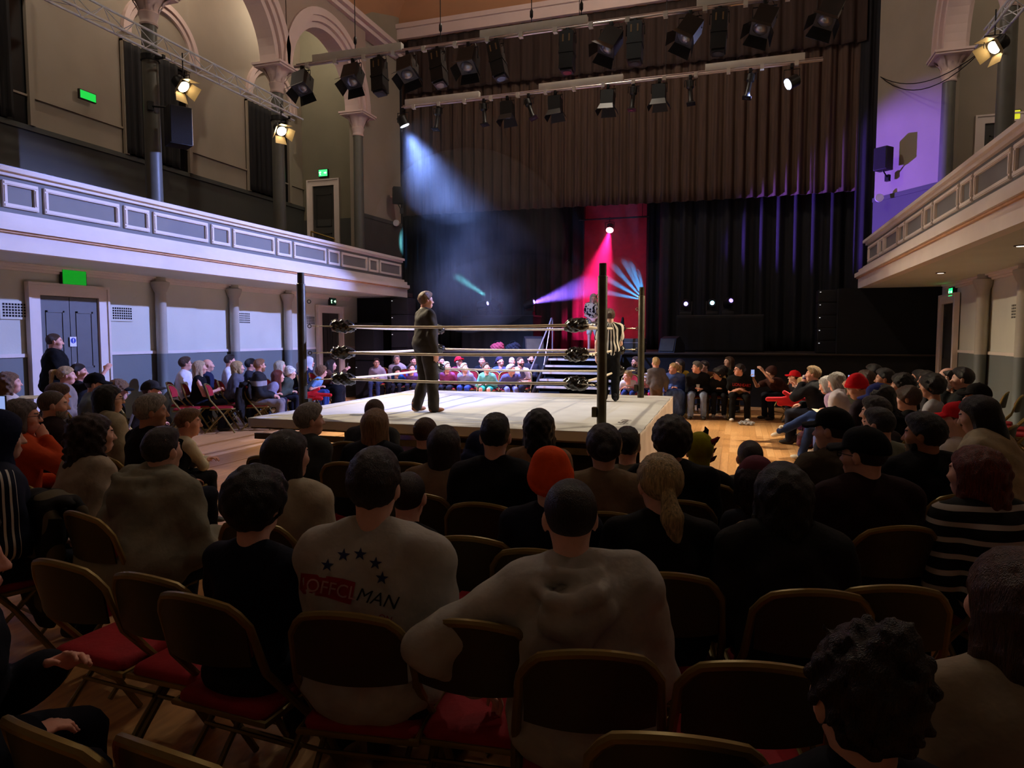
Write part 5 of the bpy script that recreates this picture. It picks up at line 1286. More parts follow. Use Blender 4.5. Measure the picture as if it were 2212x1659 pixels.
PP('child in navy hood hidden behind the man in black jacket', 'child in navy hood', (1036, 930), 20, y=5.2, s=.74, hair=None, cap=('hood', (26, 34, 66)), top=dict(c=(26, 34, 66), kind='hoodie'))
PP('boy with short dark hair in light grey top by the apron', 'boy in light grey top', (1356, 920), -8, y=4.46, s=.85, hair=('fade', 'black'), top=dict(c=(112, 108, 92), kind='tee', sl='short'))
msk = PP('child in yellow-green wrestling mask with red trim', 'child in yellow-green mask', (1512, 926), -6, y=4.46, s=.80, hair=None, cap=('helmet', (150, 150, 26)), top=dict(c=(22, 24, 24), kind='jacket', loose=.02), head=(-4, -8))
HRm, hcv = msk['HR'], msk['hc']
for k in range(5):
    w = R(-20 + k * 34); p0 = hcv + HRm @ A(.062, .10 * math.sin(w) - .03, .03 + .085 * math.cos(w) - .05); MB().tube([p0, p0 + A(.03, .0, .012), p0 + A(.05, -.006, .035)], [.018, .014, .003], 6).build('mask_spike', cloth((120, 20, 40)), msk['root'])
b = MB(); p0 = hcv + HRm @ A(.03, -.02, .108); b.tube([p0, p0 + A(.01, 0, .03), p0 + A(.0, 0, .05)], [.022, .014, .003], 8); b.build('mask_horn', cloth((30, 16, 40)), msk['root'])
PP('buzz-cut boy in grey striped jacket on the open floor side', 'buzz-cut boy in grey jacket', (1620, 946), -16, y=4.75, s=.8, hair=('buzz', 'dark'), top=dict(c=(90, 88, 84), kind='jacket', loose=.015))
# ------------------------------------------------------------------ right centre
PP('man in black cap and olive hoodie looking left', 'man in black cap and olive hoodie', (1800, 877), -30, y=4.46, hair=('buzz', 'dark'), cap=('cap', (14, 14, 15)), top=dict(c=(74, 66, 52), kind='hoodie', loose=.025), sh=1.08, head=(-30, 0))
PP('boy with short black hair in pale green t-shirt', 'boy in pale green t-shirt', (1900, 878), -28, y=5.3, s=.9, hair=('fade', 'black'), top=dict(c=(116, 124, 110), kind='tee', sl='short', loose=.015), head=(-24, 0))
PP('dark-haired boy just behind the boy in pale green', 'dark-haired boy behind the green t-shirt', (1892, 855), -34, y=6.0, s=.88, hair=('short', 'dark'), top=dict(c=(44, 40, 46), kind='jacket'), head=(-30, 0))
bl = PP('bearded heavy man in black t-shirt with pale neck label', 'bearded man in black t-shirt', (1998, 890), -26, y=4.46, hair=('short', 'black'), skin='olive', beard=('full', 'black'), top=dict(c=(18, 19, 24), kind='tee', sl='short', loose=.03), fat=1.35, sh=1.15, head=(-36, 0))
PP('woman with black hair in cream jacket with maroon cuffs', 'woman in cream jacket', (2112, 853), -62, y=5.2, hair=('long', 'black'), top=dict(c=(176, 166, 140), kind='jacket', loose=.045), fat=1.35, sh=1.2, arms=('lap', 'lap'), head=(0, -14), lean=22)
PP('child in bright red cap and white baseball shirt', 'child in red cap and white shirt', (2068, 866), -48, y=5.8, s=.8, hair=('buzz', 'light'), cap=('cap', (206, 18, 36)), top=dict(c=(226, 220, 214), kind='tee', sl='short', loose=.01), head=(-26, 2), ch=False)
# ------------------------------------------------------------------ right section, facing the ring
PP('person in bright red bandana hat among the right-hand seats', 'person in red bandana hat', (1852, 808), -66, f=7.4, hair=('buzz', 'dark'), cap=('beanie', (214, 12, 30)), top=dict(c=(40, 32, 44), kind='jacket'), head=(-20, -24))
PP('long black-haired person in blue-brimmed cap', 'person in blue-brimmed cap', (1900, 826), -58, f=6.2, hair=('bob', 'black'), cap=('cap', (50, 60, 130)), top=dict(c=(22, 22, 26), kind='hoodie', loose=.03), head=(-10, -10), sh=1.1, fat=1.2)
PP('man holding a phone up to his face on the right', 'man raising his phone', (1912, 795), -70, f=8.5, hair=('short', 'black'), skin='tan', top=dict(c=(52, 52, 44), kind='jacket', loose=.02), arms=('phone', 'phone'), head=(-10, 0))
PP('dark-haired person behind the man with the phone', 'dark-haired person behind the phone', (1888, 786), -72, f=9.55, hair=('short', 'black'), skin='fair', top=dict(c=(44, 40, 52), kind='jacket'), head=(-6, 0))
PP('fair-faced child third in line behind the raised phone', 'child behind the raised phone', (1872, 799), -72, f=9.0, s=.85, hair=('short', 'brown'), top=dict(c=(90, 80, 96), kind='tee', sl='short'), head=(-4, 0))
PP('young man with black curls in profile on the right', 'young man with black curls', (1948, 808), -72, f=7.75, hair=('curly', 'black'), skin='tan', top=dict(c=(20, 20, 26), kind='jacket', loose=.02), head=(-6, 6))
PP('boy with brown fringe in black jacket on the right', 'boy with brown fringe', (1962, 832), -60, f=6.7, s=.85, hair=('fringe', 'brown'), top=dict(c=(18, 18, 20), kind='jacket', loose=.02), head=(-10, 0))
PP('girl in glasses far back on the right', 'girl in glasses far back', (1984, 797), -74, f=10.2, s=.9, hair=('long', 'black'), glasses=True, skin='tan', top=dict(c=(26, 26, 30), kind='sweater'), head=(-4, 4))
PP('child half hidden beside the girl in glasses', 'child beside the girl in glasses', (2003, 800), -72, f=9.6, s=.84, hair=('short', 'dark'), skin='tan', top=dict(c=(60, 56, 60), kind='sweater'), head=(0, 0))
PP('dark-haired boy in white and navy shirt on the right', 'boy in white and navy shirt', (2014, 808), -66, f=7.3, s=.92, hair=('mop', 'black'), skin='tan', top=dict(c=(170, 170, 178), kind='tee', sl='short'), head=(0, 0))
PP('balding bearded man in glasses near the right door', 'balding man in glasses', (2046, 792), -72, f=8.7, hair=('balding', 'dark'), beard=('full', 'dark'), glasses=True, top=dict(c=(38, 42, 44), kind='jacket', loose=.02), head=(-4, 0))
cupman = PP('man in dark jacket drinking from a white cup', 'man drinking from a cup', (2080, 793), -68, f=7.7, hair=('short', 'dark'), top=dict(c=(36, 38, 38), kind='jacket', loose=.03), arms=('drink', 'lap'), head=(-4, 0), fat=1.15)
PP('boy in black cap with orange flames', 'boy in flame-patterned cap', (2112, 826), -60, f=6.7, s=.88, hair=('buzz', 'dark'), cap=('cap', (24, 20, 20)), top=dict(c=(34, 32, 34), kind='tee', sl='short'), head=(-14, 2))
# ------------------------------------------------------------------ front right row beside the ring
canman = PP('fair grey-haired man in dark jacket raising a drink can', 'man raising a can', (1757, 790), -72, f=10.8, hair=('short', (170, 140, 100)), skin='pink', top=dict(c=(34, 36, 42), kind='jacket', loose=.025), bot=((34, 36, 50), 'trousers'), arms=('lap', 'drink'), head=(-8, 4), far=False)
PP('woman in lilac patterned jacket beside the grey-haired hoodie wearer', 'woman in lilac jacket', (1786, 812), -68, f=9.95, hair=('bob', 'white'), skin='pink', top=dict(c=(176, 150, 186), kind='jacket', loose=.015), bot=((90, 100, 160), 'trousers'), shoes=(190, 170, 150), arms=('clasp', 'clasp'), head=(4, -18), far=False, lean=16)
jeans = PP('grey-haired person in pale hoodie and jeans with crossed legs', 'grey-haired person in pale hoodie', (1806, 804), -62, f=9.3, hair=('bob', 'grey'), skin='pink', top=dict(c=(196, 190, 200), kind='hoodie', loose=.03), bot=((44, 62, 110), 'trousers'), shoes=(206, 196, 180), arms=('clasp', 'clasp'), head=(4, -20), far=False, lean=20, fat=1.15,
           legs={-1: ((-.12, .48, .50), (-.13, .60, .09)), 1: ((-.02, .52, .62), (-.22, .86, .40))})
PP('toddler with fair hair in white top before the man with the can', 'toddler in white top', (1734, 813), -60, f=11.3, s=.62, hair=('short', 'blond'), top=dict(c=(210, 206, 220), kind='tee', sl='long'), arms=('raise', 'lap'), ch=False, ztop=1.03)
PP('boy in red cap and dark printed t-shirt', 'boy in red cap and dark t-shirt', (1716, 799), -130, f=13.4, s=.85, hair=('buzz', 'dark'), cap=('cap', (200, 24, 34)), top=dict(c=(34, 34, 42), kind='tee', sl='short'), head=(50, 4))
phoneman = PP('man in knitted cap and rust sweater filming with his phone', 'man filming with his phone', (1665, 790), -120, f=14.2, hair=('buzz', 'brown'), beard=('short', 'brown'), cap=('beanie', (70, 44, 40)), top=dict(c=(62, 36, 32), kind='sweater', sl='short', loose=.02), arms=('phone', 'raise'), head=(40, 2), turn=.6)
bk = PP('woman with tied-back dark hair in black t-shirt with red lettering', 'woman in black t-shirt with red lettering', (1597, 785), 176, f=14.0, hair=('bun', 'dark'), skin='pink', top=dict(c=(22, 22, 24), kind='tee', sl='short', loose=.02), bot=((20, 20, 22), 'trousers'), shoes=(226, 220, 210), arms=('clasp', 'clasp'), fat=1.2, glasses=True, head=(66, 4), far=False)
PP('boy in glasses and black zip jacket', 'boy in black zip jacket', (1552, 794), 176, f=14.3, s=.85, hair=('mop', 'black'), skin='tan', glasses=True, top=dict(c=(26, 25, 24), kind='jacket', loose=.02), bot=((24, 24, 30), 'trousers'), shoes=(120, 112, 104), arms=('clasp', 'clasp'), head=(68, 2))
cup2 = PP('grey-haired man in black sweater and pale jeans holding a cup', 'man in black sweater and jeans', (1506, 780), 178, f=14.4, hair=('short', (110, 104, 100)), skin='pink', top=dict(c=(22, 22, 26), kind='sweater', loose=.02), bot=((132, 148, 178), 'trousers'), shoes=(34, 32, 32), arms=('clasp', 'lap'), head=(64, 4), far=False, fat=1.08)
PP('blonde girl with high ponytail in shiny blue jacket and long skirt', 'girl in shiny blue jacket', (1455, 783), 172, f=14.7, s=.92, hair=('highpony', 'blond'), skin='pink', top=dict(m=mat('satin_blue', (58, 84, 150), .35, var=.3, vscale=12, bump=.6, bscale=16, spec=.6), c=(0, 0, 0), kind='jacket', loose=.03), bot=(mat('tie_dye_skirt', (70, 96, 150), .6, var=.7, vscale=9, stretch=(2, 2, .5)), 'skirt'), shoes=(60, 60, 70), arms=('clasp', 'clasp'), head=(62, 4), far=False)
PP('fair-haired boy standing in grey gilet and brown trousers', 'standing boy', (1417, 771), -20, f=14.5, pose='stand', seated=False, s=.74, hair=('fade', 'blond'), skin='pink', top=dict(c=(104, 98, 100), kind='jacket', loose=.02), bot=((104, 88, 76), 'trousers'), shoes=(214, 206, 204), arms=('side', 'front'), head=(-10, 4), far=False)
PP('long-haired woman behind in dark green top', 'woman in dark green top', (1574, 769), 170, f=15.8, hair=('long', 'brown'), top=dict(c=(42, 46, 40), kind='sweater', loose=.01), head=(66, 6))
PP('dark-haired person in black hood behind the boy in glasses', 'person in black hood', (1560, 790), 175, f=15.2, s=.92, hair=('mop', 'black'), top=dict(c=(24, 24, 26), kind='hoodie'), head=(60, 0))
PP('woman in yellow top with long dark hair behind the blue jacket', 'woman in yellow top', (1467, 775), 170, f=15.6, hair=('long', 'dark'), top=dict(c=(196, 166, 60), kind='tee', sl='short'), head=(60, 6))
PP('dark-haired person in rust-brown coat behind the black sweater', 'person in rust-brown coat', (1522, 779), 172, f=15.6, hair=('short', 'dark'), top=dict(c=(134, 82, 46), kind='coat'), head=(60, 4))
PP('bearded man in glasses behind the back right post', 'bearded man behind the post', (1374, 770), 178, f=16.2, hair=('short', 'brown'), beard=('full', 'brown'), glasses=True, skin='pink', top=dict(c=(46, 40, 38), kind='jacket', loose=.02), head=(56, 6))
PP('fair boy in white t-shirt left of the back right post', 'boy in white t-shirt left of the post', (1356, 800), 178, f=15.0, s=.78, hair=('short', 'blond'), skin='pink', top=dict(c=(216, 212, 214), kind='tee', sl='short'), bot=((52, 70, 130), 'trousers'), head=(40, 4))
PP('boy in white cap and t-shirt right of the back right post', 'boy in white cap right of the post', (1396, 806), 178, f=15.4, s=.78, hair=('short', 'light'), cap=('beanie', (226, 222, 226)), skin='pink', top=dict(c=(212, 208, 212), kind='tee', sl='short'), bot=((52, 70, 130), 'trousers'), head=(40, 4))
# ------------------------------------------------------------------ behind the ring, before the stage
B = [('boy in glasses and grey hoodie at the left end behind the ring', 'boy in grey hoodie', (813, 773), 18.4, dict(s=.88, hair=('short', 'dark'), glasses=True, top=dict(c=(172, 168, 190), kind='hoodie', loose=.015), bot=((52, 66, 110), 'trousers'), shoes=(190, 190, 220), head=(-30, 6), h=172)),
     ('grey-haired man in pale hoodie and glasses behind the ring', 'man in pale hoodie', (857, 767), 18.4, dict(hair=('short', 'grey'), glasses=True, top=dict(c=(184, 182, 202), kind='hoodie', loose=.03), head=(-40, 16), fat=1.15)),
     ('small boy in blue t-shirt before the pale hoodie', 'small boy in blue t-shirt', (857, 791), 17.4, dict(s=.76, hair=('mop', 'dark'), top=dict(c=(36, 80, 150), kind='tee', sl='short'), head=(-48, 6))),
     ('dark-haired man half hidden behind the announcer', 'man behind the announcer', (893, 769), 18.3, dict(hair=('short', 'dark'), skin='pink', top=dict(c=(70, 90, 120), kind='tee', sl='short'), head=(-50, 6))),
     ('child in purple top left of the announcer', 'child in purple top', (889, 785), 17.3, dict(s=.8, hair=('short', 'brown'), skin='pink', top=dict(c=(128, 96, 180), kind='tee', sl='short'), head=(-50, 16))),
     ('man in glasses and grey-blue shirt looking up', 'man in grey-blue shirt', (953, 770), 17.6, dict(hair=('short', 'dark'), glasses=True, skin='pink', top=dict(c=(96, 112, 140), kind='tee', sl='short'), head=(-58, 20))),
     ('fair child in pink and maroon top just right of the announcer', 'child in pink and maroon top', (965, 781), 16.7, dict(s=.85, hair=('short', 'pale'), skin='pink', top=dict(c=(150, 70, 116), kind='sweater'), head=(-58, 20))),
     ('person in red cap behind the ring', 'person in red cap behind the ring', (991, 769), 17.5, dict(hair=('buzz', 'dark'), cap=('cap', (204, 24, 44)), top=dict(c=(150, 40, 70), kind='jacket'), head=(-60, 22))),
     ('child in grey hoodie looking up in front of the red cap', 'child in grey hoodie', (1003, 784), 16.6, dict(s=.84, hair=('short', 'pale'), skin='pink', top=dict(c=(146, 146, 178), kind='hoodie', loose=.015), bot=((50, 70, 140), 'trousers'), head=(-56, 24))),
     ('smiling man far back beneath the stage edge', 'smiling man beneath the stage edge', (1041, 769), 18.3, dict(hair=('buzz', 'brown'), skin='pink', top=dict(c=(30, 30, 38), kind='jacket'), head=(-20, 4))),
     ('boy in turquoise shirt and shorts behind the ring', 'boy in turquoise shirt', (1050, 783), 16.2, dict(s=.86, hair=('short', 'brown'), skin='pink', top=dict(c=(122, 200, 190), kind='tee', sl='long', loose=.01), bot=((60, 178, 172), 'shorts'), head=(-50, 26), arms=('knees', 'lap'))),
     ('man in blue t-shirt and cap looking up at the stage', 'man in blue t-shirt', (1080, 769), 17.3, dict(hair=('buzz', 'dark'), cap=('capback', (60, 50, 76)), skin='pink', top=dict(c=(84, 96, 166), kind='tee', sl='short'), head=(-58, 24))),
     ('bald man behind the bearded man in white', 'bald man behind the white t-shirt', (1106, 770), 18.0, dict(hair=None, skin='pink', top=dict(c=(60, 54, 80), kind='sweater'), head=(-40, 6))),
     ('bearded man in white t-shirt laughing beside the stairs', 'bearded man in white t-shirt', (1124, 770), 16.8, dict(hair=('buzz', 'brown'), beard=('short', 'brown'), skin='pink', top=dict(c=(222, 216, 230), kind='tee', sl='short'), head=(-56, 8), arms=('fold', 'lap'))),
     ('child in denim jacket pointing towards the stairs', 'child in denim jacket', (1104, 786), 16.1, dict(s=.85, hair=('short', 'white'), skin='pink', top=dict(c=(84, 84, 132), kind='jacket', loose=.015), bot=((110, 116, 170), 'trousers'), head=(-58, 10), arms=('lap', 'raise'), h=150)),
     ('bearded man in dark jacket at the foot of the stairs', 'bearded man at the stairs', (1146, 764), 17.75, dict(hair=('short', 'black'), beard=('full', 'black'), skin='pink', top=dict(c=(34, 32, 40), kind='jacket', loose=.02), head=(-40, 8), arms=('hold', 'hold')))]
for lb, sh_, px, f_, kw in B: PP(lb, sh_, px, kw.pop('h', 180), f=f_, **kw)
# ------------------------------------------------------------------ along the left wall
Wl = [('woman in white t-shirt and glasses by the left wall', 'woman in white t-shirt', (400, 770), 12.8, 62, dict(hair=('short', 'brown'), glasses=True, skin='pink', top=dict(c=(222, 218, 230), kind='tee', sl='short', loose=.02), fat=1.15)),
      ('blonde woman in black sleeveless top clasping her hands', 'blonde woman in black top', (432, 778), 12.5, 58, dict(hair=('long', (214, 186, 150)), skin='pink', top=dict(c=(18, 18, 22), kind='tee', sl='none'), arms=('hold', 'hold'))),
      ('bald man in navy shirt behind the blonde woman', 'bald man in navy shirt', (449, 774), 13.4, 60, dict(hair=None, skin='pink', top=dict(c=(32, 38, 66), kind='polo', sl='short'))),
      ('dark-haired man in white polo shirt by the left wall', 'man in white polo shirt', (496, 765), 13.7, 62, dict(hair=('fade', 'dark'), skin='pink', top=dict(c=(214, 216, 232), kind='polo', sl='short', loose=.01))),
      ('blonde woman in grey jumper left of the banded fleece', 'blonde woman in grey jumper', (514, 779), 13.2, 60, dict(hair=('bob', 'blond'), skin='pink', top=dict(c=(92, 90, 100), kind='sweater', loose=.02))),
      ('dark-haired man between the white polo and the banded fleece', 'dark-haired man behind the fleece', (541, 774), 14.5, 62, dict(hair=('short', 'black'), skin='pink', top=dict(c=(40, 42, 52), kind='jacket'))),
      ('woman with long white-blonde hair near the left post', 'woman with white-blonde hair', (606, 778), 14.2, 66, dict(hair=('long', 'pale'), skin='pink', top=dict(c=(120, 112, 110), kind='sweater'))),
      ('girl with long auburn-brown hair in lilac-grey top', 'girl in lilac-grey top', (601, 798), 13.2, 62, dict(s=.88, hair=('long', 'auburn'), skin='pink', top=dict(c=(140, 136, 164), kind='sweater', loose=.01))),
      ('child in white patterned hat beside the left post', 'child in white patterned hat', (627, 790), 13.8, 66, dict(s=.86, hair=('buzz', 'dark'), cap=('beanie', mat('hat_pattern', (224, 220, 206), .8, var=.6, vscale=30)), top=dict(c=(66, 74, 66), kind='hoodie', loose=.02))),
      ('woman with white hair half hidden by the left post', 'woman with white hair by the post', (654, 779), 15.4, 70, dict(hair=('bob', 'white'), skin='pink', top=dict(c=(44, 46, 62), kind='jacket'))),
      ('young person in pale hood right of the left post', 'person in pale hood', (668, 770), 16.6, 70, dict(hair=None, cap=('hood', (206, 206, 224)), skin='pink', top=dict(c=(40, 44, 70), kind='jacket', loose=.02), bot=((34, 40, 70), 'trousers'))),
      ('curly-haired boy in light blue t-shirt and jeans', 'curly-haired boy in blue t-shirt', (695, 790), 15.2, 72, dict(s=.84, hair=('curly', 'light'), skin='pink', top=dict(c=(116, 160, 220), kind='tee', sl='short'), bot=((46, 66, 124), 'trousers'), shoes=(210, 210, 230))),
      ]
for lb, sh_, px, f_, h_, kw in Wl: PP(lb, sh_, px, h_, f=f_, far=False if f_ < 13.6 else True, **kw)
BAND = pattern_mat('banded_fleece', (30, 31, 36), (140, 138, 146), lambda m, x, y, z, tc, N, L: m('SUBTRACT', .045, m('ABSOLUTE', m('SUBTRACT', z, .86))), fac=0.0)
PP('man in black fleece with grey chest band and grey trousers', 'man in banded fleece', (560, 774), 60, f=12.7, hair=('fade', (150, 104, 70)), skin='pink', beard=('short', (150, 104, 70)), glasses=True, top=dict(m=BAND, c=(30, 31, 36), kind='jacket', loose=.02), bot=((118, 112, 116), 'trousers'), shoes=(40, 42, 48), arms=('lap', 'lap'), far=False, fat=1.12)
selfie = PP('brunette woman holding up a pale phone right of the left post', 'brunette with phone', (716, 776), 76, f=16.0, hair=('long', 'dark'), skin='pink', top=dict(c=(84, 52, 46), kind='sweater', loose=.01), bot=((22, 22, 26), 'skirt'), shoes=(226, 224, 234), arms=('phone', 'lap'))
# ------------------------------------------------------------------ left section
Lf = [('woman with curly fair hair in cream cardigan at the far left', 'woman with curly fair hair', (22, 803), 8.2, 42, dict(hair=('longcurly', 'light'), skin='pink', top=dict(c=(196, 182, 166), kind='sweater', loose=.01), head=(0, 2))),
      ('person with blond ponytail and taupe shirt at left', 'person with blond ponytail', (143, 790), 9.4, 44, dict(hair=('highpony', 'blond'), skin='pink', top=dict(c=(124, 112, 104), kind='polo', loose=.02), head=(0, 0), far=False)),
      ('dark-haired woman in black raising her hand by the door', 'woman raising her hand', (170, 784), 10.2, 44, dict(hair=('bun', 'dark'), skin='pink', top=dict(c=(22, 22, 26), kind='tee', sl='short'), arms=('raise', 'lap'), head=(4, 4))),
      ('person in black flat-brimmed cap and denim jacket', 'person in cap and denim jacket', (205, 804), 8.1, 34, dict(hair=('buzz', 'dark'), cap=('cap', (18, 18, 20)), top=dict(c=(118, 132, 138), kind='jacket', loose=.03), head=(20, -4), far=False)),
      ('boy with brown fringe behind the shaven man', 'boy with brown fringe at left', (125, 826), 7.4, 36, dict(s=.86, hair=('fringe', 'brown'), skin='pink', top=dict(c=(70, 70, 82), kind='hoodie'), head=(10, 2))),
      ('shaven-headed man in dark maroon jumper', 'shaven-headed man in maroon', (114, 840), 5.6, 26, dict(hair=('buzz', (96, 84, 76)), top=dict(c=(36, 22, 26), kind='jacket', loose=.025), beard=('short', 'grey'), head=(14, 0), sh=1.08)),
      ('curly-haired child in black visor and hoodie at left', 'child in black visor', (256, 820), 8.7, 40, dict(s=.84, hair=('curly', 'light'), cap=('cap', (18, 18, 20)), skin='pink', top=dict(c=(24, 22, 24), kind='hoodie', loose=.015), arms=('clasp', 'clasp'), head=(14, -4))),
      ('child in black and white cap with dark gilet', 'child in black and white cap', (326, 820), 8.7, 30, dict(s=.86, hair=('buzz', 'brown'), cap=('cap', (40, 38, 38)), skin='pink', top=dict(c=(60, 58, 56), kind='hoodie'), head=(26, 2))),
      ('woman with dark bob and glasses in beige jumper', 'woman with dark bob', (236, 830), 6.1, 24, dict(hair=('bob', 'black'), glasses=True, top=dict(c=(156, 146, 122), kind='sweater', loose=.03), fat=1.2, head=(16, 0))),
      ('older man with white cropped hair in black jacket', 'older man with white hair', (326, 850), 5.0, 20, dict(hair=('short', (170, 164, 156)), skin='tan', top=dict(c=(18, 18, 22), kind='jacket', loose=.02), head=(22, 0))),
      ('grey-haired woman in orange jumper with hand at her mouth', 'woman in orange jumper', (48, 860), 4.9, 30, dict(hair=('bob', (110, 104, 106)), glasses=True, skin='pink', top=dict(c=(190, 70, 32), kind='sweater', loose=.015), arms=('face', 'lap'), head=(16, 0))),
      ('woman with long dark curls in cream top at left', 'woman with long dark curls', (205, 893), 4.3, 14, dict(hair=('longcurly', (58, 38, 32)), top=dict(c=(170, 158, 140), kind='sweater', loose=.015), head=(14, 0))),
      ('small boy in black gilet and cream sleeves beside the aisle', 'small boy in black gilet', (405, 880), 5.9, 22, dict(s=.78, hair=('fade', 'light'), skin='pink', top=dict(c=(212, 204, 178), kind='sweater', loose=.0), arms=('fold', 'fold'), head=(26, 0), bot=((22, 22, 26), 'trousers'))),
      ('person in navy hooded track top with white sleeve stripes at the left edge', 'person in striped track top', (-6, 884), 3.5, 24, dict(hair=None, cap=('hood', (22, 30, 60)), top=dict(m=pattern_mat('track_stripes', (20, 26, 48), (214, 212, 206), lambda m, x, y, z, tc, N, L: m('MULTIPLY', m('MULTIPLY', m('GREATER_THAN', x, .19), m('GREATER_THAN', .045, m('ABSOLUTE', m('SUBTRACT', y, .05)))), m('GREATER_THAN', m('SINE', m('MULTIPLY', y, 210.0)), .5)), fac=.5), c=(20, 26, 48), kind='hoodie', loose=.02), head=(6, 0), sh=1.08))]
LP = {}
for lb, sh_, px, f_, h_, kw in Lf: LP[sh_] = PP(lb, sh_, px, h_, f=f_, **kw)
r = LP['small boy in black gilet']; vst = r['root']
pr = [el(r['sp'](0, .0, .08), A(.165, .13, .14) * .8 + .02, 0, r['T']), el(r['sp'](0, .0, .30), A(.165, .12, .18) * .8 + .022, .06, r['T']), rc(r['sp'](-.11, -.008, .42), r['sp'](.11, -.008, .42), .062, k=.04)]
lo, hi = bounds(pr, .05); V, Q = sdf_mesh(field(pr), lo, hi, .016); link('gilet', np_mesh('gilet', V, Q), cloth((18, 18, 20)), vst)
# ------------------------------------------------------------------ nearest the camera
PP('woman with long brown hair in cream cardigan at the right edge, closest row', 'woman in cream cardigan', (2200, 1180), -14, f=1.5, hair=('wavy', 'brown'), top=dict(c=(150, 140, 120), kind='sweater', loose=.02), head=(-10, 0))
PP('child with messy brown hair low at the bottom right', 'child with messy hair', (1868, 1362), -14, f=1.22, s=.86, hair=('messy', 'dark'), top=dict(c=(20, 22, 30), kind='jacket', loose=.02), head=(-4, 8))
PP('person in navy fleece seated sideways at the bottom left corner', 'person in navy fleece', (-100, 1105), 40, f=1.8, hair=('short', 'dark'), skin='pink', top=dict(c=(18, 20, 32), kind='jacket', loose=.03), fat=1.2, arms=('lap', 'hold'), head=(0, 0))
# prints on garments
WHT = mat('print_pale', (190, 150, 146), .8, var=.1); NAVY = mat('print_navy', (30, 36, 84), .8, var=.1); REDP_ = mat('print_red', (150, 22, 32), .8, var=.15); BLKP = mat('print_black', (22, 22, 24), .8, var=.1)
for (x, y) in ((707, 1221), (742, 1199), (778, 1197), (811, 1217), (825, 1249)):
    V, F = fine(star(x, y, 15, .12), 4); pixel_decal(off, 'sweatshirt', V, F, NAVY, 'star_print')
q = [(650, 1238), (680, 1241), (710, 1245), (740, 1250), (768, 1258), (762, 1290), (757, 1306), (735, 1300), (705, 1290), (680, 1286), (655, 1283), (647, 1272)]
V, F = fine(q, 8); pixel_decal(off, 'sweatshirt', V, F, REDP_, 'red_box_print')
V, F = text_2d('OFFCL', 41, 658, 1275, 11, 0, .92); pixel_decal(off, 'sweatshirt', V, F, WHT, 'lettering', .006)
V, F = text_2d('MAN', 41, 766, 1296, 13, .22, 1.0); pixel_decal(off, 'sweatshirt', V, F, BLKP, 'lettering', .006)
V, F = text_2d('ON', 19, 815, 1338, 14, .1); pixel_decal(off, 'sweatshirt', V, F, REDP_, 'lettering', .006)
V, F = text_2d('LIONHEART', 9.5, 1582, 833.5, 4, 0, .78); pixel_decal(bk, 't_shirt', V, F, mat('print_crimson', (190, 44, 54), .7), 'lettering', .006)
V, F = fine([(1588, 838), (1600, 836), (1610, 839), (1607, 848), (1597, 852), (1589, 847)], 3); pixel_decal(bk, 't_shirt', V, F, mat('print_bronze', (128, 106, 70), .7, var=.5, vscale=60), 'emblem_print', .006)
V, F = fine([(1966, 961.5), (1994, 962), (1994, 968), (1966, 968)], 3); pixel_decal(bl, 't_shirt', V, F, mat('print_grey', (150, 146, 134), .7), 'neck_label', .004)
print('PEOPLE', len(PEOPLE), 'TRIS', sum(p['tri'] for p in PEOPLE))
# ------------------------------------------------------------------ empty chairs in view
def chair_px(u, v, h, label, z=.868):
    """chair whose back-top centre shows at the pixel"""
    p = on(u, v, z=z); a = R(-h); o = (0, -.285); chair((p.x - (math.cos(a) * o[0] - math.sin(a) * o[1]), p.y - (math.sin(a) * o[0] + math.cos(a) * o[1])), h, label, 'empty gold folding chairs')
chair_px(112, 1216, 4, 'empty folding chair at the left end of the second row from the camera'); chair_px(300, 1246, 2, 'empty folding chair left of the boy in navy t-shirt')
chair_px(1012, 1348, -6, 'folding chair between the starred sweatshirt and the grey hoodie'); chair_px(1640, 1440, -10, 'empty folding chair left of the messy-haired child')
chair_px(1942, 1272, -12, 'empty folding chair behind the man in maroon jacket'); chair_px(1010, 1164, -4, 'empty folding chair left of the child in orange cap')
chair_px(60, 1582, 8, 'empty folding chair in the bottom left corner'); chair_px(330, 1622, 6, 'empty folding chair at the bottom edge left of centre')
chair_px(1470, 1600, -8, 'empty folding chair at the bottom edge right of centre')
def chair_at(u, v, h, label, f): 
    p = on(u, v, f=f); chair((p.x, p.y), h, label, 'empty gold folding chairs')
chair_at(402, 850, 62, 'empty red chair before the woman in white t-shirt', 12.05); chair_at(480, 850, 60, 'empty red chair between the blonde woman and the banded fleece', 12.3)
chair_at(80, 880, 46, 'empty red chair right of the woman with curly fair hair', 8.7)
chair_at(2190, 985, -100, 'empty red chair with gold rim at the right edge', 4.9)
for k, (u, f) in enumerate(((2128, 10.6), (2156, 10.0), (2184, 9.4), (2210, 8.8))):
    chair_at(u, 880, -70, ('first', 'second', 'third', 'fourth')[k] + ' empty red chair in the row along the right wall, counted from the stage', f)
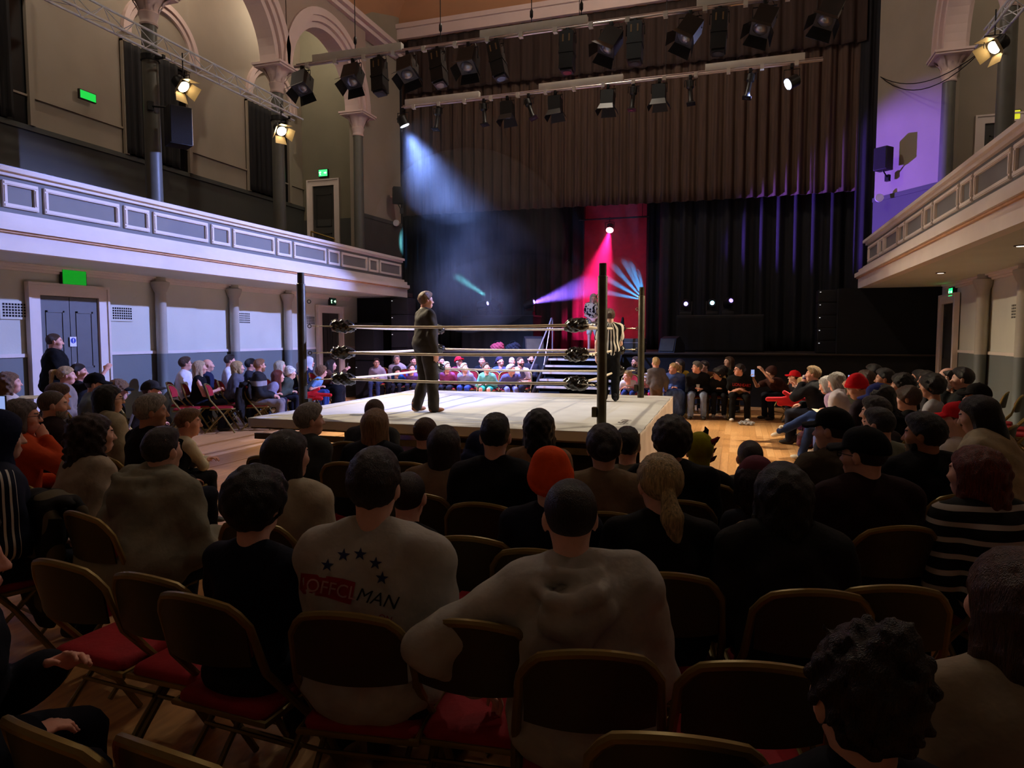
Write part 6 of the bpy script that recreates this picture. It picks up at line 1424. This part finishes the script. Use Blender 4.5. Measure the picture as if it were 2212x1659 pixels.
# jacket slung over a chair, fluffy coat over another
def slung(u, v, f, h, rgb, label, w=.46, hgt=.62, m=None):
    p = on(u, v, f=f); o = empty('slung_jacket', (p.x, p.y, 0), R(-h), label, 'jacket'); ph = RNG.uniform(0, 6)
    pr = [el((0, -.29, .66), (w / 2, .055, .22), 0), el((0, -.28, .45), (w / 2 * .9, .05, .25), .05), el((0, -.22, .86), (w / 2 * .9, .07, .04), .05), el((.1, -.14, .72), (.1, .04, .14), .04), el((-.1, -.14, .72), (.1, .04, .14), .04)]
    ff = field(pr); V, Q = sdf_mesh(lambda q: ff(q) + wrinkle(q, .012, ph), (-.4, -.45, .1), (.4, 0, 1), .018); link('jacket_body', np_mesh('jacket', V, Q), m or cloth(rgb), o)
    for g in (-1, 1):
        b = MB(); b.tube([(g * w * .42, -.30, .80), (g * w * .48, -.33, .62), (g * w * .42, -.31, .40)], [.05, .055, .045], 10); b.build('sleeve', m or cloth(rgb), o)
l = PEOPLE[0]['loc']
slung(560, 900, 12.55, 60, (28, 26, 26), 'dark jacket hanging behind the man in banded fleece'); slung(205, 1100, 3.75, 14, (0, 0, 0), 'dark fluffy check coat hung behind the woman with long dark curls', .52, .7, pattern_mat('fluffy_check', (22, 21, 20), (92, 84, 66), lambda m, x, y, z, tc, N, L: m('MULTIPLY', m('SINE', m('MULTIPLY', x, 24.0)), m('SINE', m('MULTIPLY', z, 22.0))), fac=.35))

# ------------------------------------------------------------------ small things people hold
def phone(p, d, up, label, lit=None, cat='phone'):
    o = empty('phone', p, 0, label, cat); d = Vector(d).normalized(); m = d.to_track_quat('Y', 'Z').to_matrix().to_4x4()
    b = MB(); b.box((-.037, -.005, -.075), (.037, .005, .075), m); b.build('case', mat('phone_case', (20, 20, 22), .35), o)
    MB().box((-.034, -.0062, -.071), (.034, -.005, .071), m).build('screen', emis('phone_screen_%s' % label[:5], lit or (90, 110, 160), 1.2 if lit else .3), o); return o
def hand_at(p, g): return p['hand'][g]
h_ = hand_at(phoneman, 1); phone(h_[0] + Vector((0, 0, .07)), (-.3, 1, 0), None, 'phone filming the stage in the hand of the man in knitted cap', (120, 140, 190))
h_ = hand_at(selfie, 1); phone(h_[0] + Vector((0, 0, .06)), (1, .4, 0), None, 'pale phone held up by the brunette woman', (220, 220, 235))
for p in PEOPLE:
    if p['root']['label'].startswith('man holding a phone'): h_ = hand_at(p, 1); phone(h_[0] + Vector((0, 0, .05)), (-.9, .3, 0), None, 'glowing phone before the face of the man on the right', (150, 160, 220))
p = on(2, 880, f=4.35); phone(p, (-.2, 1, 0), None, 'phone showing a bright picture at the left edge', (230, 120, 100))
CUPM = mat('paper_cup', (230, 228, 232), .5, var=.03)
def cup(p, label, r=.037, h=.105, m=CUPM, tilt=None):
    o = empty('drink_cup', p, 0, label, 'cup'); mt = Matrix.Rotation(R(tilt or 0), 4, 'Y')
    MB().lathe([(r * .72, -h / 2), (r, h / 2), (r * 1.06, h / 2), (r * 1.06, h / 2 + .006), (r * .96, h / 2 + .006), (r * .94, h / 2 - .01)], 18, mt).build('cup_body', m, o)
    MB().lathe([(r * .93, h / 2 - .014), (r * .93, h / 2 - .010)], 18, mt).build('drink', mat('cola', (60, 34, 20), .2), o)
cup(hand_at(cup2, 1)[0] + Vector((0, 0, .04)), 'clear plastic cup held by the man in pale jeans', m=mat('plastic_cup', (196, 198, 204), .25)); cup(hand_at(cupman, 1)[0] + Vector((-.02, 0, .05)), 'white cup at the lips of the man in dark jacket', tilt=-35)
cup(on(1545, 885, f=14.6) * 1.0, 'paper cup on the floor beneath the seats at right') if False else None
pc_ = on(1512, 888, z=.055); cup(Vector((pc_.x, pc_.y, .055)), 'pale paper cup standing on the floor under the black sweater')
def can(p, label):
    o = empty('drink_can', p, 0, label, 'can'); MB().lathe([(.024, -.06), (.033, -.052), (.033, .045), (.027, .058), (.025, .06)], 18).build('can_body', mat('can_paint', (206, 200, 216), .35, metal=.3, var=.5, vscale=40), o); MB().lathe([(.0335, -.02), (.0335, .02)], 18).build('label_band', mat('can_band', (60, 50, 130), .4), o)
can(hand_at(canman, -1)[0] + Vector((0, 0, .03)), 'drink can in the hand of the fair grey-haired man')
def foam_hand(p, rz, rgb, label, sc=1.0):
    o = empty('foam_hand', p, rz, label, 'foam hand'); o.rotation_euler = (R(-6), R(72), rz); pr = [el((0, 0, 0), (.10, .16, .035), 0), rc((-.03, .12, 0), (-.03, .38, 0), .040, .036, k=.03), rc((.04, .10, 0), (.05, .20, 0), .040, k=.02), rc((-.08, .02, 0), (-.15, .12, 0), .034, k=.02), rc((0, -.12, 0), (0, -.20, 0), .07, k=.03)]
    ff = field(pr); V, Q = sdf_mesh(lambda q: smax(ff(q), np.abs(q[:, 2]) - .03, .012), (-.25, -.32, -.06), (.2, .48, .06), .012); q = link('foam_palm', np_mesh('foam', V * sc, Q), mat('foam_%d' % rgb[0], rgb, .75, var=.05), o)
    MB().tube([(.0, -.05, .031 * sc), (.02, .06, .031 * sc), (.0, .10, .031 * sc)], .004, 5).build('printed_line', mat('foam_dark', (140, 20, 40), .8), o); return o
h_ = on(1712, 866, f=11.2); foam_hand(h_, R(78), (226, 40, 62), 'bright red foam hand pointing left over the open floor'); h_ = on(640 + 34, 855, f=14.2); foam_hand(h_, R(-80), (214, 24, 40), 'red foam hand pointing right beside the left post'); h_ = on(1402, 862, f=14.9); foam_hand(h_, R(160), (236, 70, 140), 'pink foam hand low beside the back right post', .9)
def sheet(p, rot, rgb, label, name='leaflet', size=(.21, .15), cat='paper'):
    o = MB().box((-size[0] / 2, -size[1] / 2, -.0015), (size[0] / 2, size[1] / 2, .0015)).build(name, mat('paper_%02x%02x%02x' % rgb, rgb, .7, var=.25, vscale=18), None, p, rot); tag(o, label, cat); return o
jl = jeans['wp'](A(.0, .40, .69)); sheet(jl, (R(12), R(6), R(20)), (222, 216, 196), 'printed programme lying on the knee of the jeans wearer', 'programme')
p = on(285, 902, f=8.3); o = sheet(p, (R(70), 0, R(-40)), (190, 200, 236), 'white and blue placard on the lap of the child in visor', 'placard', (.34, .24), 'sign'); text('RESERVE', .055, mat('print_dark', (40, 44, 60), .8), o, (0, .06, .003), (0, 0, 0))
p = on(62, 858, f=8.0); sheet(p, (R(10), 0, R(30)), (216, 200, 150), 'cream paper resting on the empty red chair at left')
def handbag(u, v, rgb, label, spots=True):
    p = on(u, v, z=0); o = empty('handbag', (p.x, p.y, 0), R(20), label, 'bag'); pr = [el((0, 0, .15), (.20, .10, .15), 0), el((0, 0, .06), (.19, .11, .06), .03)]; ff = field(pr)
    V, Q = sdf_mesh(lambda q: smax(ff(q) + wrinkle(q, .008, 1), -q[:, 2], .004), (-.3, -.2, -.04), (.3, .2, .35), .014); m_ = mat('bag_floral', rgb, .6, var=.9, vscale=26) if spots else cloth(rgb)
    link('bag_body', np_mesh('bag', V, Q), m_, o); MB().tube([(-.12, 0, .27), (-.09, 0, .42), (.09, 0, .42), (.12, 0, .27)], .010, 6).build('strap', cloth((40, 20, 28)), o); return o
handbag(1748, 968, (76, 26, 46), 'maroon floral handbag on the floor beside the jeans wearer'); handbag(1742, 930, (96, 60, 130), 'violet bag tucked under the right front seats', False)
pl = on(1612, 918, z=0); o = empty('plastic_bag', (pl.x, pl.y, 0), 0, 'crumpled clear plastic bag on the floor under the lettered t-shirt', 'bag'); ff = field([el((0, 0, .03), (.15, .10, .045), 0)]); V, Q = sdf_mesh(lambda q: smax(ff(q) + wrinkle(q * 2, .02, 2), -q[:, 2], .003), (-.25, -.2, -.03), (.25, .2, .14), .012); link('film', np_mesh('film', V, Q), mat('plastic_film', (170, 170, 172), .25, var=.4, vscale=30), o)
# ------------------------------------------------------------------ wall fittings
def exit_sign(p, rz, w, h, rgb, em, label, mark=True):
    o = empty('exit_sign', p, rz, label, 'exit sign'); MB().bbox((-w / 2, -.03, -h / 2), (w / 2, .03, h / 2), .008).build('housing', mat('sign_housing', (16, 20, 16), .5), o)
    f_ = MB().box((-w / 2 + .018, -.036, -h / 2 + .02), (w / 2 - .018, -.030, h / 2 - .02)).build('sign_face', emis('exit_%d' % int(em * 10 + rgb[0]), rgb, em), o)
    if mark:
        mm = emis('exit_mark', (190, 255, 200), em * 1.3); b = MB(); s_ = h * .32
        b.prism([(-.05 * 1 + a * s_, q * s_) for a, q in ((-.1, -.9), (.1, -.5), (.3, -.9), (.5, -.9), (.25, -.2), (.3, .3), (.7, .2), (.7, .4), (.2, .6), (-.2, .5), (-.5, .1), (-.3, 0), (-.1, .2), (-.1, -.3))], -.038, -.037, lambda a, z, d: Vector((a - w * .18, d, z)))
        b.prism([(w * .10, -.02), (w * .30, -.02), (w * .30, -.045), (w * .38, 0), (w * .30, .045), (w * .30, .02), (w * .10, .02)], -.038, -.037, lambda a, z, d: Vector((a, d, z))); b.build('running_figure', mm, f_)
    return o
p = on(158, 600, x=XL + .06); exit_sign(p, R(90), .46, .27, (4, 150, 30), .62, 'glowing green exit sign over the left double door', False)
p = on(188, 208, x=UL + .12); exit_sign(p, R(90), .40, .20, (10, 180, 60), 1.0, 'glowing green exit sign on the upper gallery wall', False)
p = on(699, 374, y=YE - .06); exit_sign(p, 0, .34, .24, (60, 200, 110), 1.5, 'white and green exit sign above the gallery end door')
p = on(718, 651, x=XL + .06); exit_sign(p, R(90), .30, .2, (20, 60, 46), .15, 'dark unlit exit sign above the far left door')
p = on(2057, 631, x=XR - .06); exit_sign(p, R(-90), .30, .2, (30, 220, 110), 1.8, 'green exit sign above the right-hand door')
p = on(2188, 249, y=YE - .035); exit_sign(p, 0, .30, .24, (190, 190, 40), .9, 'yellowish exit sign behind the right gallery columns', False)
def vent(u, v, X, s, w, h, label):
    p = on(u, v, x=X + s * .015); o = empty('wall_vent', p, 0, label, 'vent', 'plaster wall vents'); MB().box((-.012, -w / 2 - .03, -h / 2 - .03), (.012, w / 2 + .03, h / 2 + .03)).build('plate', PAINT, o)
    n1, n2 = 9, 5; hole = MB().box((-.016, -w / n1 * .33, -h / n2 * .34), (.016, w / n1 * .33, h / n2 * .34)).mesh('hole'); dk = mat('vent_hole', (10, 10, 11), .9)
    for i in range(n1):
        for j in range(n2): link('vent_hole', hole, dk, o, (0, -w / 2 + (i + .5) * w / n1, -h / 2 + (j + .5) * h / n2))
    return o
vent(33, 670, XL, 1, .42, .22, 'pierced plaster vent left of the double door'); vent(263, 677, XL, 1, .42, .22, 'pierced plaster vent right of the double door'); vent(526, 687, XL, 1, .40, .24, 'pierced plaster vent on the middle pier of the left wall'); vent(670, 692, XL, 1, .36, .2, 'pierced plaster vent beside the far left door'); vent(2197, 672, XR, -1, .4, .24, 'pierced plaster vent on the right wall')
p = on(158, 738, x=XL + .075); o = empty('door_sign', p, R(90), 'small blue and white fire door notice on the left double door', 'sign'); MB().box((-.06, -.004, -.08), (.06, .004, .08)).build('plate', mat('sign_white', (230, 232, 240), .5), o)
MB().lathe([(.046, 0), (.046, .003)], 20, Matrix.Translation((0, -.004, .018)) @ Matrix.Rotation(R(90), 4, 'X')).build('blue_disc', mat('sign_blue', (30, 60, 180), .5), o); b = MB().box((-.008, -.009, .008), (.008, -.0075, .05)); b.box((-.008, -.009, -.014), (.008, -.0075, .0)); b.box((-.04, -.0065, -.062), (.04, -.005, -.045)); b.build('exclamation_mark', mat('sign_white', (230, 232, 240), .5), o)
for (u, v, lb) in ((2032, 589, 'small round downlight in the right soffit near the stage'), (2206, 530, 'small round downlight in the right soffit near the edge')):
    p = on(u, v, z=2.83); o = empty('downlight', (p.x, p.y, 2.83), 0, lb, 'light'); MB().lathe([(.075, -.012), (.08, -.004), (.08, 0)], 18).build('bezel', IRON, o); MB().lathe([(.05, -.014), (.05, -.011)], 16).build('lamp_glass', emis('downlight_glow', (255, 225, 210), 2.0), o)
p = on(1899, 428, y=19.9); o = empty('round_wall_lamp', p, 0, 'white round bulkhead fitting right of the stage opening', 'light'); MB().lathe([(.02, -.06), (.07, -.05), (.10, 0), (.10, .06)], 16, Matrix.Rotation(R(90), 4, 'X')).build('dome', mat('dome_white', (226, 222, 226), .5), o)
p = on(857, 482, y=20.0); o = empty('round_wall_lamp', p, 0, 'white round bulkhead fitting left of the stage opening', 'light'); MB().lathe([(.02, -.06), (.07, -.05), (.10, 0), (.10, .06)], 16, Matrix.Rotation(R(90), 4, 'X')).build('dome', mat('dome_white', (226, 222, 226), .5), o)
# gallery door handrail and slack cables on the right
a_, b_ = on(672, 500, y=17.9), on(722, 516, y=17.9); o = empty('gallery_handrail', a_, 0, 'short brass handrail before the gallery end door', 'handrail'); d = b_ - a_
b = MB().tube([(0, 0, 0), d], .025, 8); b.tube([(0, 0, 0), (0, 0, -.5)], .02, 8); b.tube([d, d - Vector((0, 0, .5))], .02, 8); b.build('rail', mat('brass', (170, 140, 80), .3, metal=.8), o)
a_, b_ = on(1902, 166, y=20.3), on(2120, 110, x=4.1)
for k, dz in ((0, .35), (1, .5)):
    o = empty('slack_cable', a_, 0, ('upper' if k == 0 else 'lower') + ' slack black cable strung from the stage to the right truss', 'cable'); d = b_ - a_
    MB().tube([d * t - Vector((0, 0, dz * 4 * t * (1 - t))) for t in np.linspace(0, 1, 13)], .010, 5).build('wire', CABLE, o)
for u0, u1, lb in ((60, 150, 'strip of red gallery seating above the rail at far left'), (190, 330, 'strip of red gallery seating above the rail beside the first column')):
    y0, y1 = on(u0, 400, x=BL - .6).y, on(u1, 420, x=BL - .6).y; o = empty('gallery_bench', (BL - .75, (y0 + y1) / 2, 3.02), 0, lb, 'bench'); MB().bbox((-.06, -(y1 - y0) / 2, .35), (.06, (y1 - y0) / 2, 1.02), .03).build('backrest', REDV, o); MB().bbox((-.5, -(y1 - y0) / 2, .33), (-.0, (y1 - y0) / 2, .42), .03).build('seat', REDV, o)
    MB().box((-.4, -(y1 - y0) / 2 + .05, 0), (-.05, (y1 - y0) / 2 - .05, .34)).build('plinth', DARKD, o)
# ------------------------------------------------------------------ lamps that carry the lights
led_par(1710, 178, YB2, AIM_LR, (190, 200, 255), 60, 'bright white-blue round lamp at the right end of the rear bar')
led_par(871, 264, YB2, AIM_LL, (200, 215, 255), 60, 'glaring white-blue round lamp at the left end of the rear bar')
flood(W1, AIM_R, 'glowing warm flood lamp with barn doors below the truss end'); flood(W2, AIM_R, 'glowing warm flood lamp on the first gallery column'); flood(W3, AIM_R, 'glowing warm flood lamp above the right gallery')
for k, yy, z, rgb, em, lb in (((1066, 650), 19.4, rz1, (190, 245, 255), 14, 'moving light throwing a cyan beam from the left riser'), ((1036, 660), 19.4, rz1, (150, 130, 255), 5, 'moving light with a thin violet beam at the left end of the left riser'), ((1137, 655), 19.4, rz1, (150, 130, 255), 5, 'moving light aimed up to the right from the left riser'),
        ((1480, 664), 19.4, rz2, (150, 130, 255), 3, 'moving light with violet lens at the left end of the right riser'), ((1537, 643), 19.4, rz2, (150, 225, 255), 8, 'moving light with glaring white lens amid the right riser'), ((1572, 655), 19.4, rz2, (140, 120, 255), 3, 'tilted moving light at the right side of the right riser')):
    moving_head(k[0], yy, z, MHA[k], rgb, em, lb)
o = empty('red_lamp', REDP, 0, 'glowing red stage lamp hung above the red gap', 'stage light')
d = (on(1300, 640, y=20.2) - REDP).normalized(); m = d.to_track_quat('Z', 'Y').to_matrix().to_4x4()
hd = MB().lathe([(.06, -.26), (.11, -.22), (.115, -.02)], 18, m).build('housing', IRON, o); MB().lathe([(.112, -.022), (.112, -.012)], 18, m).build('lens', emis('lens_red', (255, 120, 140), 30), hd)
MB().tube([(-.14, 0, 0), (-.14, 0, .25), (0, 0, .27), (.14, 0, .25), (.14, 0, 0)], .01, 6).build('yoke', IRON, o); MB().tube([(0, 0, .26), (0, 0, .42)], .012, 6).build('clamp', IRON, o)
bt = on(1325, 476, y=21.9); o = empty('short_lighting_bar', (bt.x, 21.9, bt.z + .06), 0, 'short dark bar with the red lamp above the stage gap', 'lighting bar'); MB().tube([(-1.1, 0, 0), (1.1, 0, 0)], .025, 8).build('tube', IRON, o)
for x in (-.9, .9): MB().tube([(x, 0, 0), (x, 0, 12.9 - o.location.z)], .008, 6).build('suspension_wire', CABLE, o)
# ------------------------------------------------------------------ stage haze: theatrical smoke, real scattering volume
def haze(name, lo, hi, dens, label, noise=0.0, scale=.6, rgb=(1, 1, 1), ell=False):
    if ell:
        c = [(lo[i] + hi[i]) / 2 for i in range(3)]; r = [(hi[i] - lo[i]) / 2 for i in range(3)]
        bm = bmesh.new(); bmesh.ops.create_icosphere(bm, subdivisions=3, radius=1.0, matrix=Matrix.Translation(c) @ Matrix.Diagonal((*r, 1))); me = bpy.data.meshes.new(name); bm.to_mesh(me); bm.free(); o = link(name, me, None)
    else: o = MB().box(lo, hi).build(name, None)
    m = bpy.data.materials.new(name); m.use_nodes = True; nt = m.node_tree; nt.nodes.clear(); out = nt.nodes.new('ShaderNodeOutputMaterial'); v = nt.nodes.new('ShaderNodeVolumeScatter')
    v.inputs['Color'].default_value = (*rgb, 1); v.inputs['Density'].default_value = dens; v.inputs['Anisotropy'].default_value = .35
    if noise:
        tc = nt.nodes.new('ShaderNodeTexCoord'); nz = nt.nodes.new('ShaderNodeTexNoise'); nz.inputs['Scale'].default_value = scale; nz.inputs['Detail'].default_value = 3
        mr = nt.nodes.new('ShaderNodeMapRange'); mr.inputs[1].default_value = .42; mr.inputs[2].default_value = .72; mr.inputs[3].default_value = dens * (1 - noise); mr.inputs[4].default_value = dens * (1 + noise)
        nt.links.new(tc.outputs['Object'], nz.inputs['Vector']); nt.links.new(nz.outputs['Fac'], mr.inputs[0]); nt.links.new(mr.outputs[0], v.inputs['Density'])
    nt.links.new(v.outputs[0], out.inputs['Volume']); o.data.materials.clear(); o.data.materials.append(m)
    tag(o, label, 'haze', kind='stuff'); return o
haze('stage_haze', (-9.9, 15.6, 1.8), (-4.4, 20.2, 6.8), .065, 'blue-lit drifting smoke over the left side of the stage', noise=1.0, scale=.42, ell=True)
haze('lamp_haze', (-8.2, 14.0, 4.4), (-5.2, 17.2, 7.4), .020, 'smoke curling below the left blue lamp', noise=.8, scale=.8, ell=True)
x0, x1 = on(1262, 600, y=22).x, on(1396, 600, y=22).x
haze('gap_haze', (x0 - .3, 21.5, SZ + .3), (x1, 23.3, 6.0), .05, 'thin smoke in the red light of the stage gap')
c = on(1352, 622, y=21.2); haze('blue_smoke', (c.x - .85, 20.75, c.z - .95), (c.x + .62, 21.45, c.z + .95), .75, 'thick blue-lit smoke puff right of the stairs', noise=.45, scale=1.6, ell=True)
c = on(1120, 630, y=19.5); haze('beam_smoke', (c.x - 2.9, 19.1, c.z - 1.15), (c.x + 2.4, 20.5, c.z + 1.15), .08, 'smoke catching the cyan and violet beams over the left riser', noise=.5, scale=1.2, ell=True)
